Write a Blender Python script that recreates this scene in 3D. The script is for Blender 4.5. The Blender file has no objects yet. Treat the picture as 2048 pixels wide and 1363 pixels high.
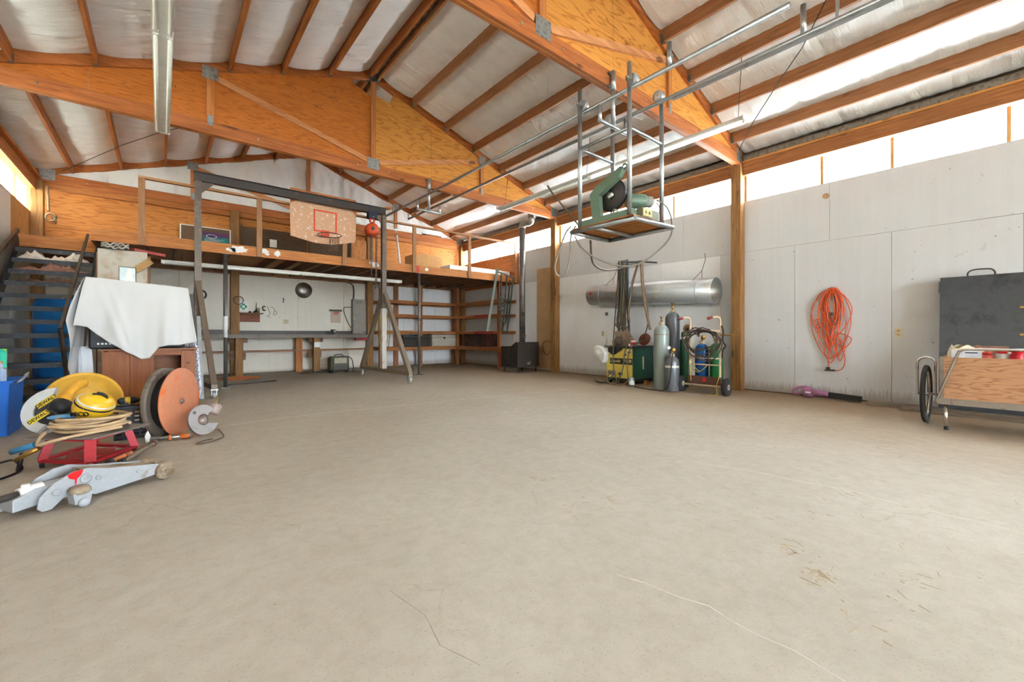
import bpy, math, random
from mathutils import Matrix, Vector
random.seed(7)
R = random.Random(11)
SC = bpy.context.scene
COL = SC.collection
# ------------------------------------------------------------------ camera
F, H, HOR = 845.0, 1.02, 667.0                   # focal length in px of the 2048 frame, eye height, horizon row
A = math.atan((1024 - 323) / F)
cam = bpy.data.cameras.new('camera'); camo = bpy.data.objects.new('camera', cam); COL.objects.link(camo)
cam.sensor_width = 36.0; cam.lens = F / 2048 * 36.0
cam.shift_y = -(681.5 - HOR) / 2048
cam.clip_end = 300; cam.clip_start = 0.02
camo.location = (0, 0, H); camo.rotation_euler = (math.pi / 2, 0, -A)
SC.camera = camo
# ------------------------------------------------------------------ light
SC.view_settings.view_transform = 'Standard'; SC.view_settings.look = 'None'
SC.view_settings.gamma = 1.0; SC.view_settings.use_curve_mapping = False
SC.view_settings.exposure = 1.70
W = bpy.data.worlds.new('sky'); SC.world = W; W.use_nodes = True
bg = W.node_tree.nodes['Background']; bg.inputs[0].default_value = (0.735, 0.88, 1.0, 1); bg.inputs[1].default_value = 13.5
sun = bpy.data.lights.new('sun', 'SUN'); sun.energy = 11.0; sun.angle = 0.02; sun.color = (0.96, 0.98, 1.0)
suno = bpy.data.objects.new('sun', sun); COL.objects.link(suno)
suno.rotation_euler = Vector((-0.72, 0.34, -0.60)).to_track_quat('-Z', 'Y').to_euler()   # sun on the right side of the building and the open doors behind the camera
SC.cycles.max_bounces = 5; SC.cycles.diffuse_bounces = 4; SC.cycles.glossy_bounces = 2
SC.cycles.transmission_bounces = 3; SC.cycles.transparent_max_bounces = 4; SC.cycles.caustics_reflective = False; SC.cycles.caustics_refractive = False
SC.cycles.use_adaptive_sampling = True; SC.cycles.adaptive_threshold = 0.12; SC.cycles.adaptive_min_samples = 16
SC.cycles.sample_clamp_indirect = 8.0
SC.cycles.use_denoising = True
# ------------------------------------------------------------------ measuring helpers (pixel of the photograph on a known real plane)
_fx, _fy, _rx, _ry = math.sin(A), math.cos(A), math.cos(A), -math.sin(A)
def ray(u, v):
    r = (u - 1024) / F; return (_fx + r * _rx, _fy + r * _ry, (HOR - v) / F)
def onX(u, v, X): d = ray(u, v); t = X / d[0]; return Vector((X, t * d[1], H + t * d[2]))
def onY(u, v, Y): d = ray(u, v); t = Y / d[1]; return Vector((t * d[0], Y, H + t * d[2]))
def at(u, v, dep): d = ray(u, v); return Vector((dep * d[0], dep * d[1], H + dep * d[2]))     # at a known depth
def onZ(u, v, Z=0): d = ray(u, v); t = (Z - H) / d[2]; return Vector((t * d[0], t * d[1], Z))
# ------------------------------------------------------------------ materials
def lin(c):
    return tuple(((x / 255) / 12.92 if x / 255 <= 0.04045 else ((x / 255 + 0.055) / 1.055) ** 2.4) for x in c)
_M = {}
def nodes(name):
    m = bpy.data.materials.new(name); m.use_nodes = True
    nt = m.node_tree; b = nt.nodes['Principled BSDF']; return m, nt, b
def N(nt, t, **kw):
    n = nt.nodes.new(t)
    for k, v in kw.items(): setattr(n, k, v)
    return n
def coords(nt, scale, kind='Object'):
    tc = N(nt, 'ShaderNodeTexCoord'); mp = N(nt, 'ShaderNodeMapping'); mp.inputs['Scale'].default_value = scale
    nt.links.new(tc.outputs[kind], mp.inputs[0]); return mp.outputs[0]
def noise(nt, vec, scale, detail=4, rough=0.6, dist=0.0):
    n = N(nt, 'ShaderNodeTexNoise'); n.inputs['Scale'].default_value = scale; n.inputs['Detail'].default_value = min(detail, 4)
    n.inputs['Roughness'].default_value = rough; n.inputs['Distortion'].default_value = dist
    nt.links.new(vec, n.inputs['Vector']); return n.outputs['Fac']
def ramp(nt, fac, stops):
    r = N(nt, 'ShaderNodeValToRGB'); e = r.color_ramp.elements
    while len(e) < len(stops): e.new(0.5)
    for i, (p, c) in enumerate(stops): e[i].position = p; e[i].color = (*c, 1)
    nt.links.new(fac, r.inputs[0]); return r.outputs[0]
def mixc(nt, fac, a, b, mode='MIX'):
    m = N(nt, 'ShaderNodeMix', data_type='RGBA', blend_type=mode)
    for s, x in ((0, fac), (6, a), (7, b)):
        if isinstance(x, (int, float)): m.inputs[s].default_value = x
        elif isinstance(x, tuple): m.inputs[s].default_value = (*x, 1)
        else: nt.links.new(x, m.inputs[s])
    return m.outputs[2]
def bump(nt, b, h, strength=0.2, dist=0.01):
    n = N(nt, 'ShaderNodeBump'); n.inputs['Strength'].default_value = strength; n.inputs['Distance'].default_value = dist
    nt.links.new(h, n.inputs['Height']); nt.links.new(n.outputs[0], b.inputs['Normal'])
def plain(name, c, rough=0.6, metal=0.0, var=0.10, scale=9.0, spec=0.4):
    """painted / plastic / cloth surface with a little uneven tone"""
    if name in _M: return _M[name]
    m, nt, b = nodes(name); c = lin(c)
    f = noise(nt, coords(nt, (1, 1, 1)), scale, 5)
    d = tuple(x * (1 - var * 2.2) for x in c); l = tuple(min(1, x * (1 + var)) for x in c)
    nt.links.new(ramp(nt, f, [(0.3, d), (0.65, l)]), b.inputs['Base Color'])
    b.inputs['Roughness'].default_value = rough; b.inputs['Metallic'].default_value = metal
    b.inputs['Specular IOR Level'].default_value = spec
    _M[name] = m; return m
def worn(name, c, c2, amount=0.45, rough=0.55, metal=0.0, scale=7.0):
    """paint or metal with patches of a second colour (rust, wear, dust)"""
    if name in _M: return _M[name]
    m, nt, b = nodes(name); v = coords(nt, (1, 1, 1))
    f = noise(nt, v, scale, 8, 0.68); g = noise(nt, v, scale * 5, 4)
    base = mixc(nt, g, tuple(x * 0.82 for x in lin(c)), tuple(min(1, x * 1.1) for x in lin(c)))
    k = ramp(nt, f, [(1 - amount - 0.06, (0, 0, 0)), (1 - amount + 0.08, (1, 1, 1))])
    nt.links.new(mixc(nt, k, base, lin(c2)), b.inputs['Base Color'])
    b.inputs['Roughness'].default_value = rough; b.inputs['Metallic'].default_value = metal
    bump(nt, b, f, 0.12, 0.004)
    _M[name] = m; return m
def wood(name, c, c2, axis='y', scale=1.0, rough=0.6, knots=True):
    """sawn timber: fine grain along one axis, slow tone changes, sparse knots"""
    key = name + '_' + axis
    if key in _M: return _M[key]
    m, nt, b = nodes(key)
    s = {'x': (1, 14, 14), 'y': (14, 1, 14), 'z': (14, 14, 1)}[axis]
    v = coords(nt, tuple(q * scale for q in s))
    g = noise(nt, v, 2.2, 6, 0.62, 0.6); v2 = coords(nt, (1, 1, 1)); t = noise(nt, v2, 1.3, 3)
    k = {'x': (.35, 1, 1), 'y': (1, .35, 1), 'z': (1, 1, .35)}[axis]
    kn = noise(nt, coords(nt, k), 7.0, 1, 0.3)
    base = ramp(nt, g, [(0.32, lin(c2)), (0.62, lin(c))])
    base = mixc(nt, ramp(nt, t, [(0.35, (0.0,) * 3), (0.7, (0.55,) * 3)]), base, tuple(x * 0.66 for x in lin(c)))
    if knots:
        base = mixc(nt, ramp(nt, kn, [(0.74, (0, 0, 0)), (0.80, (0.8, 0.8, 0.8))]), base, tuple(x * 0.25 for x in lin(c2)))
    nt.links.new(base, b.inputs['Base Color']); b.inputs['Roughness'].default_value = rough
    b.inputs['Specular IOR Level'].default_value = 0.3
    bump(nt, b, g, 0.15, 0.004)
    _M[key] = m; return m
def plywood(name, c, c2, axis='x', scale=1.0, rough=0.6, dark=0.45):
    """rotary cut sheet: wandering cathedral grain"""
    key = name + '_' + axis
    if key in _M: return _M[key]
    m, nt, b = nodes(key)
    s = {'x': (0.35, 2.6, 2.6), 'y': (2.6, 0.35, 2.6), 'z': (2.6, 2.6, 0.35)}[axis]
    v = coords(nt, tuple(q * scale for q in s))
    n = N(nt, 'ShaderNodeTexNoise'); n.inputs['Scale'].default_value = 1.6; n.inputs['Detail'].default_value = 3
    nt.links.new(v, n.inputs['Vector'])
    mu = N(nt, 'ShaderNodeMath', operation='MULTIPLY'); mu.inputs[1].default_value = 26; nt.links.new(n.outputs['Fac'], mu.inputs[0])
    fr = N(nt, 'ShaderNodeMath', operation='PINGPONG'); fr.inputs[1].default_value = 1.0; nt.links.new(mu.outputs[0], fr.inputs[0])
    s2 = {'x': (1, 22, 22), 'y': (22, 1, 22), 'z': (22, 22, 1)}[axis]
    fine = noise(nt, coords(nt, tuple(q * scale for q in s2)), 2.0, 5)
    base = ramp(nt, fr.outputs[0], [(0.0, lin(c2)), (0.45, lin(c)), (1.0, lin(c))])
    base = mixc(nt, ramp(nt, fine, [(0.3, (0, 0, 0)), (0.7, (dark,) * 3)]), base, tuple(x * 0.72 for x in lin(c)))
    nt.links.new(base, b.inputs['Base Color']); b.inputs['Roughness'].default_value = rough
    b.inputs['Specular IOR Level'].default_value = 0.3
    bump(nt, b, fine, 0.1, 0.003)
    _M[key] = m; return m
def painted_wall(name, c, dirt, stain_h=0.28):
    """white paint on plywood: faint vertical grain, scuffs, nail specks, splashed dirt along the floor"""
    if name in _M: return _M[name]
    m, nt, b = nodes(name); c = lin(c); d = lin(dirt)
    tc = N(nt, 'ShaderNodeNewGeometry'); mp = N(nt, 'ShaderNodeMapping'); nt.links.new(tc.outputs['Position'], mp.inputs[0])
    P = mp.outputs[0]
    gm = N(nt, 'ShaderNodeMapping'); gm.inputs['Scale'].default_value = (9, 9, 0.5); nt.links.new(tc.outputs['Position'], gm.inputs[0])
    grain = noise(nt, gm.outputs[0], 1.6, 5, 0.6, 0.4); blot = noise(nt, P, 0.9, 6, 0.6); spk = noise(nt, P, 16, 2, 0.5); scf = noise(nt, P, 4.0, 8, 0.75)
    base = ramp(nt, grain, [(0.25, tuple(x * 0.95 for x in c)), (0.6, c)])
    base = mixc(nt, ramp(nt, blot, [(0.42, (0, 0, 0)), (0.72, (0.5, 0.5, 0.5))]), base, tuple(x * 0.75 + y * 0.25 for x, y in zip(c, d)))
    base = mixc(nt, ramp(nt, spk, [(0.74, (0, 0, 0)), (0.78, (0.75, 0.75, 0.75))]), base, tuple(x * 0.55 for x in d))
    base = mixc(nt, ramp(nt, scf, [(0.66, (0, 0, 0)), (0.74, (0.45, 0.45, 0.45))]), base, d)
    sp = N(nt, 'ShaderNodeSeparateXYZ'); nt.links.new(P, sp.inputs[0])
    wig = noise(nt, gm.outputs[0], 5.0, 6, 0.7)
    ad = N(nt, 'ShaderNodeMath', operation='MULTIPLY_ADD'); nt.links.new(wig, ad.inputs[0]); ad.inputs[1].default_value = stain_h * 1.5
    neg = N(nt, 'ShaderNodeMath', operation='MULTIPLY'); nt.links.new(sp.outputs['Z'], neg.inputs[0]); neg.inputs[1].default_value = -1.0
    nt.links.new(neg.outputs[0], ad.inputs[2])
    base = mixc(nt, ramp(nt, ad.outputs[0], [(0.02, (0, 0, 0)), (0.13, (0.7, 0.7, 0.7))]), base, d)
    nt.links.new(base, b.inputs['Base Color']); b.inputs['Roughness'].default_value = 0.62
    bump(nt, b, grain, 0.04, 0.002)
    _M[name] = m; return m
def emis(name, c, s):
    if name in _M: return _M[name]
    m, nt, b = nodes(name); b.inputs['Base Color'].default_value = (*lin(c), 1)
    b.inputs['Emission Color'].default_value = (*lin(c), 1); b.inputs['Emission Strength'].default_value = s
    _M[name] = m; return m
# frequently used
ORANGE = ((196, 126, 68), (150, 84, 38))
def timber(axis): return wood('timber', *ORANGE, axis)
def timber_dull(axis): return wood('timber_dull', (158, 112, 76), (118, 78, 48), axis)
def timber_dark(axis): return wood('timber_dark', (146, 108, 78), (100, 72, 50), axis)
def post_wood(axis='z'): return wood('post_wood', (164, 118, 68), (116, 80, 44), axis)
def orange_ply(axis): return plywood('orange_ply', (218, 148, 66), (180, 108, 42), axis)
GALV = lambda: worn('galvanised', (178, 184, 186), (148, 152, 152), 0.4, 0.34, 0.85, 11)
DKSTEEL = lambda: worn('dark_steel', (72, 66, 62), (104, 88, 74), 0.35, 0.5, 0.5, 6)
BLACK = lambda: plain('black_plastic', (32, 32, 34), 0.5)
RUBBER = lambda: plain('rubber', (52, 50, 48), 0.8)
CHROME = lambda: plain('chrome', (205, 202, 196), 0.22, 1.0, 0.05)
WHITE = lambda: plain('white_enamel', (232, 230, 224), 0.4, 0, 0.04)
BRASS = lambda: plain('brass', (178, 140, 72), 0.35, 0.9)
# ------------------------------------------------------------------ mesh building
ORG = {}
class MB:
    def __init__(s, M=None): s.v = []; s.f = []; s.M = M; s.smooth = []
    def add(s, vs, fs, smooth=False):
        o = len(s.v)
        for p in vs:
            p = Vector(p); s.v.append(s.M @ p if s.M else p)
        for q in fs: s.f.append(tuple(i + o for i in q)); s.smooth.append(smooth)
        return s
    def box(s, a, b, M=None):
        vs = [Vector((x, y, z)) for z in (a[2], b[2]) for y in (a[1], b[1]) for x in (a[0], b[0])]
        if M: vs = [M @ p for p in vs]
        return s.add(vs, [(0, 2, 3, 1), (4, 5, 7, 6), (0, 1, 5, 4), (2, 6, 7, 3), (0, 4, 6, 2), (1, 3, 7, 5)])
    def cbox(s, c, d, rz=0, M=None):
        m = Matrix.Translation(c) @ Matrix.Rotation(rz, 4, 'Z')
        if M: m = m @ M
        return s.box([-x / 2 for x in d], [x / 2 for x in d], m)
    def bbox_bev(s, a, b, r):
        """box with chamfered edges"""
        x0, y0, z0 = a; x1, y1, z1 = b; vs = []; idx = {}
        for i, X in enumerate((x0, x1)):
            for j, Y in enumerate((y0, y1)):
                for k, Z in enumerate((z0, z1)):
                    sx, sy, sz = (1 - 2 * i) * r, (1 - 2 * j) * r, (1 - 2 * k) * r
                    for n, p in enumerate(((X, Y + sy, Z + sz), (X + sx, Y, Z + sz), (X + sx, Y + sy, Z))):
                        idx[(i, j, k, n)] = len(vs); vs.append(p)
        g = lambda *a: idx[a]; fs = []
        for i in (0, 1): fs.append((g(i, 0, 0, 0), g(i, 1, 0, 0), g(i, 1, 1, 0), g(i, 0, 1, 0)))
        for j in (0, 1): fs.append((g(0, j, 0, 1), g(1, j, 0, 1), g(1, j, 1, 1), g(0, j, 1, 1)))
        for k in (0, 1): fs.append((g(0, 0, k, 2), g(1, 0, k, 2), g(1, 1, k, 2), g(0, 1, k, 2)))
        for i in (0, 1):
            for j in (0, 1): fs.append((g(i, j, 0, 0), g(i, j, 0, 1), g(i, j, 1, 1), g(i, j, 1, 0)))
            for k in (0, 1): fs.append((g(i, 0, k, 0), g(i, 0, k, 2), g(i, 1, k, 2), g(i, 1, k, 0)))
        for j in (0, 1):
            for k in (0, 1): fs.append((g(0, j, k, 1), g(0, j, k, 2), g(1, j, k, 2), g(1, j, k, 1)))
        for i in (0, 1):
            for j in (0, 1):
                for k in (0, 1): fs.append((g(i, j, k, 0), g(i, j, k, 1), g(i, j, k, 2)))
        return s.add(vs, fs)
    def bar(s, p, q, w, h, up=(0, 0, 1)):
        """rectangular bar from p to q, w wide, h high (h along up)"""
        p, q = Vector(p), Vector(q); d = (q - p).normalized(); up = Vector(up)
        if abs(d.dot(up)) > 0.99: up = Vector((0, 1, 0)) if abs(d.y) < 0.9 else Vector((1, 0, 0))
        sd = d.cross(up).normalized(); u = sd.cross(d).normalized()
        vs = [e + sd * (a * w / 2) + u * (b * h / 2) for e in (p, q) for a, b in ((-1, -1), (1, -1), (1, 1), (-1, 1))]
        return s.add(vs, [(3, 2, 1, 0), (4, 5, 6, 7), (0, 1, 5, 4), (1, 2, 6, 5), (2, 3, 7, 6), (3, 0, 4, 7)])
    def tube(s, pts, r, n=8, caps=True, r2=None, closed=False):
        pts = [Vector(p) for p in pts]; m = len(pts); rs = r if isinstance(r, (list, tuple)) else [r] * m
        if r2 is not None: rs = [r + (r2 - r) * i / (m - 1) for i in range(m)]
        vs = []; u = None
        for i, p in enumerate(pts):
            if closed: d = (pts[(i + 1) % m] - pts[i - 1])
            else: d = (pts[min(i + 1, m - 1)] - pts[max(i - 1, 0)])
            if d.length < 1e-9: d = Vector((0, 0, 1))
            d.normalize()
            if u is None: u = d.orthogonal().normalized()
            else:
                u = u - d * u.dot(d)
                u = d.orthogonal().normalized() if u.length < 1e-6 else u.normalized()
            w = d.cross(u)
            for k in range(n):
                a = 2 * math.pi * k / n; vs.append(p + (u * math.cos(a) + w * math.sin(a)) * rs[i])
        fs = []
        for i in range(m if closed else m - 1):
            j = (i + 1) % m
            for k in range(n):
                fs.append((i * n + k, i * n + (k + 1) % n, j * n + (k + 1) % n, j * n + k))
        s.add(vs, fs, True)
        if caps and not closed:
            o = len(s.v) - len(vs); s.f.append(tuple(o + k for k in range(n - 1, -1, -1))); s.smooth.append(False)
            s.f.append(tuple(o + (m - 1) * n + k for k in range(n))); s.smooth.append(False)
        return s
    def cyl(s, p, q, r, n=16, r2=None): return s.tube([p, q], r, n, True, r2)
    def lathe(s, prof, c=(0, 0, 0), axis=(0, 0, 1), n=24, flat=False):
        """prof: list of (radius, distance along the axis)"""
        ax = Vector(axis).normalized(); u = ax.orthogonal().normalized(); w = ax.cross(u); c = Vector(c); vs = []; fs = []
        for r, h in prof:
            for k in range(n):
                a = 2 * math.pi * k / n; vs.append(c + ax * h + (u * math.cos(a) + w * math.sin(a)) * r)
        for i in range(len(prof) - 1):
            for k in range(n): fs.append((i * n + k, i * n + (k + 1) % n, (i + 1) * n + (k + 1) % n, (i + 1) * n + k))
        s.add(vs, fs, not flat)
        o = len(s.v) - len(vs)
        if prof[0][0] > 1e-4: s.f.append(tuple(o + k for k in range(n - 1, -1, -1))); s.smooth.append(False)
        if prof[-1][0] > 1e-4: s.f.append(tuple(o + (len(prof) - 1) * n + k for k in range(n))); s.smooth.append(False)
        return s
    def prism(s, poly, t, O, U, V):
        """polygon (u, v) in the frame O, U, V, thickness t along U x V"""
        O, U, V = Vector(O), Vector(U).normalized(), Vector(V).normalized(); W_ = U.cross(V); n = len(poly)
        vs = [O + U * a + V * b for a, b in poly] + [O + U * a + V * b + W_ * t for a, b in poly]
        return s.add(vs, [tuple(range(n - 1, -1, -1)), tuple(range(n, 2 * n))] + [(i, (i + 1) % n, (i + 1) % n + n, i + n) for i in range(n)])
    def ball(s, c, r, n=16, m=10, sq=(1, 1, 1)):
        c = Vector(c); vs = []; fs = []
        for i in range(m + 1):
            t = math.pi * i / m
            for k in range(n):
                a = 2 * math.pi * k / n
                vs.append(c + Vector((r * sq[0] * math.sin(t) * math.cos(a), r * sq[1] * math.sin(t) * math.sin(a), r * sq[2] * math.cos(t))))
        for i in range(m):
            for k in range(n): fs.append((i * n + k, (i + 1) * n + k, (i + 1) * n + (k + 1) % n, i * n + (k + 1) % n))
        return s.add(vs, fs, True)
    def ring(s, c, axis, Rr, r, n=28, k=8, arc=(0, 2 * math.pi)):
        ax = Vector(axis).normalized(); u = ax.orthogonal().normalized(); w = ax.cross(u); c = Vector(c)
        full = abs(arc[1] - arc[0] - 2 * math.pi) < 1e-6
        pts = [c + (u * math.cos(arc[0] + (arc[1] - arc[0]) * i / n) + w * math.sin(arc[0] + (arc[1] - arc[0]) * i / n)) * Rr for i in range(n if full else n + 1)]
        return s.tube(pts, r, k, True, None, full)
    def grid(s, fn, nu, nv, smooth=True):
        vs = [fn(i / nu, j / nv) for j in range(nv + 1) for i in range(nu + 1)]
        return s.add(vs, [(j * (nu + 1) + i, j * (nu + 1) + i + 1, (j + 1) * (nu + 1) + i + 1, (j + 1) * (nu + 1) + i) for j in range(nv) for i in range(nu)], smooth)
    def build(s, name, mat, parent=None, origin=None, bevel=0.0):
        me = bpy.data.meshes.new(name)
        if parent is not None: o = ORG.get(parent.name, Vector())
        elif origin is not None: o = Vector(origin)
        else:
            xs = [p.x for p in s.v]; ys = [p.y for p in s.v]; zs = [p.z for p in s.v]
            o = Vector(((min(xs) + max(xs)) / 2, (min(ys) + max(ys)) / 2, min(zs)))
        me.from_pydata([tuple(p - o) for p in s.v], [], s.f); me.update()
        me.polygons.foreach_set('use_smooth', s.smooth)
        me.materials.append(mat)
        ob = bpy.data.objects.new(name, me); COL.objects.link(ob)
        if parent is not None: ob.parent = parent
        else: ob.location = o
        ORG[ob.name] = o
        if bevel:
            bv = ob.modifiers.new('edge', 'BEVEL'); bv.width = bevel; bv.segments = 2; bv.limit_method = 'ANGLE'; bv.angle_limit = 0.7
        return ob
def tag(o, label=None, cat=None, group=None, kind=None):
    if label: o['label'] = label
    if cat: o['category'] = cat
    if group: o['group'] = group
    if kind: o['kind'] = kind
    return o
def thing(name, label, cat, loc, group=None):
    o = bpy.data.objects.new(name, None); COL.objects.link(o); o.location = loc; o.empty_display_size = 0.05
    ORG[o.name] = Vector(loc); return tag(o, label, cat, group)
def B(a, b): return MB().box(a, b)
def smoothpath(pts, k=6):
    """Catmull-Rom through points"""
    P = [Vector(p) for p in pts]; out = []
    for i in range(len(P) - 1):
        p0, p1, p2, p3 = P[max(i - 1, 0)], P[i], P[i + 1], P[min(i + 2, len(P) - 1)]
        for j in range(k):
            t = j / k
            out.append(0.5 * ((2 * p1) + (p2 - p0) * t + (2 * p0 - 5 * p1 + 4 * p2 - p3) * t * t + (3 * p1 - p0 - 3 * p2 + p3) * t ** 3))
    out.append(P[-1]); return out
def writing(txt, size, O, U, V, mat, parent, name='lettering', depth=0.0006, align='CENTER', fill=0.0, shear=0.0):
    """flat print standing on a surface: O centre, U reading direction, V up"""
    c = bpy.data.curves.new(name, 'FONT'); c.body = txt; c.size = size; c.extrude = depth; c.align_x = align; c.align_y = 'CENTER'; c.resolution_u = 3
    c.shear = shear; c.offset = fill
    t = bpy.data.objects.new(name, c); COL.objects.link(t)
    dg = bpy.context.evaluated_depsgraph_get(); me = bpy.data.meshes.new_from_object(t.evaluated_get(dg))
    bpy.data.objects.remove(t); bpy.data.curves.remove(c)
    U, V = Vector(U).normalized(), Vector(V).normalized(); Wn = U.cross(V); o = ORG.get(parent.name, Vector())
    M = Matrix(((U.x, V.x, Wn.x, O[0] - o.x), (U.y, V.y, Wn.y, O[1] - o.y), (U.z, V.z, Wn.z, O[2] - o.z), (0, 0, 0, 1)))
    me.transform(M); me.materials.clear(); me.materials.append(mat)
    ob = bpy.data.objects.new(name, me); COL.objects.link(ob); ob.parent = parent; ORG[ob.name] = o
    return ob
# ================================================================== THE BUILDING
XR, XL, YB, YF, XC = 8.15, -1.98, 12.6, -10.7, 3.10
TRUSS_Y = (12.5, 7.9, 3.27, -1.38)
def z_pur(d): return 5.855 - 0.342 * d            # underside of the purlins
def z_roof(d): return z_pur(d) + 0.185
ZB0, ZB1 = 4.05, 4.24                             # bottom chord
# ---- floor
def concrete():
    m, nt, b = nodes('concrete'); P = coords(nt, (1, 1, 1))
    a = noise(nt, P, 0.55, 5, 0.62); c = noise(nt, P, 9.0, 7, 0.78); fine = noise(nt, P, 110, 3, 0.7); st = noise(nt, coords(nt, (1.0, 0.25, 1)), 1.6, 7, 0.7, 0.8)
    base = ramp(nt, a, [(0.30, lin((188, 181, 169))), (0.5, lin((195, 188, 176))), (0.7, lin((204, 198, 187)))])
    base = mixc(nt, ramp(nt, c, [(0.40, (0, 0, 0)), (0.80, (0.42, 0.42, 0.42))]), base, lin((156, 145, 130)))
    base = mixc(nt, ramp(nt, st, [(0.55, (0, 0, 0)), (0.75, (0.35, 0.35, 0.35))]), base, lin((208, 202, 191)))
    base = mixc(nt, ramp(nt, fine, [(0.58, (0, 0, 0)), (0.72, (0.55, 0.55, 0.55))]), base, lin((140, 127, 108)))
    v = N(nt, 'ShaderNodeTexVoronoi', feature='DISTANCE_TO_EDGE'); v.inputs['Scale'].default_value = 0.9
    ds = N(nt, 'ShaderNodeVectorMath', operation='ADD'); nz = N(nt, 'ShaderNodeTexNoise'); nz.inputs['Scale'].default_value = 2.2; nz.inputs['Detail'].default_value = 6
    nt.links.new(P, nz.inputs['Vector']); sc = N(nt, 'ShaderNodeVectorMath', operation='SCALE'); sc.inputs['Scale'].default_value = 0.5
    nt.links.new(nz.outputs['Color'], sc.inputs[0]); nt.links.new(P, ds.inputs[0]); nt.links.new(sc.outputs[0], ds.inputs[1]); nt.links.new(ds.outputs[0], v.inputs['Vector'])
    pat = noise(nt, P, 0.8, 3)
    cr = ramp(nt, v.outputs['Distance'], [(0.0, (1, 1, 1)), (0.005, (0, 0, 0))])
    cr = mixc(nt, 1.0, cr, ramp(nt, pat, [(0.52, (0, 0, 0)), (0.62, (0.34, 0.34, 0.34))]), 'MULTIPLY')
    base = mixc(nt, cr, base, lin((118, 104, 88)))
    # brown dirt to the right and back, colour deepened to dim the over-lit floor
    sx_ = N(nt, 'ShaderNodeSeparateXYZ'); nt.links.new(P, sx_.inputs[0])
    def dirt(sock, lo, hi, k):
        mr = N(nt, 'ShaderNodeMapRange', interpolation_type='SMOOTHSTEP'); mr.inputs[1].default_value = lo; mr.inputs[2].default_value = hi; nt.links.new(sock, mr.inputs[0])
        mu = N(nt, 'ShaderNodeMath', operation='MULTIPLY'); nt.links.new(mr.outputs[0], mu.inputs[0])
        nt.links.new(ramp(nt, noise(nt, P, 0.7, 7, 0.55), [(0.3, (k * 0.7,) * 3), (0.65, (k,) * 3)]), mu.inputs[1]); return mu.outputs[0]
    base = mixc(nt, dirt(sx_.outputs['X'], 0.2, 4.0, 0.92), base, lin((150, 128, 100)))
    base = mixc(nt, dirt(sx_.outputs['Y'], -1.5, 4.5, 0.55), base, lin((146, 130, 106)))
    nt.links.new(base, b.inputs['Base Color'])
    nt.links.new(ramp(nt, c, [(0.3, (0.62,) * 3), (0.7, (0.88,) * 3)]), b.inputs['Roughness'])
    b.inputs['Specular IOR Level'].default_value = 0.25
    bump(nt, b, c, 0.10, 0.004); return m
tag(B((XL - 0.2, YF - 0.1, -0.12), (XR + 0.2, YB + 0.2, 0)).build('floor', concrete()), 'worn pale concrete floor slab of the workshop', None, None, 'structure')
fl = bpy.data.objects['floor']
jm = plain('joint_filler', (150, 138, 118), 0.8)
jm2 = plain('saw_cut', (232, 225, 210), 0.8)
cr_r = random.Random(21)
def crack(px, w, m, name):
    P = [onZ(u, v) for u, v in px]; pts = []
    for a, b in zip(P, P[1:]):
        n = max(2, int((b - a).length / 0.05))
        for k in range(n): pts.append(a.lerp(b, k / n) + Vector((cr_r.gauss(0, w * 0.7), cr_r.gauss(0, w * 0.7), 0)))
    pts.append(P[-1]); mb = MB()
    for k in range(len(pts) - 1):
        d = (pts[k + 1] - pts[k]).normalized(); s_ = Vector((-d.y, d.x, 0)) * w * (0.4 + 0.6 * cr_r.random())
        mb.add([pts[k] - s_ + Vector((0, 0, 0.0006)), pts[k + 1] - s_ + Vector((0, 0, 0.0006)), pts[k + 1] + s_ + Vector((0, 0, 0.0006)), pts[k] + s_ + Vector((0, 0, 0.0006))], [(0, 1, 2, 3)])
    mb.build(name, m, fl)
crack([(437, 852), (640, 826), (960, 795), (1140, 778)], 0.006, jm2, 'control_joint')
crack([(1232, 1148), (1290, 1166), (1360, 1193), (1420, 1212), (1470, 1245), (1540, 1280), (1590, 1300), (1690, 1362)], 0.0022, jm2, 'floor_crack')
crack([(1400, 925), (1520, 945), (1600, 962), (1690, 978), (1800, 1008), (1900, 1030), (2040, 1062)], 0.003, jm2, 'floor_crack')
crack([(780, 1180), (850, 1230), (880, 1290), (960, 1330)], 0.0012, plain('crack_dark', (120, 106, 90), 0.9), 'floor_crack')
# ---- ground outside the open doors
def gravel():
    m, nt, b = nodes('gravel'); P = coords(nt, (1, 1, 1)); f = noise(nt, P, 14, 6, 0.7)
    nt.links.new(ramp(nt, f, [(0.3, lin((170, 160, 142))), (0.7, lin((214, 206, 190)))]), b.inputs['Base Color']); b.inputs['Roughness'].default_value = 0.9; return m
tag(B((-40, -46, -0.3), (50, YF - 0.1, -0.06)).build('yard_ground', gravel()), 'pale gravel yard outside the open doors', None, None, 'structure')
# ---- walls
WPAINT = painted_wall('white_painted_ply', (203, 202, 202), (146, 130, 114)); WPAINT3 = painted_wall('white_paint_lifted', (232, 231, 231), (150, 134, 118))  # second paint is a whiter zone, lightened further to lift the dim far end
WPAINT2 = painted_wall('white_painted_ply_bench', (230, 220, 204), (126, 108, 90), 0.16)
SHEATH = plain('wall_sheathing', (120, 96, 72), 0.8)
wr = tag(B((XR + 0.014, YF, 0), (XR + 0.12, YB + 0.15, 3.42)).build('wall_right', SHEATH), 'long white painted plywood wall under the clerestory strip', None, None, 'structure')
def panel(a, b, mat, parent, g=0.002, name='plywood_sheet'):
    d = [b[i] - a[i] for i in range(3)]; k = d.index(min(d))
    a2 = [a[i] + (0 if i == k else g) for i in range(3)]; b2 = [b[i] - (0 if i == k else g) for i in range(3)]
    return B(a2, b2).build(name, mat, parent)
OLDPLY = plywood('tan_ply', (186, 128, 70), (150, 98, 50), 'y')
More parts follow.
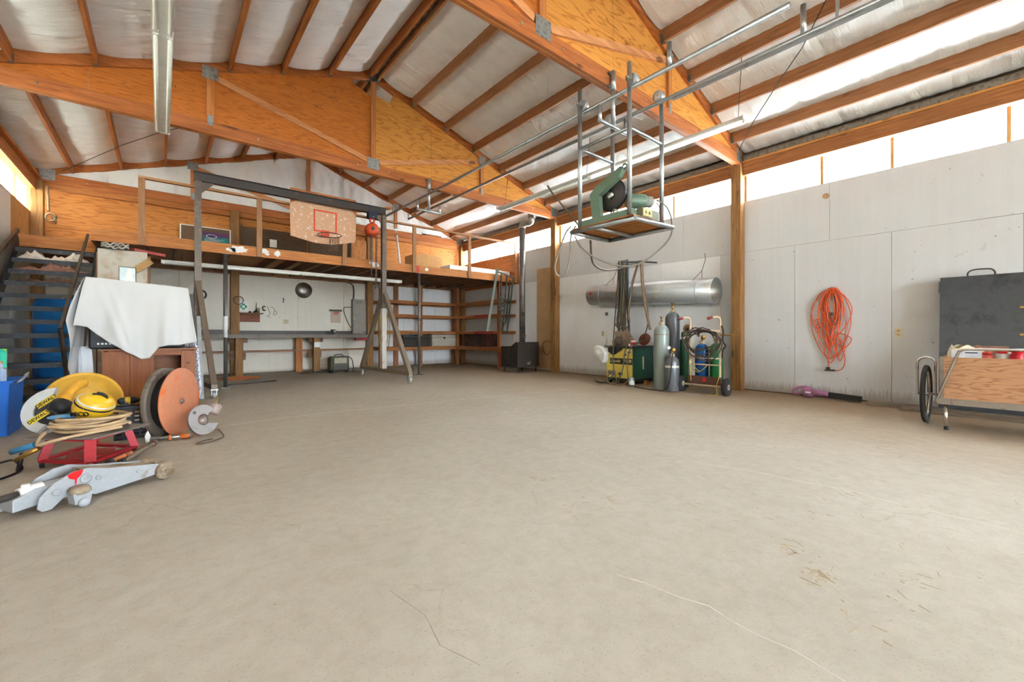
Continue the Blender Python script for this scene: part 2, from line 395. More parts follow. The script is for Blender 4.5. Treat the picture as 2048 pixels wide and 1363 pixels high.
ys = [YF] + [2.42 + 1.22 * k for k in range(-10, 6)]
ys = [y for y in ys if y < 8.6] + [9.72, 10.94, 12.5]
for i in range(len(ys) - 1):
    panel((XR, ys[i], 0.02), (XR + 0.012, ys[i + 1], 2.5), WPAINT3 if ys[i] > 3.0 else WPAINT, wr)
yu = [YF, -7.8, -5.4, -3.0, -0.5, 1.94, 4.38, 6.82, 9.25]
for i in range(len(yu) - 1): panel((XR, yu[i], 2.5), (XR + 0.012, yu[i + 1], 3.42), WPAINT, wr)
panel((XR, 9.25, 2.5), (XR + 0.012, 12.5, 3.42), plywood('bare_ply', (190, 118, 62), (160, 90, 44), 'y'), wr)
for y in (3.29, 7.92, -1.38, 12.45): B((7.97, y - 0.085, 0), (8.145, y + 0.085, 4.06)).build('wall_post', post_wood(), wr, bevel=0.006)
B((XR - 0.006, 8.01, 0.06), (XR, 8.72, 2.83)).build('cement_board', plain('cement_board', (182, 146, 104), 0.8, 0, 0.05, 4), wr)
a = onX(1652, 392, 8.148); MB().cyl((8.15, a.y, a.z), (8.144, a.y, a.z), 0.045, 18).build('wood_plug', plain('plug_tan', (184, 146, 104), 0.7), wr)
a = onX(1214, 627, 8.148); B((8.144, a.y - 0.03, a.z - 0.04), (8.15, a.y + 0.05, a.z + 0.03)).build('metal_patch', plain('patch_dark', (92, 90, 88), 0.6), wr)
for x0, x1 in ((YF, -1.47), (-1.29, 3.20), (3.38, 7.83), (8.01, 12.36)):
    B((8.06, x0, 3.87), (8.12, x1, 4.085)).build('header_beam', wood('header_wood', (172, 112, 66), (128, 78, 42), 'y'), wr)
    B((8.03, x0, 4.085), (8.12, x1, 4.115)).build('header_ledger', wood('ledger_wood', (214, 150, 84), (180, 116, 56), 'y'), wr)
def lump(u, v, y0, y1, sx):
    y = y0 + (y1 - y0) * u; a = v * math.pi
    r = 0.055 + 0.010 * math.sin(y * 7.1) + 0.007 * math.sin(y * 17.3 + 2) + 0.005 * math.sin(y * 41)
    return Vector((sx * 8.11 if sx > 0 else XL + 0.05, y, 4.165)) + Vector((-sx * math.sin(a) * r * 1.0, 0, math.cos(a) * 0.075))
for y0, y1 in ((YF, 3.2), (3.38, 7.83), (8.01, 12.4)):
    MB().grid(lambda u, v: lump(u, v, y0, y1, 1), int((y1 - y0) * 26), 6).build('foam_closure', worn('foam_closure', (128, 118, 106), (92, 82, 70), 0.45, 0.8, 0, 20), wr)
wl = tag(B((XL - 0.12, YF, 0), (XL - 0.014, YB + 0.15, 3.42)).build('wall_left', SHEATH), 'left wall of weathered plywood behind the stairs', None, None, 'structure')
LPLY = painted_wall('weathered_left_ply', (216, 208, 194), (140, 116, 90))
LPLY2 = plywood('left_bare_ply', (196, 146, 86), (160, 110, 58), 'z')
for y0, y1, mt in ((YF, -1, LPLY), (-1, 2.7, LPLY), (2.7, 6.4, LPLY), (6.4, 11.0, LPLY), (11.0, 12.45, LPLY2)):
    if mt is LPLY2: panel((XL - 0.012, y0, 0.02), (XL, y1, 2.6), LPLY, wl); panel((XL - 0.012, y0, 2.6), (XL, y1, 3.40), mt, wl)
    else: panel((XL - 0.012, y0, 0.02), (XL, y1, 3.40), mt, wl)
for y in (3.29, 7.92, -1.38, 12.42): B((XL + 0.005, y - 0.085, 0), (XL + 0.18, y + 0.085, 4.06)).build('wall_post', post_wood(), wl, bevel=0.006)
for x0, x1 in ((YF, -1.47), (-1.29, 3.20), (3.38, 7.83), (8.01, 12.36)):
    B((XL + 0.03, x0, 3.84), (XL + 0.09, x1, 4.06)).build('header_beam', timber('y'), wl)
    B((XL + 0.03, x0, 4.06), (XL + 0.16, x1, 4.11)).build('header_ledger', timber('y'), wl)
MB().grid(lambda u, v: lump(u, v, YF, 12.4, -1), 200, 6).build('foam_closure', _M['foam_closure'], wl)
for w_, x0, x1 in ((wr, XR + 0.125, XR + 0.2), (wl, XL - 0.2, XL - 0.125)):
    B((x0, YF - 0.1, 3.90), (x1, YB + 0.2, 4.50)).build('eave_blocking', SHEATH, w_)
    B((min(x0, x1), YF - 0.1, 3.885), (max(x0, x1), YB + 0.2, 3.90)).build('eave_soffit', SHEATH, w_)
    B((XR - 0.03, YF - 0.1, 3.885) if w_ is wr else (XL - 0.125, YF - 0.1, 3.885), (XR + 0.125, YB + 0.2, 3.90) if w_ is wr else (XL + 0.03, YB + 0.2, 3.90)).build('window_head', timber('y'), w_)
# ---- clerestory strips: translucent corrugated sheets between studs
def fibreglass(c):
    m, nt, b = nodes('fibreglass')
    for l in list(nt.links): nt.links.remove(l)
    out = [n for n in nt.nodes if n.type == 'OUTPUT_MATERIAL'][0]
    t = N(nt, 'ShaderNodeBsdfTranslucent'); t.inputs[0].default_value = (*c, 1)
    d = N(nt, 'ShaderNodeBsdfTransparent'); d.inputs[0].default_value = (1.0, 0.99, 0.96, 1)
    mx = N(nt, 'ShaderNodeMixShader'); mx.inputs[0].default_value = 0.0
    nt.links.new(t.outputs[0], mx.inputs[1]); nt.links.new(d.outputs[0], mx.inputs[2]); nt.links.new(mx.outputs[0], out.inputs[0]); return m
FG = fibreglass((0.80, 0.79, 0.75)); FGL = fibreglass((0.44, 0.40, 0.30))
def clerestory(name, X, sx, label):
    w = tag(B((X, YF, 3.40), (X + sx * 0.09, 12.45, 3.42)).build(name, timber('y')), label, None, None, 'structure')
    edges = [YF, -9.4, -8.2, -7.1, -6.1, -4.5, -3.0, -1.47, -1.29, 0.1, 1.2, 2.05, 3.2, 3.38, 4.6, 5.7, 6.75, 7.83, 8.01, 8.75, 9.3, 10.5, 11.45, 12.4]
    for i in range(len(edges) - 1):
        y0, y1 = edges[i], edges[i + 1]
        if y1 - y0 < 0.3:
            B((min(X + sx * 0.05, X + sx * 0.07), y0 - 0.02, 3.42), (max(X + sx * 0.05, X + sx * 0.07), y1 + 0.02, 3.88)).build('backing_board', SHEATH, w); continue
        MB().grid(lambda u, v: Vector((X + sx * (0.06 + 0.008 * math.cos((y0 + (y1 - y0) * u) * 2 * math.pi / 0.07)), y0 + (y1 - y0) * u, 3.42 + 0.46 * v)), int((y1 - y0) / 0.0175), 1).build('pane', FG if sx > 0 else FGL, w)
        st = B((X + sx * 0.02, y1 - 0.02, 3.42), (X + sx * 0.05, y1 + 0.018, 3.87)).build('stud', wood('stud_wood', (226, 178, 112), (190, 136, 74), 'z'), w)
clerestory('window_1', XR + 0.002, 1, 'glowing clerestory strip of translucent sheets above the white wall')
clerestory('window_2', XL - 0.002, -1, 'glowing clerestory strip above the left wall')
# ---- back wall
gab = [(XL - 0.1, 0), (XR + 0.1, 0), (XR + 0.1, z_roof(5.05)), (XC, z_roof(0)), (XL - 0.1, z_roof(5.05))]
wb = tag(MB().prism([(-x, z) for x, z in gab], 0.1, (0, YB + 0.014, 0), (-1, 0, 0), (0, 0, 1)).build('wall_back', SHEATH), 'back end wall behind the loft and workbench', None, None, 'structure')
xs = [XL, -0.9, 0.32, 1.42, 2.86, 4.08, 4.8, 5.95, 7.05, 8.12]
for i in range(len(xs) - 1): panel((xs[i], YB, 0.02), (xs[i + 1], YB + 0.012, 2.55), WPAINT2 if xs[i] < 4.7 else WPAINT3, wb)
OP = plywood('loft_ply', (212, 138, 68), (172, 98, 42), 'x')
for x0, x1 in ((XL + 0.1, 0.45), (0.45, 1.42), (1.42, 3.1), (3.1, 4.8), (4.8, 6.9), (6.9, 8.1)): panel((x0, YB, 2.6), (x1, YB + 0.012, 4.1), OP, wb)
def gins(u, v):
    x = XL + (XR - XL) * u; top = z_roof(abs(x - XC)) ; z = 4.1 + (top - 4.1) * v
    bul = 0.09 * abs(math.sin((x - 0.3) * math.pi / 1.22)) ** 0.45 + 0.016 * math.sin(x * 23 + z * 7 + 2 * math.sin(z * 3)) * math.sin(z * 5 + x) + 0.007 * math.sin(x * 61 + z * 17)
    return Vector((x, YB - 0.012 - bul, z))
def insul():
    m, nt, b = nodes('vinyl_insulation')
    P = coords(nt, (1, 1, 1)); w = noise(nt, coords(nt, (3, 16, 3)), 1.6, 5, 0.6, 0.5); t = noise(nt, P, 0.8, 5)
    nt.links.new(ramp(nt, t, [(0.3, lin((230, 229, 228))), (0.7, lin((244, 243, 242)))]), b.inputs['Base Color'])
    b.inputs['Roughness'].default_value = 0.8; b.inputs['Specular IOR Level'].default_value = 0.2; bump(nt, b, w, 0.8, 0.02); return m
INS = insul()
MB().grid(gins, 160, 24).build('gable_insulation', INS, wb)
for x in (1.40, 4.80): B((x - 0.09, 12.40, 0), (x + 0.09, 12.585, 4.05)).build('wall_post', post_wood(), wb, bevel=0.006)
B((XL + 0.19, 12.49, 3.93), (8.0, 12.59, 4.05)).build('nailing_girt', timber('x'), wb)
# ---- unseen front wall behind the camera, big open doorway placed and sized for light
wf = tag(B((0.6, YF - 0.1, 3.6), (5.6, YF, 3.9)).box((XL, YF - 0.1, 3.9), (XR, YF, 4.3)).build('wall_front', SHEATH), 'front end wall with wide open doorway', None, None, 'structure')
B((XL, YF - 0.1, 0), (0.6, YF, 3.9)).build('wall_pier', LPLY, wf); B((5.6, YF - 0.1, 0), (XR, YF, 3.9)).build('wall_pier', WPAINT, wf)
MB().prism([(-XL, 4.3), (-XR, 4.3), (-XC, z_roof(0))][::-1], 0.1, (0, YF, 0), (-1, 0, 0), (0, 0, 1)).build('gable_panel', INS, wf)
# ---- roof: deck, purlins, insulation bays
ce = tag(MB().prism([(XC - x, z) for x, z in ((XL - 0.3, z_roof(5.08) + 0.06), (XC, z_roof(0) + 0.12), (XR + 0.3, z_roof(5.05) + 0.06), (XR + 0.3, z_roof(5.05) + 0.1), (XC, z_roof(0) + 0.17), (XL - 0.3, z_roof(5.08) + 0.1))], YB + 0.4 - YF, (XC, YF - 0.2, 0), (-1, 0, 0), (0, 0, 1)).build('ceiling', SHEATH), 'gabled roof lined with white vinyl insulation between timber purlins', None, None, 'structure')
PD = (0.075, 0.80, 1.55, 2.28, 3.03, 3.77, 4.51)
pl_mesh = {}
bays = [(12.44, 7.96), (7.84, 3.33), (3.21, -1.32), (-1.44, -5.97), (-6.09, YF)]
PURL = {-1: wood('purlin_left', (178, 106, 54), (134, 74, 34), 'y'), 1: wood('purlin_right', (176, 122, 82), (136, 90, 56), 'y')}
HANG = worn('hanger_steel', (120, 122, 120), (90, 84, 78), 0.4, 0.5, 0.7)
for sx in (-1, 1):
    for bi, (y1, y0) in enumerate(bays):
        for d in PD:
            x = XC + sx * d; zb = z_pur(d)
            pb = MB(); t = 0.02
            pb.add([(x - t, y0, zb), (x + t, y0, zb), (x + t, y0, z_roof(d) + 0.02 - (0.03 if d < 0.1 else 0)), (x - t, y0, z_roof(d) + 0.02 - (0.03 if d < 0.1 else 0)),
                    (x - t, y1, zb), (x + t, y1, zb), (x + t, y1, z_roof(d) + 0.02 - (0.03 if d < 0.1 else 0)), (x - t, y1, z_roof(d) + 0.02 - (0.03 if d < 0.1 else 0))],
                   [(0, 1, 2, 3), (7, 6, 5, 4), (1, 0, 4, 5), (2, 1, 5, 6), (3, 2, 6, 7), (0, 3, 7, 4)])
            p = pb.build('purlin', PURL[sx], ce)
            hb = MB()
            for yy, s in ((y1, -1), (y0, 1)): hb.box((x - t - 0.004, min(yy, yy + s * 0.05), zb - 0.006), (x + t + 0.004, max(yy, yy + s * 0.05), zb + 0.10))
            if bi < 3: hb.build('hanger', HANG, p)
        for k in range(len(PD)):
            d0 = PD[k] + 0.02; d1 = PD[k + 1] - 0.02 if k + 1 < len(PD) else 5.06
            ph = R.random() * 6; fy = [(y0 + (y1 - y0) * R.random(), R.uniform(-0.12, 0.12), R.uniform(0.006, 0.016)) for _ in range(9)]
            def bay(u, v, d0=d0, d1=d1, y0=y0, y1=y1, ph=ph, sx=sx, k=k, fy=fy):
                d = d0 + (d1 - d0) * u; y = y0 + (y1 - y0) * v
                seam = abs(((y + ph * 0.2 + 0.05 * sx * d) % 1.52) - 0.76) / 0.76
                sag = (0.050 + 0.022 * math.sin(y * 1.7 + ph) ) * (1 - (2 * u - 1) ** 2) ** 0.8 * (0.45 + 0.55 * (1 - seam ** 8))
                wr_ = 0.006 * math.sin(y * 19 + ph + 3 * math.sin(u * 3 + y)) * math.sin(u * math.pi) + 0.0025 * math.sin(y * 43 + ph * 3 + u * 2)
                for f0, fs, fh in fy:
                    q = (y - f0 - fs * (u - 0.5)) / 0.030
                    if abs(q) < 3: wr_ += fh * math.exp(-q * q) * math.sin(math.pi * u)
                return Vector((XC + sx * d, y, z_roof(d) - 0.012 - sag - wr_))
            MB().grid(bay, 10, 200).build('insulation_batt', INS, ce)
B((XC - 0.055, YF, 5.93), (XC + 0.055, 12.4, 5.96)).build('ridge_void_board', worn('ridge_board', (136, 124, 108), (90, 80, 68), 0.5, 0.8), ce)
# ---- plywood web roof trusses
def truss(Y, web, label):
    t = thing('roof_truss', label, 'truss', (XC, Y, ZB0), 'roof trusses across the building')
    wch = {-1: wood('truss_wood', (190, 112, 58), (144, 78, 36), 'x')}[-1]
    yo = 0.05; X0, X1 = XL + 0.02, 8.12
    for s in (-1, 1):          # front and rear plies
        ya, yb_ = (Y - yo, Y - 0.008) if s < 0 else (Y + 0.008, Y + yo)
        B((X0, ya, ZB0), (X1, yb_, ZB1)).build('bottom_chord', wch, t)
        for sd in (-1, 1):
            e = XC + sd * 5.03
            pts = [(XC, z_roof(0)), (e, z_roof(5.03)), (e, z_roof(5.03) - 0.17), (XC, z_roof(0) - 0.17)]
            if sd < 0: pts = pts[::-1]
            MB().prism(pts, yb_ - ya, (0, yb_, 0), (1, 0, 0), (0, 0, 1)).build('top_chord', wch, t)
    B((X0, Y - 0.007, ZB0), (X1, Y + 0.007, ZB1 - 0.02)).build('chord_core', orange_ply('x'), t)
    if web:
        cut = [X0, -0.75, 0.60, 1.85, XC, 4.35, 5.60, 6.95, X1]
        pm = [orange_ply('x'), plywood('red_ply', (206, 120, 48), (170, 88, 30), 'x', 1.5, 0.6, 0.75)]
        for i in range(len(cut) - 1):
            a, b_ = cut[i] + 0.002, cut[i + 1] - 0.002
            za, zb = z_roof(abs(a - XC)) - 0.16, z_roof(abs(b_ - XC)) - 0.16
            if i == 3 or i == 4:      # a ragged notch is cut under the ridge
                pts = [(a, ZB1 - 0.02), (b_, ZB1 - 0.02), (b_, zb if i == 4 else 5.55), (a, za if i == 3 else 5.52)]
                if i == 3: pts = [(a, ZB1 - 0.02), (b_, ZB1 - 0.02), (b_, 5.52), (b_ - 0.36, 5.66), (b_ - 0.4, z_roof(0.4) - 0.16), (a, za)]
                else: pts = [(a, ZB1 - 0.02), (b_, ZB1 - 0.02), (b_, zb), (a + 0.42, z_roof(0.42) - 0.16), (a + 0.34, 5.52), (a, 5.60)]
            else: pts = [(a, ZB1 - 0.02), (b_, ZB1 - 0.02), (b_, zb), (a, za)]
            MB().prism(pts, 0.014, (0, Y + 0.007, 0), (1, 0, 0), (0, 0, 1)).build('web_sheet', pm[1 if i < 4 else 0], t)
    SW = wood('brace_wood', (222, 156, 104), (186, 116, 68), 'x'); SZ = wood('strut_wood', (208, 134, 76), (166, 96, 48), 'z')
    yf = Y - 0.05
    for s in ((-1,) if web else (-1,)):
        k = B((XC - 0.045, yf, ZB1), (XC + 0.045, Y - 0.008, z_roof(0) - 0.17)).build('king_post', SZ, t)
        for sd in (-1, 1):
            x = XC + sd * 2.53
            B((x - 0.045, yf, ZB1), (x + 0.045, Y - 0.008, z_roof(2.53) - 0.17)).build('strut', SZ, t)
            MB().bar((x - sd * 0.05, (yf + Y) / 2, z_roof(2.53) - 0.24), (XC + sd * 0.12, (yf + Y) / 2, ZB1 + 0.06), 0.038, 0.09).build('diagonal_brace', SW, t)
            g = B((x - 0.10, yf - 0.003, z_roof(2.53) - 0.30), (x + 0.10, yf, z_roof(2.53) - 0.11)).build('gusset_plate', HANG2, t)
            B((x - 0.035, yf - 0.003, ZB1 - 0.06), (x + 0.035, yf, ZB1 + 0.09)).build('gusset_plate', HANG2, t)
            e = XC + sd * 4.86
            B((e - 0.11, yf - 0.003, 4.10), (e + 0.11, yf, 4.32)).build('gusset_plate', HANG2, t)
        B((XC - 0.11, yf - 0.003, ZB0 + 0.09), (XC + 0.11, yf, ZB1 + 0.11)).build('gusset_plate', HANG2, t)
        B((XC - 0.09, yf - 0.003, z_roof(0) - 0.25), (XC + 0.09, yf, z_roof(0) - 0.1)).build('gusset_plate', HANG2, t)
    for x in (-1.2, 1.2, 2.8, 3.4, 5.0, 7.2): MB().cyl((x, yf - 0.006, ZB0 + 0.1), (x, yf, ZB0 + 0.1), 0.014, 8).build('bolt_head', HANG2, t)
    if web:
        ink = plain('ink_stamp', (92, 60, 34), 0.8)
        for x, z in ((0.02, 4.62), (1.62, 5.18), (2.3, 5.22), (2.05, 4.98), (3.55, 4.92), (4.6, 4.75)):
            MB().box((x, Y - 0.0085, z), (x + 0.004, Y - 0.007, z + 0.05)).box((x + 0.02, Y - 0.0085, z), (x + 0.024, Y - 0.007, z + 0.06)).box((x + 0.04, Y - 0.0085, z + 0.01), (x + 0.05, Y - 0.007, z + 0.05)).box((x + 0.07, Y - 0.0085, z), (x + 0.075, Y - 0.007, z + 0.055)).box((x + 0.1, Y - 0.0085, z + 0.005), (x + 0.106, Y - 0.007, z + 0.06)).box((x + 0.13, Y - 0.0085, z), (x + 0.14, Y - 0.007, z + 0.03)).build('grade_stamp', ink, t)
    return t
HANG2 = worn('gusset_steel', (170, 172, 170), (132, 130, 126), 0.45, 0.42, 0.75, 22)
truss(TRUSS_Y[0], False, 'open timber end truss against the back gable, no plywood web')
truss(TRUSS_Y[1], True, 'orange plywood web roof truss in front of the loft')
truss(TRUSS_Y[2], True, 'nearest plywood web roof truss carrying the hanging trolley rails')
truss(TRUSS_Y[3], True, 'plywood web roof truss overhead behind the camera')
truss(-6.03, True, 'plywood web roof truss nearest the open doors')
# ================================================================== LOFT
LY, LZ0, LZ1 = 9.6, 2.53, 2.71
SX0, SX1 = -1.90, -0.88                         # stair well
loft = thing('storage_loft', 'timber storage loft with orange rim board across the back end', 'loft', (3.1, 11, LZ0))
RIM = wood('rim_wood', (208, 136, 74), (166, 96, 46), 'x')
rim = B((SX1, LY - 0.02, LZ0), (8.12, LY + 0.02, LZ1)).build('rim_board', RIM, loft)
B((SX0, 10.9, LZ0 - 0.01), (SX1, 10.94, LZ1)).build('stairwell_header', RIM, loft)
B((SX1, LY + 0.02, LZ0), (SX1 + 0.04, 10.9, LZ1)).build('stairwell_trimmer', timber_dark('y'), loft)
B((SX1, LY, LZ1), (8.12, 12.58, LZ1 + 0.016)).build('deck_sheet', plywood('deck_ply', (190, 136, 84), (156, 104, 58), 'x'), loft)
B((SX0, 10.92, LZ1), (SX1, 12.58, LZ1 + 0.016)).build('deck_sheet', _M['deck_ply_x'], loft)
x = -0.6
while x < 8.1:
    if abs(x - 1.4) > 0.13 and abs(x - 4.8) > 0.13:
        B((x - 0.02, LY + 0.02, LZ0 + 0.01), (x + 0.02, 12.5, LZ1)).build('joist', timber_dark('y'), loft)
    x += 0.405
B((XL + 0.2, 12.55, LZ0 - 0.02), (8.1, 12.59, LZ1)).build('ledger', timber_dull('x'), loft)
# guard rail
RW = wood('rail_wood', (188, 136, 90), (150, 100, 60), 'x'); RZ = wood('rail_wood', (176, 128, 88), (140, 96, 62), 'z')
RX = (-0.26, 1.48, 3.12, 4.80, 6.43, 8.08)
for i, x in enumerate(RX):
    B((x - 0.045, LY - 0.06, LZ0 - 0.0), (x + 0.045, LY - 0.021, 3.66)).build('rail_post', RZ, loft)
B((-0.305, LY - 0.075, 3.66), (8.12, LY + 0.0, 3.70)).build('top_rail', RW, loft)
# paint splashes on the rim board
WSP = plain('white_splash', (232, 230, 226), 0.6, 0, 0.03)
RSP = plain('red_splash', (196, 62, 40), 0.6, 0, 0.05)
def splash(cx, cz, w, h, m, par, seed, Y=LY - 0.0215, n=22):
    r = random.Random(seed); pts = []
    for k in range(n):
        a = 2 * math.pi * k / n; q = 0.62 + 0.38 * r.random()
        pts.append((cx + math.cos(a) * w * q, cz + math.sin(a) * h * q))
    MB().prism(pts, 0.0008, (0, Y + 0.0008, 0), (1, 0, 0), (0, 0, 1)).build('paint_splash', m, par)
for i, (u, v, w, h) in enumerate(((478, 496, 0.17, 0.075), (463, 499, 0.10, 0.05), (528, 500, 0.10, 0.055), (555, 507, 0.07, 0.07), (535, 508, 0.05, 0.035), (751, 525, 0.10, 0.085), (742, 520, 0.05, 0.05))):
    p = onY(u, v, LY - 0.02); splash(p.x, min(max(p.z, LZ0 + h), LZ1 - h), w, h, WSP, rim, 40 + i)
p = onY(833, 535, LY - 0.02); MB().box((p.x - 0.05, LY - 0.0215, LZ0 + 0.01), (p.x + 0.07, LY - 0.0205, LZ1 - 0.002)).build('paint_splash', RSP, rim)
splash(5.15, 2.64, 0.06, 0.05, WSP, rim, 61)
# steel pipe props under the rim
PIPE = worn('pipe_prop', (120, 118, 112), (60, 60, 60), 0.4, 0.45, 0.7, 5)
for x, lab in ((0.93, 'left steel pipe prop under the loft rim beside the gantry leg'), (4.95, 'right steel pipe prop under the loft rim beside the shelving')):
    t = thing('pipe_prop', lab, 'pipe prop', (x, LY + 0.0, 0), 'steel pipe props under the loft')
    MB().cyl((x, LY, 0.012), (x, LY, LZ0 - 0.008), 0.033, 12).build('pipe', PIPE, t)
    MB().cyl((x, LY, 0.95), (x, LY, 1.35), 0.0345, 12).build('white_band', WSP, t) if x < 2 else MB().cyl((x, LY, 1.35), (x, LY, 1.43), 0.042, 12).build('coupling', PIPE, t)
    B((x - 0.07, LY - 0.07, 0), (x + 0.07, LY + 0.07, 0.012)).build('foot_plate', PIPE, t)
    B((x - 0.06, LY - 0.04, LZ0 - 0.008), (x + 0.06, LY + 0.04, LZ0)).build('head_plate', PIPE, t)
# ------------------------------------------------------------------ stairs
st = thing('steel_stair', 'dark steel open riser stair climbing to the loft', 'stair', ((SX0 + SX1) / 2, 9.4, 0))
STL = worn('stair_steel', (58, 58, 60), (92, 92, 96), 0.38, 0.42, 0.5, 14)
def sy(z): return 8.05 + 1.05 * z
for xx in (SX0 + 0.02, SX1 - 0.02):
    MB().bar((xx, sy(-0.03) + 0.1, 0.07), (xx, sy(2.6) + 0.1, 2.62), 0.03, 0.22).build('stringer', STL, st)
for k in range(1, 13):
    z = 0.205 * k; y = sy(z)
    B((SX0 + 0.04, y - 0.02, z - 0.035), (SX1 - 0.04, y + 0.21, z)).build('tread', STL, st)
    B((SX0 + 0.04, y - 0.024, z - 0.07), (SX1 - 0.04, y - 0.02, z)).build('tread_lip', STL, st)
# handrail on the right
HR = worn('rail_steel', (86, 74, 62), (60, 54, 48), 0.4, 0.5, 0.5)
xr = -1.03
MB().bar((xr, 8.1, 1.08), (xr, 10.84, 2.82), 0.035, 0.04).build('handrail', HR, st)
MB().bar((xr, 8.1, 1.08), (-0.955, 8.2, 0.22), 0.035, 0.035).build('rail_post', HR, st)
MB().bar((xr, 9.40, 1.90), (-0.96, 9.42, 1.36), 0.035, 0.035).build('rail_post', HR, st)
xl = SX0 + 0.03
MB().bar((xl, sy(1.0), 1.9), (xl, 10.85, 2.78), 0.035, 0.06).build('handrail', HR, st)
# blue drum behind the stair
def barrel():
    c = Vector((-1.47, 11.35, 0)); t = thing('plastic_drum', 'blue plastic drum standing behind the steel stair treads', 'drum', c)
    prof = [(0.26, 0), (0.30, 0.02), (0.315, 0.10), (0.315, 0.5), (0.33, 0.53), (0.33, 0.57), (0.315, 0.60), (0.315, 1.02), (0.33, 1.05), (0.33, 1.09), (0.315, 1.12), (0.315, 1.55), (0.30, 1.62), (0.25, 1.66)]
    MB().lathe(prof, c, n=32).build('drum_body', plain('drum_blue', (30, 132, 208), 0.35, 0, 0.06), t)
    MB().lathe([(0.255, 1.66), (0.262, 1.665), (0.262, 1.70), (0.24, 1.71)], c, n=32).build('drum_lid', plain('drum_lid', (30, 34, 40), 0.5), t)
barrel()
# boards and fluff stored behind / on the upper treads
def fluff(name, x0, x1, y, z, h, mat, label, seed, depth=0.16):
    r = random.Random(seed); ph = [r.random() * 6 for _ in range(6)]
    def hz(s): return h * (0.55 + 0.25 * math.sin(s * 5 + ph[0]) + 0.14 * math.sin(s * 13 + ph[1]) + 0.06 * math.sin(s * 37 + ph[2]))
    def fn(u, v):
        a = v * math.pi; x = x0 + (x1 - x0) * u; hh = hz(x * 2.2) * min(1, 8 * u, 8 * (1 - u))
        return Vector((x, y + depth / 2 - math.cos(a) * depth / 2 * (1 + 0.1 * math.sin(x * 40)), z + 0.002 + max(0.004, hh * math.sin(a)) * (1 + 0.12 * math.sin(x * 60 + v * 9))))
    m = MB().grid(fn, 90, 9)
    n = 91
    m.add([fn(i / 90, 0) for i in range(n)] + [fn(i / 90, 1) for i in range(n)], [(i, i + 1, n + i + 1, n + i) for i in range(n - 1)])
    tag(m.build(name, mat), label, 'insulation')
FW = worn('white_fluff', (222, 210, 196), (188, 168, 148), 0.45, 0.95, 0, 22); FP = worn('pink_fluff', (160, 112, 94), (124, 84, 70), 0.45, 0.95, 0, 18)
fluff('insulation_scrap', SX0 + 0.08, SX1 - 0.08, sy(2.255) + 0.01, 2.255, 0.17, FW, 'torn white insulation heaped on the second highest stair tread', 3)
fluff('insulation_scrap', SX0 + 0.08, SX1 - 0.08, sy(2.05) + 0.01, 2.05, 0.15, FP, 'faded pink insulation roll lying along a tread below the white scraps', 5)
fluff('insulation_scrap', SX0 + 0.12, SX1 - 0.1, sy(1.845) + 0.01, 1.845, 0.10, worn('brown_fluff', (104, 74, 58), (70, 52, 42), 0.45, 0.95, 0, 18), 'dark brown insulation strip on the third tread of the stored scraps', 9)
# ------------------------------------------------------------------ things kept on the loft
LF = LZ1 + 0.016
t = thing('folded_screen', 'brown mesh window screen in a thin white frame leaning on the loft wall', 'screen', (0.9, 12.3, LF))
p0 = onY(361, 447, 12.32); p1 = onY(460, 459, 12.32)
B((p0.x, 12.31, LF), (p1.x, 12.325, p0.z)).build('mesh', worn('brown_mesh', (112, 84, 62), (92, 66, 48), 0.4, 0.8, 0, 20), t)
for a, b in (((p0.x - 0.015, LF), (p0.x + 0.01, p0.z)), ((p1.x - 0.01, LF), (p1.x + 0.015, p0.z)), ((p0.x + 0.01, p0.z - 0.02), (p1.x - 0.01, p0.z))):
    B((a[0], 12.30, a[1]), (b[0], 12.33, b[1])).build('frame_bar', WHITE(), t)
t = thing('product_carton', 'teal and purple printed carton standing on the loft against the screen', 'carton', (1.1, 12.1, LF))
q0 = onY(405, 462, 12.1); q1 = onY(457, 470, 12.1)
B((q0.x, 12.1, LF), (q1.x, 12.26, q0.z)).build('carton_body', plain('carton_teal', (28, 92, 104), 0.5), t)
B((q0.x, 12.096, q0.z - 0.10), (q1.x, 12.0995, q0.z)).build('printed_band', plain('carton_purple', (84, 28, 82), 0.5), t)
B((q1.x - 0.14, 12.096, LF + 0.01), (q1.x - 0.01, 12.0995, q0.z - 0.11)).build('printed_patch', plain('carton_green', (18, 128, 124), 0.5), t)
om = MB().lathe([(0.10, 0), (0.10, 0.002)], (0, 0, 0), n=24)
for v in om.v:
    v.x, v.y, v.z = q0.x + 0.17 + v.x * 1.05, 12.092 - v.z, q0.z - 0.10 + v.y * 0.45
om.build('oval_emblem', WHITE(), t)
om = MB().lathe([(0.085, 0), (0.085, 0.002)], (0, 0, 0), n=24)
for v in om.v: v.x, v.y, v.z = q0.x + 0.17 + v.x * 1.05, 12.0895 - v.z, q0.z - 0.10 + v.y * 0.42
om.build('oval_emblem', plain('carton_navy', (40, 36, 96), 0.5), t)
for k in range(3): B((q0.x + 0.04, 12.096, q0.z - 0.17 - 0.028 * k), (q0.x + 0.42 - 0.05 * k, 12.0995, q0.z - 0.158 - 0.028 * k)).build('print_line', plain('print_grey', (170, 186, 180), 0.6), t)
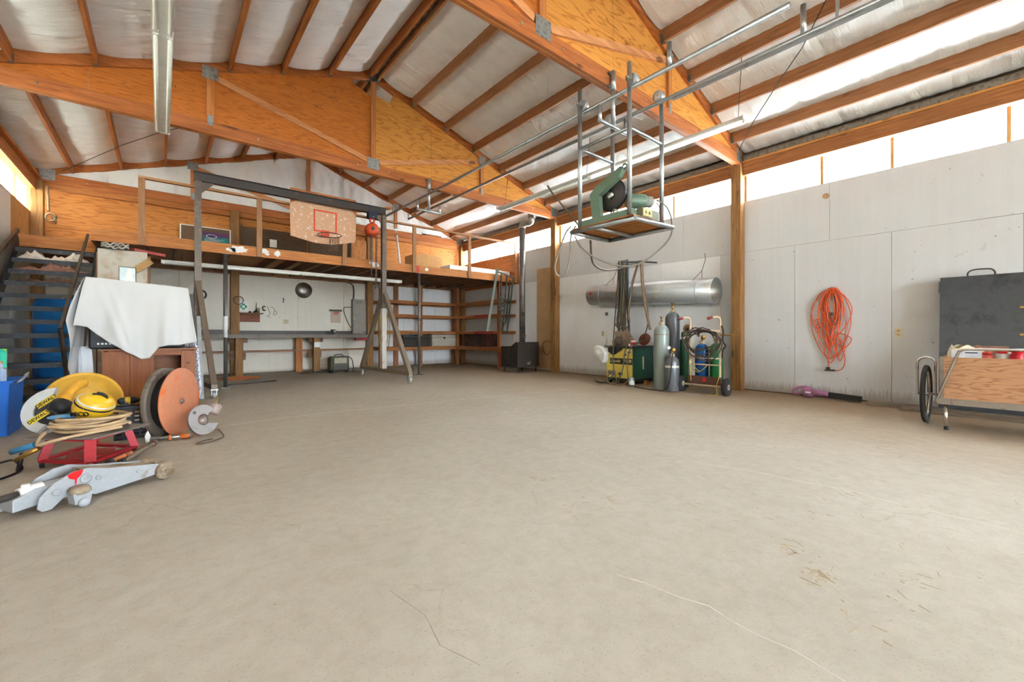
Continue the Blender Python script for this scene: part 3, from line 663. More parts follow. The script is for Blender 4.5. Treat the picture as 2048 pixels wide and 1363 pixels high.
# dark shutters / screens on the loft back wall
DK = plain('shutter_brown', (84, 66, 50), 0.7, 0, 0.08)
def shutter(x0, x1, z1, label, paper=False):
    t = thing('louvred_panel', label, 'louvred panel', ((x0 + x1) / 2, 12.34, LF), 'dark louvred panels along the loft wall')
    n = int((z1 - LF) / 0.042)
    for xx in (x0, x1 - 0.03): B((xx, 12.33, LF), (xx + 0.03, 12.37, z1)).build('side_stile', DK, t)
    for k in range(n):
        z = LF + 0.02 + k * 0.042
        MB().bar((x0 + 0.03, 12.35, z), (x1 - 0.03, 12.35, z), 0.008, 0.036, (0, -0.45, 1)).build('louvre', DK, t)
    if paper: B((x0 + 0.62, 12.318, LF + 0.52), (x0 + 0.78, 12.326, LF + 0.72)).build('paper_note', WHITE(), t)
shutter(1.52, 3.02, LF + 1.0, 'long dark louvred panel with a white paper note pinned on it', True)
shutter(3.08, 4.22, LF + 0.98, 'dark louvred panel behind the basketball board on the loft')
tag(B((4.24, 12.40, LF), (4.68, 12.42, LF + 1.04)).build('plywood_offcut', plywood('offcut', (196, 130, 70), (160, 96, 46), 'z')), 'narrow orange plywood offcut leaning beside the loft post', 'plywood offcut')
t = thing('plastic_pipe', 'white plastic pipe leaning upright on the loft', 'pipe', (4.85, 10.9, LF))
a = onY(802, 526, 11.0); b = onY(793, 470, 11.6)
MB().cyl((a.x, 11.0, LF), b, 0.030, 12).build('pipe', plain('pvc_white', (236, 228, 224), 0.4, 0, 0.03), t)
MB().cyl(b - Vector((0, 0.004, 0.07)), b + Vector((0, 0, 0.01)), 0.040, 12).build('socket_end', plain('pvc_pinkish', (226, 206, 210), 0.4, 0, 0.03), t)
# cardboard and white cartons
CB = plain('cardboard', (196, 146, 92), 0.8, 0, 0.06)
t = thing('cardboard_box', 'torn brown cardboard box flattened on the loft beside a rail post', 'box', (5.6, 10.9, LF))
a = onY(826, 505, 11.0); b = onY(884, 520, 11.0)
MB().prism([(a.x, LF), (b.x, LF), (b.x, b.z + 0.02), (b.x - 0.1, b.z + 0.10), (a.x + 0.5, a.z), (a.x + 0.28, a.z + 0.02), (a.x + 0.2, a.z - 0.06), (a.x, a.z - 0.02)], -0.012, (0, 11.0, 0), (1, 0, 0), (0, 0, 1)).build('front_flap', CB, t)
B((a.x, 11.02, LF), (a.x + 0.012, 11.5, a.z - 0.04)).build('side_wall', CB, t); B((a.x, 11.5, LF), (b.x, 11.512, a.z - 0.05)).build('rear_wall', CB, t)
B((b.x - 0.012, 11.02, LF), (b.x, 11.5, b.z)).build('side_wall', CB, t)
MB().bar((a.x, 10.99, LF + 0.16), (b.x - 0.05, 10.99, LF + 0.13), 0.004, 0.012).build('tape_edge', plain('tape', (150, 106, 62), 0.6), t)
tag(MB().box((a.x - 0.24, 10.9, LF), (a.x - 0.1, 10.98, LF + 0.22)).build('timber_block', timber_dark('z')), 'dark timber block beside the torn cardboard on the loft', 'timber block')
WB = plain('white_carton', (234, 232, 228), 0.45, 0, 0.03)
def carton(u0, u1, v0, Y, h, dep, label, lift=0.0, slot=False):
    a = onY(u0, v0, Y); b = onY(u1, v0, Y); b.x = min(b.x, 8.08)
    t = thing('long_white_carton', label, 'carton', ((a.x + b.x) / 2, Y + dep / 2, LF + lift), 'long white cartons on the loft')
    B((a.x, Y, LF + lift), (b.x, Y + dep, LF + lift + h)).build('carton_body', WB, t)
    B((a.x - 0.004, Y - 0.004, LF + lift + h), (b.x + 0.004, Y + dep + 0.004, LF + lift + h + 0.03)).build('carton_lid', WB, t)
    if slot: B((a.x + 0.3, Y - 0.006, LF + lift + h * 0.5), (a.x + 0.45, Y - 0.001, LF + lift + h * 0.62)).build('hand_slot', BLACK(), t)
carton(900, 1026, 540, 9.85, 0.13, 0.5, 'long white carton lying nearest the loft rim by the ladder')
carton(925, 1015, 530, 10.6, 0.28, 0.4, 'long white carton with a dark hand slot behind the front carton', 0, True)
carton(868, 900, 530, 10.75, 0.16, 0.3, 'thin white carton end next to the torn cardboard box')
# planks and pipes lying on the bottom chord ledge at the back
for i, (u0, v0, u1, v1, m, lab) in enumerate(((720, 445, 855, 477, WHITE(), 'white painted strip of wood laid along the end truss chord'), (846, 473, 885, 484, timber_dull('x'), 'short pale board laid on the end truss chord'))):
    a = onY(u0, v0, 12.36); b = onY(u1, v1, 12.36); b.z = a.z = ZB1 + 0.02 + 0.03 * 0
    tag(MB().bar(Vector((a.x, 12.485, ZB1 + 0.02)), Vector((b.x, 12.485, ZB1 + 0.02)), 0.09, 0.04).build('stored_board', m), lab, 'board')
# basketball backboard clamped on the loft rail, hoop in front
t = thing('basketball_backboard', 'weathered basketball backboard with red target square and folded hoop', 'backboard', (2.7, 9.5, 2.93))
Yb = 9.505
oct_ = [(2.02, 3.02), (2.47, 2.935), (2.84, 2.935), (3.30, 3.05), (3.34, 3.13), (3.345, 3.66), (3.18, 3.80), (2.2, 3.80), (2.01, 3.68)]
BBM = worn('backboard_face', (210, 162, 126), (234, 216, 198), 0.38, 0.7, 0, 14)
MB().prism(oct_, 0.014, (0, Yb, 0), (1, 0, 0), (0, 0, 1)).build('board', BBM, t)
B((2.02, Yb + 0.002, 3.60), (3.35, Yb + 0.016, 4.0)).build('backing_sheet', plywood('backing', (186, 108, 50), (150, 78, 32), 'x'), t)
RP = plain('red_paint', (222, 74, 44), 0.6, 0, 0.08)
for a, b in (((2.46, 3.61), (2.93, 3.64)), ((2.46, 3.18), (2.93, 3.21)), ((2.46, 3.21), (2.49, 3.61)), ((2.90, 3.21), (2.93, 3.61))):
    B((a[0], Yb - 0.0165, a[1]), (b[0], Yb - 0.0145, b[1])).build('target_line', RP, t)
B((2.60, Yb - 0.07, 3.08), (2.76, Yb - 0.015, 3.21)).build('hoop_bracket', plain('hoop_orange', (206, 78, 44), 0.5), t)
HP = DKSTEEL()
MB().ring((2.70, Yb - 0.30, 3.075), (0, 0, 1), 0.225, 0.009, 32, 8).build('hoop_rim', HP, t)
CH = worn('rusty_chain', (138, 104, 74), (96, 72, 54), 0.5, 0.6, 0.5)
for k in range(5):
    a = math.pi * 2 * (0.05 + k * 0.035)
    x0, y0 = 2.70 + 0.225 * math.cos(a), Yb - 0.30 + 0.225 * math.sin(a)
    for j in range(8):
        z = 3.065 - j * 0.036; w = 0.5 * (1 if j % 2 else -1)
        MB().ring((x0 - j * 0.004, y0, z - 0.012), (math.cos(w + a), math.sin(w + a), 0), 0.016, 0.004, 8, 4).build('chain_link', CH, t)
for x, z in ((2.35, 3.22), (3.02, 3.50), (2.98, 3.16)): MB().cyl((x, Yb - 0.022, z), (x, Yb - 0.014, z), 0.016, 10).build('bolt_head', WHITE(), t)
# ================================================================== GANTRY CRANE, HOIST
g = thing('gantry_crane', 'rolling steel gantry crane parked against the loft front', 'gantry crane', (2.2, 9.4, 0))
GS = worn('gantry_steel', (96, 84, 74), (128, 110, 92), 0.4, 0.45, 0.55, 5); GP = worn('gantry_pale', (132, 116, 98), (168, 154, 134), 0.35, 0.5, 0.3, 4)
GYc, GZ = 9.36, 3.90
x0, x1 = 0.44, 3.98
# I beam
MB().box((x0, GYc - 0.055, GZ - 0.012), (x1, GYc + 0.055, GZ)).box((x0, GYc - 0.055, GZ - 0.165), (x1, GYc + 0.055, GZ - 0.153)).box((x0, GYc - 0.005, GZ - 0.153), (x1, GYc + 0.005, GZ - 0.012)).build('i_beam', DKSTEEL(), g)
for xc, sg in ((0.50, 1), (3.93, -1)):
    MB().bar((xc, GYc, 0.20), (xc, GYc, GZ - 0.165), 0.10, 0.10).build('column', GS, g)
    MB().prism([(0, 0), (sg * 0.24, 0), (0, -0.26)], 0.012, (xc, GYc + 0.006, GZ - 0.165), (1, 0, 0), (0, 0, 1)).build('corner_gusset', GS, g)
    for s in (-1, 1):
        yf = GYc + s * 1.22; xf = xc + (0.14 if xc < 2 else 0.05) * -s
        MB().bar((xc, GYc + s * 0.07, 1.93), (xf, yf, 0.20), 0.08, 0.10, (0, 1, 0)).build('raking_leg', GP, g)
        cs = MB(); cs.box((xf - 0.05, yf - 0.07, 0.135), (xf + 0.05, yf + 0.07, 0.147)); cs.box((xf - 0.036, yf - 0.03, 0.045), (xf - 0.030, yf + 0.03, 0.135)); cs.box((xf + 0.030, yf - 0.03, 0.045), (xf + 0.036, yf + 0.03, 0.135))
        c = cs.build('caster', GALV(), g)
        MB().lathe([(0.03, -0.022), (0.056, -0.022), (0.06, -0.016), (0.06, 0.016), (0.056, 0.022), (0.03, 0.022)], (xf, yf, 0.06), (1, 0, 0), 20).build('caster_wheel', plain('caster_grey', (176, 172, 164), 0.5), c)
    kx = 0.14 if xc < 2 else 0.05
    MB().bar((xc + kx, GYc - 1.27, 0.185), (xc - kx, GYc + 1.27, 0.185), 0.08, 0.075).build('base_tube', GP, g)
    if xc > 2: MB().bar((xc, GYc, 0.225), (xc, GYc, 1.6), 0.104, 0.104).build('painted_sleeve', worn('white_steel', (200, 194, 184), (150, 132, 110), 0.35, 0.5, 0.1, 5), g)
# chain hoist with beam trolley
h = thing('chain_hoist', 'orange chain hoist hanging from the right end of the gantry beam', 'chain hoist', (3.66, GYc, 2.2))
ho = plain('hoist_orange', (214, 82, 40), 0.4, 0, 0.08); hr = plain('hoist_red', (170, 48, 36), 0.45)
hx = 3.66
for s in (-1, 1):
    B((hx - 0.10, GYc + s * 0.062 - 0.004, GZ - 0.29), (hx + 0.10, GYc + s * 0.062 + 0.004, GZ - 0.12)).build('trolley_plate', plain('trolley_blue', (36, 40, 62), 0.5), h)
    for dx in (-0.06, 0.06): MB().cyl((hx + dx, GYc + s * 0.035, GZ - 0.135), (hx + dx, GYc + s * 0.058, GZ - 0.135), 0.026, 14).build('trolley_wheel', DKSTEEL(), h)
MB().cyl((hx, GYc - 0.1, GZ - 0.26), (hx, GYc + 0.1, GZ - 0.26), 0.012, 8).build('trolley_pin', CHROME(), h)
MB().ring((hx, GYc, GZ - 0.33), (0, 1, 0), 0.05, 0.022, 20, 8).build('top_hook', ho, h)
ax = (0.25, -1, 0)
hub = Vector((hx, GYc, GZ - 0.53))
MB().lathe([(0.05, -0.13), (0.10, -0.12), (0.145, -0.07), (0.15, 0.0), (0.15, 0.02), (0.12, 0.03)], hub, (0.25, 1, 0), 8).build('gear_cover', ho, h)
MB().lathe([(0.035, -0.16), (0.04, -0.13)], hub, (0.25, 1, 0), 16).build('hub_cap', DKSTEEL(), h)
MB().lathe([(0.10, 0.035), (0.155, 0.045), (0.155, 0.055), (0.13, 0.07), (0.13, 0.09), (0.155, 0.105), (0.155, 0.115), (0.08, 0.12)], hub, (0.25, 1, 0), 20).build('hand_wheel', hr, h)
CHN = worn('steel_chain', (120, 112, 100), (84, 74, 64), 0.5, 0.45, 0.7)
def chain_run(p, q, par, pitch=0.042, r=0.015, wr=0.0052):
    p, q = Vector(p), Vector(q); n = max(2, int((q - p).length / pitch)); d = (q - p) / n
    for k in range(n):
        c = p + d * (k + 0.5); ax = (1, 0.2, 0) if k % 2 else (-0.2, 1, 0); mb = MB()
        u = Vector(ax).normalized(); w = d.normalized(); s = w.cross(u).normalized(); pts = []
        for j in range(10):
            a = 2 * math.pi * j / 10; pts.append(c + s * math.cos(a) * r + w * (math.sin(a) * pitch * 0.66))
        mb.tube(pts, wr, 5, False, None, True).build('chain_link', CHN, par)
for dx, dy, zb in ((-0.07, -0.09, 2.55), (0.06, -0.12, 2.2), (0.02, 0.08, 2.35), (0.10, 0.03, 2.05)):
    chain_run((hx + dx, GYc + dy, GZ - 0.66), (hx + dx * 0.9, GYc + dy, zb), h)
hb = MB().tube(smoothpath([(hx + 0.06, GYc - 0.12, 2.2), (hx + 0.06, GYc - 0.12, 2.12), (hx + 0.10, GYc - 0.12, 2.06), (hx + 0.13, GYc - 0.12, 2.11), (hx + 0.11, GYc - 0.12, 2.15)]), 0.012, 8).build('bottom_hook', DKSTEEL(), h)
# ================================================================== UNDER THE LOFT
# fluorescent strips in one line under the loft
def strip_light(name, p, q, label, group, lit=False, width=0.17, tubes=2, deep=0.06, lit_from=0.0, chains=()):
    """slim batten with end caps and tubes below, from p to q (top centre line)"""
    p, q = Vector(p), Vector(q); t = thing(name, label, 'light fixture', tuple((p + q) / 2), group); d = (q - p).normalized(); sd = Vector((0, 0, 1)).cross(d)
    zc = Vector((0, 0, -deep / 2))
    MB().bar(p + zc, q + zc, width * 0.5, deep).build('batten', WHITE(), t)
    for s in (-1, 1):   # angled reflector wings
        a = sd * s * width * 0.25; b = sd * s * width * 0.5 + Vector((0, 0, -0.012 if tubes == 1 else -0.0))
        MB().add([p + a + Vector((0, 0, -0.012)), q + a + Vector((0, 0, -0.012)), q + b + Vector((0, 0, -deep * 0.7)), p + b + Vector((0, 0, -deep * 0.7)),
                  p + a + Vector((0, 0, -0.004)), q + a + Vector((0, 0, -0.004)), q + b + Vector((0, 0, -deep * 0.6)), p + b + Vector((0, 0, -deep * 0.6))],
                 [(0, 1, 2, 3), (7, 6, 5, 4), (0, 4, 5, 1), (2, 6, 7, 3), (1, 5, 6, 2), (0, 3, 7, 4)]).build('reflector', WHITE(), t)
    n = max(1, round((q - p).length / 2.44)); L = (q - p).length / n
    off = [-width * 0.33, width * 0.33] if tubes == 2 else [0]
    glow = emis('lit_tube', (255, 252, 244), 9.0); cold = plain('cold_tube', (238, 236, 226), 0.3, 0, 0.02)
    for k in range(n):
        a, b = p + d * (L * k + 0.03), p + d * (L * (k + 1) - 0.03)
        for o in off:
            zz = Vector((0, 0, -deep - 0.016 if tubes == 1 else -deep * 0.6 - 0.022)); on = lit and k == 0
            MB().cyl(a + sd * o + zz, b + sd * o + zz, 0.019, 12).build('tube', glow if on else cold, t)
            for e in (a, b): MB().cbox(tuple(e + sd * o + zz + Vector((0, 0, 0.008))), (0.045, 0.03, 0.05) if abs(d.x) < 0.5 else (0.03, 0.045, 0.05)).build('lamp_holder', WHITE(), t)
    for e in (p, q): MB().bar(e + Vector((0, 0, -deep * 0.55)) - d * 0.006, e + Vector((0, 0, -deep * 0.55)) + d * 0.006, width, deep * 1.1).build('end_cap', WHITE(), t)
    for c0, c1 in chains:
        m = MB().cyl(c0, c1, 0.004, 6).build('hanging_chain', DKSTEEL(), t)
    return t
strip_light('strip_light', (0.0, 9.95, 2.36), (4.62, 9.95, 2.36), 'long unlit fluorescent strip under the loft above the workbench', 'fluorescent strips', width=0.14,
            chains=(((0.3, 9.95, 2.36), (0.3, 9.95, 2.53)), ((2.3, 9.95, 2.36), (2.3, 9.95, 2.53)), ((4.3, 9.95, 2.36), (4.3, 9.95, 2.53))))
# workbench
wbn = thing('workbench', 'long steel topped workbench along the back wall', 'workbench', (2.9, 12.2, 0))
BT = worn('bench_top', (70, 66, 58), (48, 44, 40), 0.45, 0.5, 0.3, 5)
bz = 1.0
B((0.2, 11.95, bz - 0.012), (4.70, 12.39, bz)).build('bench_top', BT, wbn)
B((0.2, 11.93, bz - 0.085), (4.70, 11.95, bz + 0.004)).build('front_channel', worn('bench_edge', (108, 96, 84), (80, 70, 62), 0.4, 0.5, 0.3, 8), wbn)
B((0.2, 12.395, bz), (1.30, 12.41, bz + 0.12)).build('splash_board', DKSTEEL(), wbn); B((1.50, 12.565, bz - 0.03), (4.6, 12.585, bz + 0.10)).build('splash_board', DKSTEEL(), wbn)
B((1.50, 12.39, bz - 0.012), (4.70, 12.57, bz)).build('bench_top', BT, wbn)
for x in (1.43, 3.18):
    B((x - 0.07, 11.98, 0), (x + 0.09, 12.13, bz - 0.085)).build('leg', post_wood(), wbn, bevel=0.005)
    B((x - 0.17, 12.14, bz - 0.2), (x + 0.2, 12.19, bz - 0.02)).build('cleat', timber_dark('x'), wbn)
    B((x - 0.16, 12.14, 0.38), (x + 0.16, 12.19, 0.56)).build('cleat', timber_dark('x'), wbn)
for x in (2.82,): B((x - 0.07, 12.30, 0), (x + 0.09, 12.38, bz - 0.09)).build('leg', timber('z'), wbn)
B((3.115, 11.976, 0.66), (3.275, 11.98, 0.80)).build('white_patch', WSP, wbn)
B((0.2, 12.19, 0.56), (4.7, 12.38, 0.60)).build('lower_shelf', timber_dull('x'), wbn)
# bench vise
v = thing('bench_vise', 'small grey bench vise bolted on the workbench', 'vise', (3.62, 12.05, bz))
VS = worn('vise_grey', (86, 84, 80), (54, 52, 50), 0.4, 0.5, 0.6)
MB().lathe([(0.07, 0), (0.07, 0.02), (0.045, 0.03), (0.04, 0.06)], (3.62, 12.05, bz), n=16).build('swivel_base', VS, v)
B((3.585, 12.03, bz + 0.06), (3.655, 12.15, bz + 0.14)).build('fixed_jaw', VS, v); B((3.585, 11.94, bz + 0.06), (3.655, 12.0, bz + 0.14)).build('moving_jaw', VS, v)
MB().cyl((3.62, 11.86, bz + 0.085), (3.62, 12.03, bz + 0.085), 0.014, 10).build('screw', CHROME(), v); MB().cyl((3.55, 11.87, bz + 0.05), (3.69, 11.87, bz + 0.12), 0.006, 8).build('tommy_bar', CHROME(), v)
# things on the wall above the bench
Yw = 12.585
c = onY(608, 580, Yw - 0.02)
t = thing('saw_blade', 'large round steel saw blade hung on the wall above the bench', 'saw blade', (c.x, Yw, c.z - 0.22))
MB().lathe([(0.013, 0.0), (0.215, 0.0), (0.215, 0.003), (0.013, 0.003)], (c.x, Yw + 0.01, c.z), (0, -1, 0), 64).build('blade_disc', plain('blade_steel', (176, 168, 160), 0.42, 0.85, 0.1, 3), t)
teeth = MB()
for k in range(48):
    a = 2 * math.pi * k / 48; teeth.prism([(0.212, 0), (0.222, 0.004), (0.212, 0.014)], -0.002, (c.x, Yw + 0.0095, c.z), (math.cos(a), 0, math.sin(a)), (-math.sin(a), 0, math.cos(a)))
tag(teeth.build('blade_teeth', _M['blade_steel'], t), kind='stuff'); MB().cyl((c.x, Yw + 0.012, c.z), (c.x, Yw - 0.005, c.z), 0.012, 8).build('nail', DKSTEEL(), t)
t = thing('breaker_panel', 'grey metal electrical breaker panel beside the wall post', 'electrical panel', (4.5, Yw, 1.05))
a = onY(708, 600, Yw); PG = plain('panel_grey', (146, 136, 124), 0.5, 0.2, 0.06)
B((4.30, 12.47, 1.02), (4.70, 12.598, 2.03)).build('cabinet', PG, t, bevel=0.006); B((4.33, 12.462, 1.06), (4.67, 12.47, 1.88)).build('door', PG, t)
B((4.42, 12.455, 1.90), (4.58, 12.47, 1.98)).build('label_plate', plain('panel_plate', (126, 118, 108), 0.5), t); B((4.34, 12.455, 1.42), (4.355, 12.462, 1.5)).build('latch', CHROME(), t)
tag(MB().tube(smoothpath([(4.36, 12.55, 2.03), (4.36, 12.55, 2.30), (4.32, 12.56, 2.45), (4.1, 12.57, 2.52), (3.2, 12.575, 2.53)]), 0.014, 8).build('conduit', BLACK()), 'black cable curving up from the breaker panel', 'cable')
tag(MB().tube(smoothpath([(4.30, 12.57, 1.80), (4.13, 12.575, 1.79), (4.08, 12.575, 1.76), (4.10, 12.575, 1.6), (4.25, 12.57, 1.25), (4.45, 12.565, 1.12), (4.72, 12.37, 1.05)]), 0.011, 8).build('power_cable', plain('cable_grey', (96, 88, 78), 0.6)), 'grey power cable looping from the side of the breaker panel', 'cable')
a = onY(672, 632, Yw)
t = thing('wall_notice', 'stained paper notice with red print and curled top above the bench', 'paper notice', (a.x, Yw, a.z - 0.17))
B((a.x - 0.14, Yw + 0.004, a.z - 0.19), (a.x + 0.13, Yw + 0.010, a.z + 0.17)).build('paper', worn('notice_paper', (206, 184, 166), (186, 150, 132), 0.4, 0.8), t)
B((a.x - 0.19, Yw - 0.004, a.z + 0.14), (a.x + 0.17, Yw + 0.003, a.z + 0.19)).build('hanging_strip', DKSTEEL(), t)
for k in range(2): B((a.x - 0.07, Yw + 0.002, a.z + 0.10 - 0.05 * k), (a.x + 0.09 - 0.03 * k, Yw + 0.0035, a.z + 0.125 - 0.05 * k)).build('red_print', plain('print_red', (190, 60, 50), 0.7), t)
def outlet(P, U, label, name='power_outlet', w=0.075, hgt=0.12, nrm=None):
    P = Vector(P); U = Vector(U); Vv = Vector((0, 0, 1)); Nn = U.cross(Vv)
    t = thing(name, label, 'power outlet', tuple(P), 'wall outlets')
    f = lambda mb, u0, u1, v0, v1, t0, t1: mb.prism([(u0, v0), (u1, v0), (u1, v1), (u0, v1)], t1 - t0, P + Nn * t0, U, Vv)
    IV = plain('ivory_plate', (206, 190, 152), 0.45, 0, 0.04)
    f(MB(), -w / 2, w / 2, -hgt / 2, hgt / 2, 0, 0.007).build('cover_plate', IV, t)
    for s in (-1, 1):
        r = f(MB(), -0.017, 0.017, s * 0.028 - 0.015, s * 0.028 + 0.015, 0.007, 0.011).build('socket', plain('ivory_socket', (182, 164, 124), 0.45), t)
        for q in (-1, 1): f(MB(), q * 0.007 - 0.0015, q * 0.007 + 0.0015, s * 0.028 - 0.006, s * 0.028 + 0.006, 0.011, 0.0118).build('slot', BLACK(), r)
a = onY(572, 643, Yw); outlet((a.x, 12.599, a.z), (1, 0, 0), 'double ivory outlet on the wall above the workbench', w=0.13)
# first aid sheet, small shelf, hooks and hand tools
a = onY(484, 611, Yw)
t = thing('first_aid_sheet', 'white sheet with green cross symbol beside the bench post', 'sign', (a.x, Yw, a.z))
B((1.50, 12.590, a.z - 0.13), (1.71, 12.598, a.z + 0.12)).build('sheet', WHITE(), t)
GRN = plain('cross_green', (36, 140, 92), 0.6)
for (dx, dz, w, hh) in ((0, 0.055, 0.03, 0.02), (0, -0.055, 0.03, 0.02), (-0.055, 0, 0.02, 0.03), (0.055, 0, 0.02, 0.03), (0.035, 0.03, 0.012, 0.012), (-0.035, 0.03, 0.012, 0.012), (0.035, -0.03, 0.012, 0.012), (-0.035, -0.03, 0.012, 0.012)):
    B((1.60 + dx - w, 12.588, a.z - 0.02 + dz - hh), (1.60 + dx + w, 12.5895, a.z - 0.02 + dz + hh)).build('cross_mark', GRN, t)
s = thing('bracket_shelf', 'small brown wooden shelf fixed to the wall by the bench post', 'shelf', (1.75, 12.55, 1.35))
B((1.50, 12.44, 1.53), (2.02, 12.598, 1.555)).build('shelf_board', timber_dark('x'), s); B((1.52, 12.58, 1.32), (1.96, 12.598, 1.53)).build('back_board', wood('red_board', (142, 84, 54), (110, 62, 38), 'x'), s)
tag(MB().lathe([(0.075, 0), (0.07, 0.02), (0.045, 0.05), (0.006, 0.07), (0.005, 0.26)], (1.87, 12.52, 1.555), n=16).build('oil_can', DKSTEEL()), 'dark pointed oil can on the small bracket shelf', 'oil can')
tag(MB().lathe([(0.03, 0), (0.03, 0.03), (0.022, 0.035), (0.022, 0.04)], (1.73, 12.52, 1.555), n=14).build('small_tin', DKSTEEL()), 'tiny dark tin beside the oil can', 'tin')
DT = DKSTEEL()
def wall_tool(name, pts, r, label, cat='tool'):
    P = [onY(u, v, Yw) for u, v in pts]
    for q in P: q.y = 12.598 - r
    return tag(MB().tube(smoothpath(P, 5), r, 6).build(name, DT), label, cat)
wall_tool('c_clamp', [(531, 613), (526, 613), (526, 620), (531, 620)], 0.014, 'dark C clamp hung on the bench wall')
wall_tool('wire_hook', [(535, 612), (538, 620), (540, 628), (534, 632), (541, 634)], 0.005, 'bent wire hook hung on the bench wall', 'hook')
wall_tool('wire_coil', [(541, 614), (546, 615), (549, 620), (547, 628), (552, 629), (554, 624), (550, 621)], 0.005, 'loop of thin wire hung on the bench wall', 'wire')
wall_tool('wall_hook', [(565, 598), (568, 597), (566, 604), (567, 603)], 0.010, 'small iron hook above the outlet on the bench wall', 'hook')
a = onY(516, 620, Yw); tag(B((a.x - 0.045, 12.585, a.z - 0.06), (a.x + 0.045, 12.598, a.z + 0.06)).build('key_plate', plain('dull_tan', (140, 126, 92), 0.7)), 'small tan plate on the bench wall', 'plate')
MBk = MB(); c = Vector((1.40, 12.385, 1.85)); tag(MBk.ring(c + Vector((0.07, 0, 0)), (0.1, 1, 0), 0.10, 0.010, 24, 6).build('iron_ring', DT), 'iron ring hung on the bench post', 'ring')
a = onY(403, 589, Yw); tag(MB().ring((a.x - 0.02, 12.585, a.z), (0, 1, 0), 0.11, 0.02, 20, 8, (-1.2, 1.6)).build('iron_shackle', DT), 'heavy curved iron shackle on the wall left of the bench', 'shackle')
# generator / compressor box on the floor
c = onZ(688, 746); c = Vector((c.x, 11.6, 0))
t = thing('portable_generator', 'small olive green portable machine on the floor under the bench', 'generator', tuple(c))
OL = worn('olive_paint', (96, 96, 76), (70, 64, 52), 0.4, 0.5, 0.2)
MB().bbox_bev((c.x - 0.23, c.y - 0.17, 0.03), (c.x + 0.23, c.y + 0.2, 0.42), 0.05).build('housing', OL, t)
B((c.x - 0.15, c.y - 0.178, 0.25), (c.x + 0.15, c.y - 0.171, 0.39)).build('front_plate', plain('plate_tan', (170, 160, 140), 0.5), t)
B((c.x - 0.16, c.y - 0.178, 0.07), (c.x + 0.16, c.y - 0.171, 0.22)).build('grille', DKSTEEL(), t)
MB().tube(smoothpath([(c.x - 0.1, c.y, 0.42), (c.x - 0.09, c.y, 0.46), (c.x + 0.09, c.y, 0.46), (c.x + 0.1, c.y, 0.42)]), 0.012, 8).build('carry_handle', BLACK(), t)
for dx in (-0.2, 0.2): B((c.x + dx - 0.03, c.y - 0.15, 0), (c.x + dx + 0.03, c.y + 0.15, 0.032)).build('skid_foot', RUBBER(), t)
tag(MB().tube(smoothpath([(c.x + 0.2, c.y - 0.1, 0.42), (c.x + 0.3, c.y - 0.14, 0.34), (c.x + 0.34, c.y - 0.16, 0.1), (c.x + 0.36, c.y - 0.1, 0.012), (c.x + 0.7, c.y - 0.05, 0.012)]), 0.011, 8).build('machine_lead', BLACK()), 'black lead drooping from the portable machine', 'cable')
tag(MB().tube(smoothpath([(c.x - 0.24, c.y, 0.06), (c.x - 0.5, c.y + 0.05, 0.045), (c.x - 0.9, c.y + 0.1, 0.012)]), 0.012, 8).build('air_hose', RUBBER()), 'dark hose running left from the portable machine', 'hose')
tag(B((4.22, 12.0, 0.83), (4.62, 12.1, 0.905)).build('red_tool_tray', plain('tray_red', (150, 36, 34), 0.5)), 'red tray hung under the bench edge', 'tray')
# yellow hose loops hung on the shelf post
YH = plain('hose_yellow', (172, 138, 42), 0.55)
for i in range(3):
    a = onY(745 + i * 5, 640, 12.15)
    pts = [Vector((4.98 + 0.12 * math.cos(q) * (1 + 0.2 * i) + 0.03 * i, 11.975 - 0.02 * i, 1.18 + 0.62 * math.sin(q) - 0.04 * i)) for q in [2 * math.pi * k / 24 for k in range(24)]]
    if i == 0: hs = MB()
    hs.tube(pts, 0.012, 8, False, None, True)
tag(hs.build('hanging_hose', YH), 'yellow hose hung in long loops on the shelf post', 'hose')
# orange cord heap on the floor by the bench leg
def coilpath(c, rx, ry, turns, n, seed, z0=0.01, dz=0.004, wob=0.18):
    r = random.Random(seed); ph = r.random() * 6; pts = []
    for k in range(n):
        a = 2 * math.pi * turns * k / n; w = 1 + wob * math.sin(a * 0.37 + ph) + wob * 0.6 * math.sin(a * 1.13 + ph * 2)
        pts.append(Vector((c[0] + rx * w * math.cos(a) + 0.02 * math.sin(a * 0.21), c[1] + ry * w * math.sin(a), z0 + dz * turns * k / n + 0.006 * (1 + math.sin(a * 2.3 + ph)))))
    return pts
a = onZ(475, 759)
tag(MB().tube(coilpath((a.x + 0.05, a.y, 0), 0.32, 0.18, 9, 190, 4), 0.007, 6).build('extension_cord', plain('cord_orange_dull', (178, 100, 50), 0.6)), 'orange extension cord heaped on the floor by the bench leg', 'cord')
tag(MB().bar((0.98, 9.95, 0.012), (1.9, 10.25, 0.012), 0.05, 0.024).build('steel_bar', DKSTEEL()), 'flat dark steel bar on the floor beside the left pipe prop', 'steel bar')
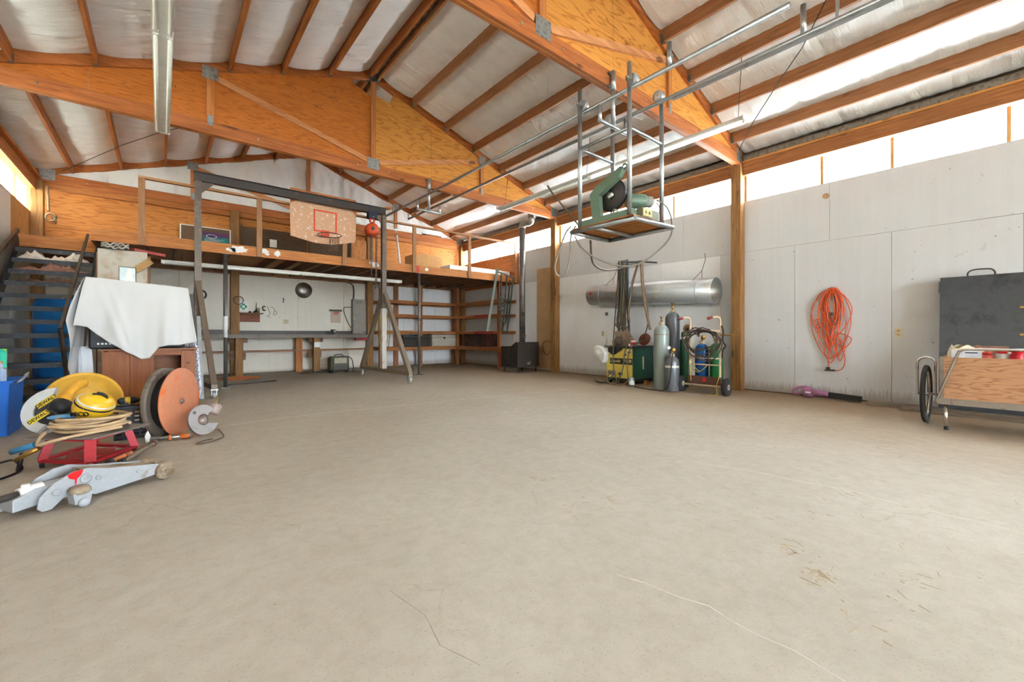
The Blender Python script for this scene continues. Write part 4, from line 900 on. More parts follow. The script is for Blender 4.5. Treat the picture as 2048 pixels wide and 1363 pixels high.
# ------------------------------------------------------------------ corner shelving
SW = wood('shelf_wood', (184, 118, 66), (140, 82, 42), 'x'); SWy = wood('shelf_wood', (184, 118, 66), (140, 82, 42), 'y'); SP = wood('shelf_post', (170, 112, 70), (128, 80, 46), 'z')
sh = thing('corner_shelving', 'L shaped open timber shelving in the back right corner', 'shelving', (7.0, 12.0, 0))
levels = (0.60, 1.10, 1.60, 2.02)
for x, y in ((4.98, 12.08), (6.30, 12.12), (7.60, 12.02), (7.60, 9.74)): B((x - 0.045, y - 0.045, 0), (x + 0.045, y + 0.045, LZ0)).build('shelf_post', SP, sh)
B((7.60 + 0.05, 12.33, 0), (7.84, 12.46, LZ0)).build('shelf_post', SP, sh); B((5.6, 12.54, 0), (5.75, 12.585, LZ0)).build('shelf_post', SP, sh)
for z in levels:
    B((4.90, 11.98, z - 0.09), (7.555, 12.02, z)).build('front_rail', SW, sh)
    B((7.515, 9.60, z - 0.09), (7.555, 11.98, z)).build('front_rail', SWy, sh)
    B((4.93, 12.54, z - 0.09), (7.60, 12.58, z)).build('back_rail', SW, sh)
    B((8.09, 9.60, z - 0.09), (8.13, 12.3, z)).build('back_rail', SWy, sh)
B((4.93, 12.02, 0.60), (7.50, 12.54, 0.618)).build('shelf_board', SW, sh); B((7.55, 9.62, 0.60), (8.09, 12.0, 0.618)).build('shelf_board', SWy, sh)
for z in levels[1:]:
    B((4.93, 12.03, z), (6.0, 12.16, z + 0.016)).build('shelf_slat', SW, sh)
for y0, y1, z in ((10.2, 10.9, 1.56), (9.9, 10.9, 1.06)): B((7.512, y0, z - 0.04), (7.5145, y1, z + 0.035)).build('paint_splash', plain('red_splash2', (166, 52, 44), 0.6), sh)
MB().box((7.553, 9.693, 0.0), (7.60, 9.6945, 0.55)).build('paint_splash', _M['red_splash2'], sh)
def chest(u0, u1, v1, Y, h, dep, mat, label, name='tool_chest', lid=True):
    a = onY(u0, v1, Y); b = onY(u1, v1, Y)
    t = thing(name, label, 'tool box', ((a.x + b.x) / 2, Y, 0.618))
    MB().bbox_bev((a.x, Y, 0.618), (b.x, Y + dep, 0.618 + h * 0.7), 0.012).build('box_body', mat, t)
    MB().prism([(0, 0), (dep, 0), (dep, h * 0.24), (dep * 0.5, h * 0.3), (0.02, h * 0.2)], b.x - a.x, (a.x, Y, 0.618 + h * 0.7 + 0.004), (0, 1, 0), (0, 0, 1)).build('box_lid', mat, t)
    B(((a.x + b.x) / 2 - 0.03, Y - 0.012, 0.618 + h * 0.6), ((a.x + b.x) / 2 + 0.03, Y - 0.001, 0.618 + h * 0.74)).build('latch', CHROME(), t)
    MB().tube(smoothpath([(a.x + (b.x - a.x) * .35, Y + dep * .5, 0.62 + h), (a.x + (b.x - a.x) * .4, Y + dep * .5, 0.66 + h), (a.x + (b.x - a.x) * .6, Y + dep * .5, 0.66 + h), (a.x + (b.x - a.x) * .65, Y + dep * .5, 0.62 + h)], 4), 0.008, 6).build('handle', DKSTEEL(), t)
chest(807, 860, 690, 12.04, 0.36, 0.36, worn('chest_black', (52, 46, 40), (80, 66, 52), 0.35, 0.5, 0.3), 'black metal tool box on the bottom shelf nearest the pipe prop')
chest(864, 912, 690, 12.05, 0.40, 0.38, worn('chest_white', (196, 188, 172), (150, 134, 112), 0.35, 0.5, 0.2), 'dirty white metal tool box on the bottom shelf')
t = thing('rusty_crate', 'rusty brown steel crate on the bottom shelf of the right wall shelving', 'crate', (7.85, 11.0, 0.618))
RU = worn('rust_brown', (92, 58, 42), (60, 42, 34), 0.5, 0.7, 0.3, 6)
B((7.60, 10.35, 0.618), (8.05, 11.6, 1.0)).build('crate_body', RU, t); B((7.59, 10.33, 1.0), (8.06, 11.62, 1.04)).build('crate_rim', RU, t)
tag(MB().box((7.62, 10.4, 1.045), (8.0, 10.9, 1.06)).build('flat_tray', DKSTEEL()), 'flat dark tray lying on the rusty crate', 'tray')
# steel ladder frame hung on the shelving end
ld = thing('hanging_ladder', 'green grey welded steel ladder frame hung on the end shelf post', 'ladder frame', (7.4, 9.5, 0.9))
LG = worn('frame_grey', (92, 94, 84), (64, 62, 56), 0.4, 0.5, 0.5)
def lp(u, v, Y=9.50): return onY(u, v, Y)
TL, BL = lp(995, 537), lp(974, 662, 9.62); TR, BR = lp(1027, 553), lp(1014, 666)
MB().bar(TL, BL, 0.05, 0.07).build('side_rail', LG, ld)
for (a, b) in (((1003, 545), (999, 656)), ((1014, 548), (1005, 664)), ((1027, 553), (1014, 666)), ((1020, 560), (1012, 645))):
    MB().bar(lp(*a), lp(*b), 0.03, 0.03).build('upright', LG, ld)
for (a, b) in (((995, 543), (1030, 556)), ((997, 596), (1021, 600)), ((996, 603), (1012, 606)), ((996, 610), (1010, 613)), ((999, 657), (1014, 666)), ((1003, 640), (1012, 644)), ((996, 618), (1009, 621))):
    MB().bar(lp(*a, 9.485), lp(*b, 9.485), 0.03, 0.04).build('rung', LG, ld)
# wood stove with flue
sv = thing('wood_stove', 'rusty black box wood stove standing by the tan board', 'wood stove', (7.55, 8.75, 0))
SB = worn('stove_black', (62, 54, 48), (104, 84, 66), 0.32, 0.55, 0.4, 6)
sx0, sx1, sy0, sy1 = 7.12, 7.88, 8.35, 9.05
MB().prism([(sy0, 0.14), (sy1, 0.14), (sy1, 0.68), (sy0 + 0.30, 0.68), (sy0 + 0.10, 0.80), (sy0, 0.80)], sx1 - sx0, (sx0, 0, 0), (0, 1, 0), (0, 0, 1)).build('firebox', SB, sv, bevel=0.008)
B((sx0 - 0.02, sy0 + 0.36, 0.22), (sx0 - 0.001, sy1 - 0.06, 0.60)).build('fire_door', SB, sv); MB().cyl((sx0 - 0.05, sy0 + 0.42, 0.41), (sx0 - 0.02, sy0 + 0.42, 0.41), 0.012, 8).build('door_knob', CHROME(), sv)
B((sx0 - 0.03, sy0 + 0.2, 0.125), (sx1 + 0.01, sy1 + 0.01, 0.14)).build('hearth_plate', SB, sv)
for xx in (sx0 + 0.05, sx1 - 0.08):
    for yy in (sy0 + 0.04, sy1 - 0.08): MB().cyl((xx, yy, 0), (xx, yy, 0.14), 0.018, 8).build('leg', SB, sv)
for dy in (0.1, 0.19): MB().cyl((sx0 - 0.006, sy1 - dy, 0.19), (sx0 - 0.001, sy1 - dy, 0.19), 0.035, 16).build('air_damper', DKSTEEL(), sv)
writing('wf', 0.12, (7.5, sy0 - 0.001, 0.24), (1, 0, 0), (0, 0, 1), plain('chalk', (200, 196, 188), 0.9), sv, 'chalk_mark')
fp = worn('flue_pipe', (120, 112, 108), (84, 74, 68), 0.45, 0.45, 0.6, 3)
fx, fy = 7.6, 8.72
MB().cyl((fx, fy, 0.70), (fx, fy, 3.92), 0.082, 20).build('flue_pipe', fp, sv)
for z in (1.6, 2.5, 3.3): MB().cyl((fx, fy, z), (fx, fy, z + 0.02), 0.085, 20).build('pipe_seam', fp, sv)
MB().tube(smoothpath([(fx, fy, 3.90), (fx, fy - 0.01, 3.98), (fx - 0.0, fy - 0.12, 4.02), (fx, fy - 0.26, 4.0), (fx, fy - 0.36, 4.03), (fx, fy - 0.38, 4.12)], 5), 0.088, 20).build('elbow', worn('elbow_galv', (164, 158, 146), (120, 112, 100), 0.4, 0.4, 0.7), sv)
MB().cyl((fx, fy - 0.38, 4.10), (fx, fy - 0.38, z_roof(4.5) - 0.03), 0.10, 20).build('roof_collar', _M['elbow_galv'], sv)
tag(MB().tube([Vector((8.13, 8.3, 0.68)) + Vector((0, 0.17 * math.cos(q), 0.19 * math.sin(q) * (1 - 0.25 * math.sin(q)))) for q in [2 * math.pi * k / 28 for k in range(28)]], 0.008, 6, False, None, True).build('wire_loop', plain('loop_brown', (96, 66, 44), 0.7)), 'brown wire loop hung low on the tan board behind the stove', 'wire')
a = onX(1030, 668, 8.14); outlet((8.148, 9.2, 0.95), (0, -1, 0), 'ivory outlet on the white wall left of the stove pipe')
# ================================================================== OVERHEAD: STRIP LIGHTS, RAILS, SAW PLATFORM
strip_light('strip_light', (0.01, 8.1, 4.045), (0.01, 2.75, 4.045), 'twin tube fluorescent strip fixed under the trusses at upper left', 'fluorescent strips', width=0.17)
def roofz(x): return z_pur(abs(x - XC))
strip_light('strip_light', (6.01, 2.35, 3.93), (6.01, 7.68, 3.93), 'lit fluorescent strip hung on chains beside the saw platform', 'fluorescent strips', True, width=0.20, tubes=1,
            chains=(((6.01, 2.45, 3.93), (6.13, 2.45, roofz(6.13))), ((6.01, 5.1, 3.93), (6.13, 5.1, roofz(6.13))), ((6.01, 7.5, 3.93), (6.13, 7.5, roofz(6.13)))))
G = GALV()
X1, X2, RZ_ = 4.0, 4.51, 3.74
rl = thing('trolley_rails', 'pair of galvanised pipe rails slung below the roof trusses', 'rails', (4.25, 5, 3.55))
MB().cyl((X1, 1.22, RZ_), (X1, 9.42, RZ_), 0.024, 12).build('rail_pipe', G, rl)
MB().cyl((X2, -1.0, RZ_), (X2, 9.28, RZ_), 0.024, 12).build('rail_pipe', G, rl)
MB().box((X2 - 0.022, -1.0, RZ_ - 0.045), (X2 + 0.022, 2.55, RZ_ - 0.024)).build('stiffener_strip', G, rl)
for Y in (3.19, 7.82):
    MB().cyl((4.255, Y, 3.55), (4.255, Y, 4.23), 0.026, 12).build('drop_pipe', G, rl)
    MB().cyl((4.255, Y, 4.0), (4.255, Y, 4.225), 0.034, 12).build('sleeve', G, rl)
    for z in (4.04, 4.19): MB().cyl((4.18, Y + 0.02, z), (4.33, Y + 0.02, z), 0.012, 8).build('u_bolt', HANG, rl)
    MB().cyl((X1 - 0.02, Y, 3.55), (X2 + 0.02, Y, 3.55), 0.024, 12).build('cross_pipe', G, rl)
    for x in (X1, X2): MB().cyl((x, Y, 3.53), (x, Y, 3.73), 0.022, 12).build('stub_pipe', G, rl)
for x, y, z in ((X1, 2.30, 4.0), (X2, 1.27, 4.02), (X2, 9.27, 3.86), (X1, 9.0, 3.86)): MB().cyl((x, y, RZ_), (x, y, z), 0.024, 12).build('stub_pipe', G, rl)
for s in (-1, 1): MB().bar((X2 + 0.02 * s, 1.02, RZ_), (X2 + 0.10 + 0.12 * s, 1.02, roofz(X2 + 0.15)), 0.03, 0.008).build('hanger_strap', G, rl)
# rolling frame
fr = thing('pipe_trolley', 'galvanised pipe frame hanging from the rails with a plywood platform', 'hanging frame', (4.22, 3.05, 2.22))
LX0, LX1, FY0, FY1 = 3.93, 4.575, 2.73, 3.44
for x, y, sx in ((LX0, FY0, 1), (LX0, FY1, 1), (LX1, FY0, -1), (LX1, FY1, -1)):
    top = 3.98 if sx > 0 else 3.86
    MB().cyl((x, y, 2.28), (x, y, top), 0.026, 12).build('leg_pipe', G, fr)
    wx = X1 if sx > 0 else X2
    MB().cyl((x - sx * 0.05, y, 3.815), (wx + sx * 0.03, y, 3.815), 0.009, 8).build('axle', CHROME(), fr)
    MB().lathe([(0.02, -0.03), (0.062, -0.03), (0.066, -0.024), (0.05, -0.006), (0.048, 0.0), (0.05, 0.006), (0.066, 0.024), (0.062, 0.03), (0.02, 0.03)], (wx, y, 3.815), (1, 0, 0), 24).build('sheave_wheel', plain('sheave_grey', (196, 198, 198), 0.35, 0.4, 0.06), fr)
    MB().cbox((x - sx * 0.01, y, 3.815), (0.03, 0.07, 0.05)).build('axle_clamp', G, fr)
for p, q in (((LX0, FY0, 3.27), (LX0, FY1, 3.27)), ((LX0, FY0, 3.27), (LX1, FY0, 3.27)), ((LX0, FY1, 3.27), (LX1, FY1, 3.27))): MB().cyl(p, q, 0.021, 12).build('tie_pipe', G, fr)
pc = [Vector((3.86, 3.52, 2.26)), Vector((3.90, 2.64, 2.26)), Vector((4.60, 2.60, 2.26)), Vector((4.60, 3.52, 2.26))]
for i in range(4): MB().cyl(pc[i], pc[(i + 1) % 4], 0.026, 12).build('platform_pipe', G, fr)
MB().cyl((3.90, 3.17, 2.255), (4.60, 3.15, 2.255), 0.022, 12).build('platform_pipe', G, fr)
B((3.87, 2.64, 2.286), (4.60, 3.52, 2.30)).build('platform_board', plywood('platform_ply', (186, 122, 66), (150, 86, 42), 'y'), fr)
# chop saw
PZ = 2.30
cs = thing('chop_saw', 'old green abrasive chop saw on the hanging platform', 'chop saw', (4.15, 3.05, PZ))
GN = worn('machine_green', (108, 132, 112), (128, 132, 112), 0.35, 0.5, 0.1, 8)
B((3.93, 2.70, PZ), (4.13, 3.46, PZ + 0.09)).build('base', GN, cs, bevel=0.006)
B((4.13, 2.74, PZ), (4.36, 3.1, PZ + 0.06)).build('base', GN, cs, bevel=0.006)
Yz = lambda y, z: (y, z)
MB().prism([(3.30, 2.39), (3.18, 2.39), (3.20, 2.66), (2.92, 2.80), (2.86, 2.88), (2.90, 2.92), (3.26, 2.77), (3.34, 2.70)], 0.07, (3.99, 0, 0), (0, 1, 0), (0, 0, 1)).build('arm', GN, cs, bevel=0.006)
MB().ring((4.025, 2.86, 2.905), (1, 0, 0), 0.03, 0.012, 16, 6).build('lift_eye', GN, cs)
MB().lathe([(0.02, -0.015), (0.19, -0.015), (0.19, 0.015), (0.02, 0.015)], (4.12, 3.10, 2.66), (1, 0, 0), 36).build('blade_guard', BLACK(), cs)
MB().lathe([(0.02, 0.016), (0.175, 0.016), (0.175, 0.022), (0.02, 0.022)], (4.12, 3.10, 2.66), (-1, 0, 0), 36).build('cutting_disc', worn('disc_dark', (64, 56, 52), (96, 74, 62), 0.3, 0.7), cs)
MB().lathe([(0.02, 0.0), (0.05, 0.0), (0.05, 0.03), (0.02, 0.03)], (4.096, 3.10, 2.66), (-1, 0, 0), 20).build('disc_flange', CHROME(), cs)
MB().lathe([(0.07, 0), (0.085, 0.02), (0.085, 0.2), (0.08, 0.22)], (4.15, 2.92, 2.56), (0.85, -0.5, 0), 16).build('motor', GN, cs)
MB().lathe([(0.06, 0.22), (0.065, 0.24), (0.065, 0.3), (0.03, 0.33)], (4.15, 2.92, 2.56), (0.85, -0.5, 0), 16).build('motor_end', worn('motor_grey', (140, 142, 132), (110, 108, 98), 0.4), cs)
MB().cyl((4.3, 2.84, 2.36), (4.3, 2.84, 2.52), 0.03, 10).build('motor_foot', GN, cs)
MB().ring((4.06, 3.02, 2.43), (1, 0, 0), 0.035, 0.01, 14, 6).build('vise_screw', CHROME(), cs)
sb = thing('switch_box', 'small switch box with yellow face on the platform corner', 'switch box', (4.3, 2.72, PZ))
B((4.02, 2.63, PZ), (4.36, 2.70, PZ + 0.10)).build('box_body', worn('switch_dark', (110, 108, 84), (84, 80, 64), 0.4), sb)
B((4.03, 2.623, PZ + 0.012), (4.20, 2.63, PZ + 0.092)).build('yellow_face', plain('switch_yellow', (198, 172, 92), 0.5), sb)
for x in (4.07, 4.14): B((x, 2.618, PZ + 0.035), (x + 0.022, 2.623, PZ + 0.065)).build('push_button', plain('button_dark', (70, 40, 36), 0.5), sb)
# hoses hanging from the platform
HG = plain('hose_grey', (132, 126, 116), 0.5); HD = plain('hose_dark', (104, 92, 76), 0.55)
def hose(name, pts, r, m, label, cat='hose', k=8): return tag(MB().tube(smoothpath(pts, k), r, 8).build(name, m), label, cat)
hose('air_hose', [(3.84, 3.5, 2.33), (3.80, 3.56, 2.24), (3.76, 3.63, 2.02), (3.74, 3.68, 1.84), (3.78, 3.66, 1.74), (3.86, 3.60, 1.78), (3.88, 3.55, 2.0), (3.87, 3.53, 2.22), (3.9, 3.48, 2.34)], 0.012, HG, 'grey hose hanging in a loop off the left end of the platform')
hose('air_hose', [(3.90, 3.5, 2.22), (3.98, 3.45, 2.08), (4.10, 3.3, 1.93), (4.28, 3.05, 1.83), (4.45, 2.85, 1.90), (4.60, 2.66, 2.12), (4.62, 2.62, 2.3), (4.58, 2.66, 2.5), (4.5, 2.75, 2.6)], 0.011, HG, 'grey hose slung in a long curve under the platform')
hose('power_cable', [(4.2, 3.50, 2.2), (5.0, 4.1, 2.06), (6.4, 4.9, 2.2), (7.6, 5.35, 2.45), (8.04, 5.46, 2.6)], 0.014, HD, 'dark cable running from the platform to the wall hook', 'cable')
hose('power_cable', [(4.08, 3.5, 2.28), (4.04, 3.7, 2.55), (4.0, 3.95, 2.85), (3.98, 4.05, 3.0)], 0.012, HD, 'brown hose pair tied up to a string above the platform', 'cable')
hose('motor_lead', [(4.45, 2.72, 2.55), (4.55, 2.74, 2.5), (4.58, 2.8, 2.4), (4.5, 2.85, 2.32)], 0.007, HD, 'short motor lead curling beside the chop saw', 'cable')
tag(MB().cyl((3.98, 4.05, 2.98), (3.98, 4.05, roofz(3.98) - 0.0), 0.001, 5).build('string', plain('string_blue', (90, 110, 150), 0.7)), 'thin string tying the brown hoses to a purlin', 'string')
# loose cables stapled across the roof
def onRoof(u, v):
    d = ray(u, v); k = -0.342 if u > 700 else 0.342
    # z = 5.845 + k (X - XC)
    t = (5.845 - k * XC - H) / (d[2] - k * d[0]); return Vector((t * d[0], t * d[1], H + t * d[2]))
for pts, lab in ((((1652, 0), (1604, 96), (1560, 160), (1505, 246), (1478, 300)), 'black cable crossing the right roof slope under the purlins'), (((125, 342), (180, 318), (245, 290), (310, 268), (372, 252)), 'black cable crossing the far left roof slope')):
    tag(MB().tube([onRoof(*p) for p in pts], 0.006, 6).build('roof_cable', BLACK()), lab, 'cable')
# ================================================================== LEFT SIDE
# ---- covered television on its cabinet
OAK = wood('oak_cabinet', (164, 96, 50), (122, 66, 32), 'z', 0.8, 0.45, False); OAKx = wood('oak_cabinet', (164, 96, 50), (122, 66, 32), 'x', 0.8, 0.45, False)
cx0, cx1, cy0, cy1, cz = -0.58, 0.37, 7.40, 7.95, 0.80
cb = thing('tv_cabinet', 'brown oak television cabinet with one open compartment', 'cabinet', ((cx0 + cx1) / 2, cy0, 0))
B((cx0, cy0, 0), (cx0 + 0.02, cy1, cz)).build('side_panel', OAK, cb); B((cx1 - 0.02, cy0, 0), (cx1, cy1, cz)).build('side_panel', OAK, cb)
B((cx0 - 0.015, cy0 - 0.02, cz), (cx1 + 0.015, cy1, cz + 0.025)).build('top_board', OAKx, cb); B((cx0 + 0.02, cy0 + 0.02, 0.05), (cx1 - 0.02, cy1, 0.07)).build('floor_board', OAKx, cb)
B((cx0 + 0.02, cy1 - 0.012, 0.0), (cx1 - 0.02, cy1, cz)).build('back_board', OAKx, cb); B((-0.08, cy0 + 0.02, 0.44), (cx1 - 0.16, cy1 - 0.012, 0.458)).build('inner_shelf', OAKx, cb)
B((cx0 + 0.02, cy0, 0.0), (cx1 - 0.02, cy0 + 0.02, 0.05)).build('plinth', OAKx, cb); B((-0.08, cy0, cz - 0.07), (cx1 - 0.16, cy0 + 0.02, cz)).build('top_rail', OAKx, cb)
d = B((cx0 + 0.005, cy0 - 0.02, 0.05), (-0.32, cy0 - 0.002, cz - 0.01)).build('door', OAK, cb)
d2 = B((-0.315, cy0 - 0.02, 0.05), (-0.08, cy0 - 0.002, cz - 0.01)).build('door', OAK, cb); B((-0.275, cy0 - 0.026, 0.12), (-0.12, cy0 - 0.02, cz - 0.08)).build('raised_panel', OAK, d2)
B((-0.105, cy0 - 0.03, 0.38), (-0.09, cy0 - 0.02, 0.46)).build('door_pull', BRASS(), d2)
d3 = B((cx1 - 0.16, cy0 - 0.02, 0.05), (cx1 - 0.005, cy0 - 0.002, cz - 0.01)).build('door', OAK, cb)
B((cx1 - 0.13, cy0 - 0.026, 0.12), (cx1 - 0.035, cy0 - 0.02, cz - 0.08)).build('raised_panel', OAK, d3); MB().ring((cx1 - 0.085, cy0 - 0.03, 0.62), (0, 1, 0), 0.014, 0.004, 12, 5).build('door_pull', DKSTEEL(), d3)
tz = cz + 0.027
tv = thing('television', 'boxy black television hidden under the white sheet', 'television', (-0.2, 7.6, tz))
MB().bbox_bev((-0.70, 7.40, tz), (0.25, 7.85, 1.63), 0.02).build('tv_body', BLACK(), tv); B((-0.64, 7.39, tz + 0.13), (0.19, 7.399, 1.59)).build('screen', plain('screen_glass', (20, 22, 24), 0.15), tv)
for k in range(7): B((-0.62 + k * 0.035, 7.3885, tz + 0.055), (-0.60 + k * 0.035 + 0.004 * (k % 2), 7.3898, tz + 0.078)).build('front_print', WHITE(), tv)
# white sheet
CL = nodes('white_cloth')
CL[2].inputs['Base Color'].default_value = (*lin((214, 212, 210)), 1); CL[2].inputs['Roughness'].default_value = 0.85
wv = noise(CL[1], coords(CL[1], (1, 1, 1)), 60, 3); bump(CL[1], CL[2], wv, 0.06, 0.002); CLM = CL[0]
hem = [(-0.78, 1.12), (-0.70, 1.10), (-0.63, 1.02), (-0.52, 0.92), (-0.36, 0.80), (-0.20, 0.69), (-0.12, 0.70), (-0.03, 0.84), (0.06, 0.865), (0.18, 0.865), (0.36, 0.90)]
def hemz(x):
    for (a, za), (b, zb) in zip(hem, hem[1:]):
        if x <= b: return za + (zb - za) * max(0, (x - a)) / (b - a)
    return hem[-1][1]
def sheet(u, v):
    xt = -0.72 + 1.0 * u; xb = -0.82 + 1.19 * u; zt = 1.725 - 0.075 * u
    if v < 0.25:                                   # top, back to front
        k = v / 0.25; return Vector((xt + 0.0, 7.88 - 0.495 * k, zt + 0.006 - 0.03 * max(0, abs(u - 0.5) - 0.44) * 10))
    k = (v - 0.25) / 0.75; x = xt + (xb - xt) * k ** 0.8; z = zt + (hemz(x) - zt) * k
    fold = 1.5 * (0.020 * math.sin(u * 17 + k * 2.2) * k + 0.030 * k * math.exp(-((u - 0.10 - 0.28 * k) / 0.05) ** 2) + 0.026 * k * math.exp(-((u - 0.19 - 0.30 * k) / 0.045) ** 2) + 0.022 * k * math.exp(-((u - 0.72) / 0.05) ** 2) + 0.008 * k * math.sin(u * 41 + 3 * k))
    return Vector((x, 7.372 - 0.05 * k - fold, z))
sm = MB().grid(sheet, 110, 64)
def flapL(u, v):
    k = v; y = 7.372 + 0.51 * u; x = -0.72 - 0.11 * k ** 0.7 - 0.02 * math.sin(u * 15 + k * 3) * k
    return Vector((x - 0.05 * k * (1 - u) * (1 if k < 0.75 else 1), y - 0.05 * k * (1 - u), 1.725 - (1.41 - 0.86 * (1 - u) ** 3) * k))
sm.grid(flapL, 26, 40)
def flapR(u, v):
    k = v; y = 7.372 + 0.51 * u
    return Vector((0.28 + 0.09 * k + 0.012 * math.sin(u * 14) * k, y - 0.05 * k * (1 - u), 1.653 - (0.755) * k * (1 - 0.05 * math.sin(u * 9))))
sm.grid(flapR, 20, 30)
so = sm.build('white_sheet', CLM); tag(so, 'white bed sheet draped over the television and cabinet', 'sheet')
md = so.modifiers.new('thick', 'SOLIDIFY'); md.thickness = 0.003; md.offset = 1
# white plastic folding leg boards beside the cabinet
for k, lab in enumerate(('front white board standing between the stair and the oak cabinet', 'middle white board standing left of the oak cabinet', 'rear white board standing left of the oak cabinet')):
    tag(MB().bar((-0.68 - 0.05 * k, 7.47 + 0.05 * k, 0.0), (-0.74 - 0.03 * k, 7.62 + 0.05 * k, 0.86 - 0.02 * k), 0.10, 0.014, (0, 1, 0)).build('white_board', plain('white_board', (226, 228, 234), 0.5, 0, 0.03)), lab, 'board')
tag(MB().tube(smoothpath([(0.0, 7.37, 0.83), (0.1, 7.36, 0.85), (0.2, 7.36, 0.84), (0.3, 7.37, 0.83)]), 0.006, 6).build('tv_lead', BLACK()), 'thin black lead lying on the cabinet edge below the sheet', 'cable')
# ---- boards behind the sheet
pb = thing('leaning_plywood', 'dirty white plywood sheet standing behind the covered television', 'plywood sheet', (-0.48, 9.2, 0))
PY = 9.22
LEAN = worn('dirty_ply', (206, 196, 180), (182, 156, 122), 0.45, 0.8, 0, 3)
B((-0.77, PY, 0), (-0.18, PY + 0.018, 2.36)).build('sheet_face', LEAN, pb)
B((-0.79, PY + 0.02, 0), (-0.14, PY + 0.05, 2.30)).build('backing_stud', timber_dark('z'), pb)
tag(MB().bar((-0.36, PY - 0.05, 2.02), (-0.13, PY - 0.06, 2.22), 0.04, 0.10).build('split_log', wood('split_wood', (196, 156, 98), (160, 116, 66), 'x')), 'split chunk of pale wood fixed askew to the dirty plywood', 'wood chunk')
t = thing('picture_frame', 'small framed mirror propped on top of the sheet covered television', 'frame', (-0.4, 7.75, 1.68))
a = onY(239, 560, 7.8); b = onY(271, 536, 7.8)
B((a.x, 7.80, 1.682), (b.x, 7.82, b.z)).build('glass', plain('mirror_grey', (170, 184, 186), 0.2, 0.6), t)
for p, q in (((a.x - 0.008, 1.682), (a.x, b.z + 0.008)), ((b.x, 1.682), (b.x + 0.008, b.z + 0.008)), ((a.x, b.z), (b.x, b.z + 0.008))): B((p[0], 7.79, p[1]), (q[0], 7.825, q[1])).build('frame_edge', DKSTEEL(), t)
MB().prism([(a.x + 0.05, 1.69), (a.x + 0.15, 1.69), (a.x + 0.125, b.z - 0.004), (a.x + 0.08, b.z - 0.004)], 0.004, (0, 7.799, 0), (1, 0, 0), (0, 0, 1)).build('white_card', WHITE(), t)
# stored under the joists
def roll(y, z, x0, x1, n, m, label, name='folded_blanket'):
    mb = MB()
    for k in range(n):
        mb.grid(lambda u, v, k=k: Vector((x0 + (x1 - x0) * u, y + 0.4 * v, z + 0.028 * k + 0.01 * math.sin(u * 9 + k) + 0.012 * math.sin(u * 23 + k * 2) * (1 - v) + 0.022)), 30, 3)
        mb.tube([Vector((x0 + (x1 - x0) * i / 30, y - 0.004, z + 0.028 * k + 0.012 + 0.01 * math.sin(i / 30 * 9 + k) + 0.012 * math.sin(i / 30 * 23 + k * 2))) for i in range(31)], 0.014, 6)
    return tag(mb.build(name, m), label, 'blanket')
roll(9.12, 2.365, -0.72, -0.40, 3, worn('blanket_grey', (176, 168, 156), (120, 110, 100), 0.4, 0.9, 0, 9), 'folded grey blanket on top of the dirty plywood under the loft')
tag(MB().bar((-0.37, 9.24, 2.385), (0.02, 9.5, 2.37), 0.12, 0.045).build('red_board', plain('faded_red', (170, 76, 68), 0.6)), 'faded red board resting on the dirty plywood under the loft', 'board')
# ---- leaning strips and spotted ironing board by the gantry leg
t = thing('ironing_board', 'ironing board with blue spotted white cover leaning by the gantry leg', 'ironing board', (0.42, 7.75, 0))
def spot():
    m, nt, b = nodes('spotted_cover'); v = N(nt, 'ShaderNodeTexVoronoi'); v.inputs['Scale'].default_value = 34; nt.links.new(coords(nt, (1, 1, 1)), v.inputs['Vector'])
    nt.links.new(ramp(nt, v.outputs['Distance'], [(0.28, lin((60, 74, 120))), (0.34, lin((226, 228, 234)))]), b.inputs['Base Color']); b.inputs['Roughness'].default_value = 0.9; return m
pts = [(-0.15, 0), (0.15, 0), (0.17, 0.2), (0.16, 0.75), (0.08, 1.1), (0.0, 1.18), (-0.08, 1.1), (-0.16, 0.75), (-0.17, 0.2)]
MB().prism(pts, 0.035, (0.40, 8.32, 0.02), (0.55, -0.83, 0), (-0.06, -0.03, 1)).build('padded_board', spot(), t)
MB().bar((0.35, 8.42, 0.1), (0.38, 8.28, 1.0), 0.02, 0.02).build('leg', GALV(), t)
tag(MB().bar((0.40, 8.35, 0.0), (0.34, 8.42, 1.65), 0.03, 0.10, (1, 0, 0)).build('slotted_angle', DKSTEEL()), 'dark slotted steel angle leaning between the sheet and gantry leg', 'steel angle')
tag(MB().bar((0.49, 8.18, 0.0), (0.45, 8.3, 1.30), 0.012, 0.05, (1, 0, 0)).build('metal_strip', plain('dull_strip', (168, 166, 160), 0.6)), 'pale metal strip leaning behind the gantry leg', 'metal strip')
# ---- flanged wheel, standing on edge
n_ = Vector((0.87, -0.50, 0)).normalized(); wc = Vector((0.155, 5.45, 0.337))
w = thing('flanged_drum', 'rusty orange steel drum with two flanges standing on edge', 'steel drum', (wc.x, wc.y, 0))
RO = worn('rust_orange', (206, 132, 96), (214, 106, 48), 0.42, 0.6, 0.1, 4); RG = worn('rust_grey', (126, 116, 104), (92, 84, 76), 0.4, 0.6, 0.3, 5)
MB().lathe([(0.03, 0), (0.328, 0), (0.337, -0.006), (0.337, -0.018), (0.33, -0.022)], wc, n_, 56).build('front_flange', RO, w)
MB().lathe([(0.27, -0.022), (0.262, -0.07), (0.27, -0.12)], wc, n_, 48).build('drum_core', plain('core_black', (40, 36, 34), 0.6), w)
MB().lathe([(0.33, -0.118), (0.337, -0.122), (0.337, -0.165), (0.328, -0.17), (0.05, -0.17)], wc, n_, 56).build('rear_flange', RG, w)
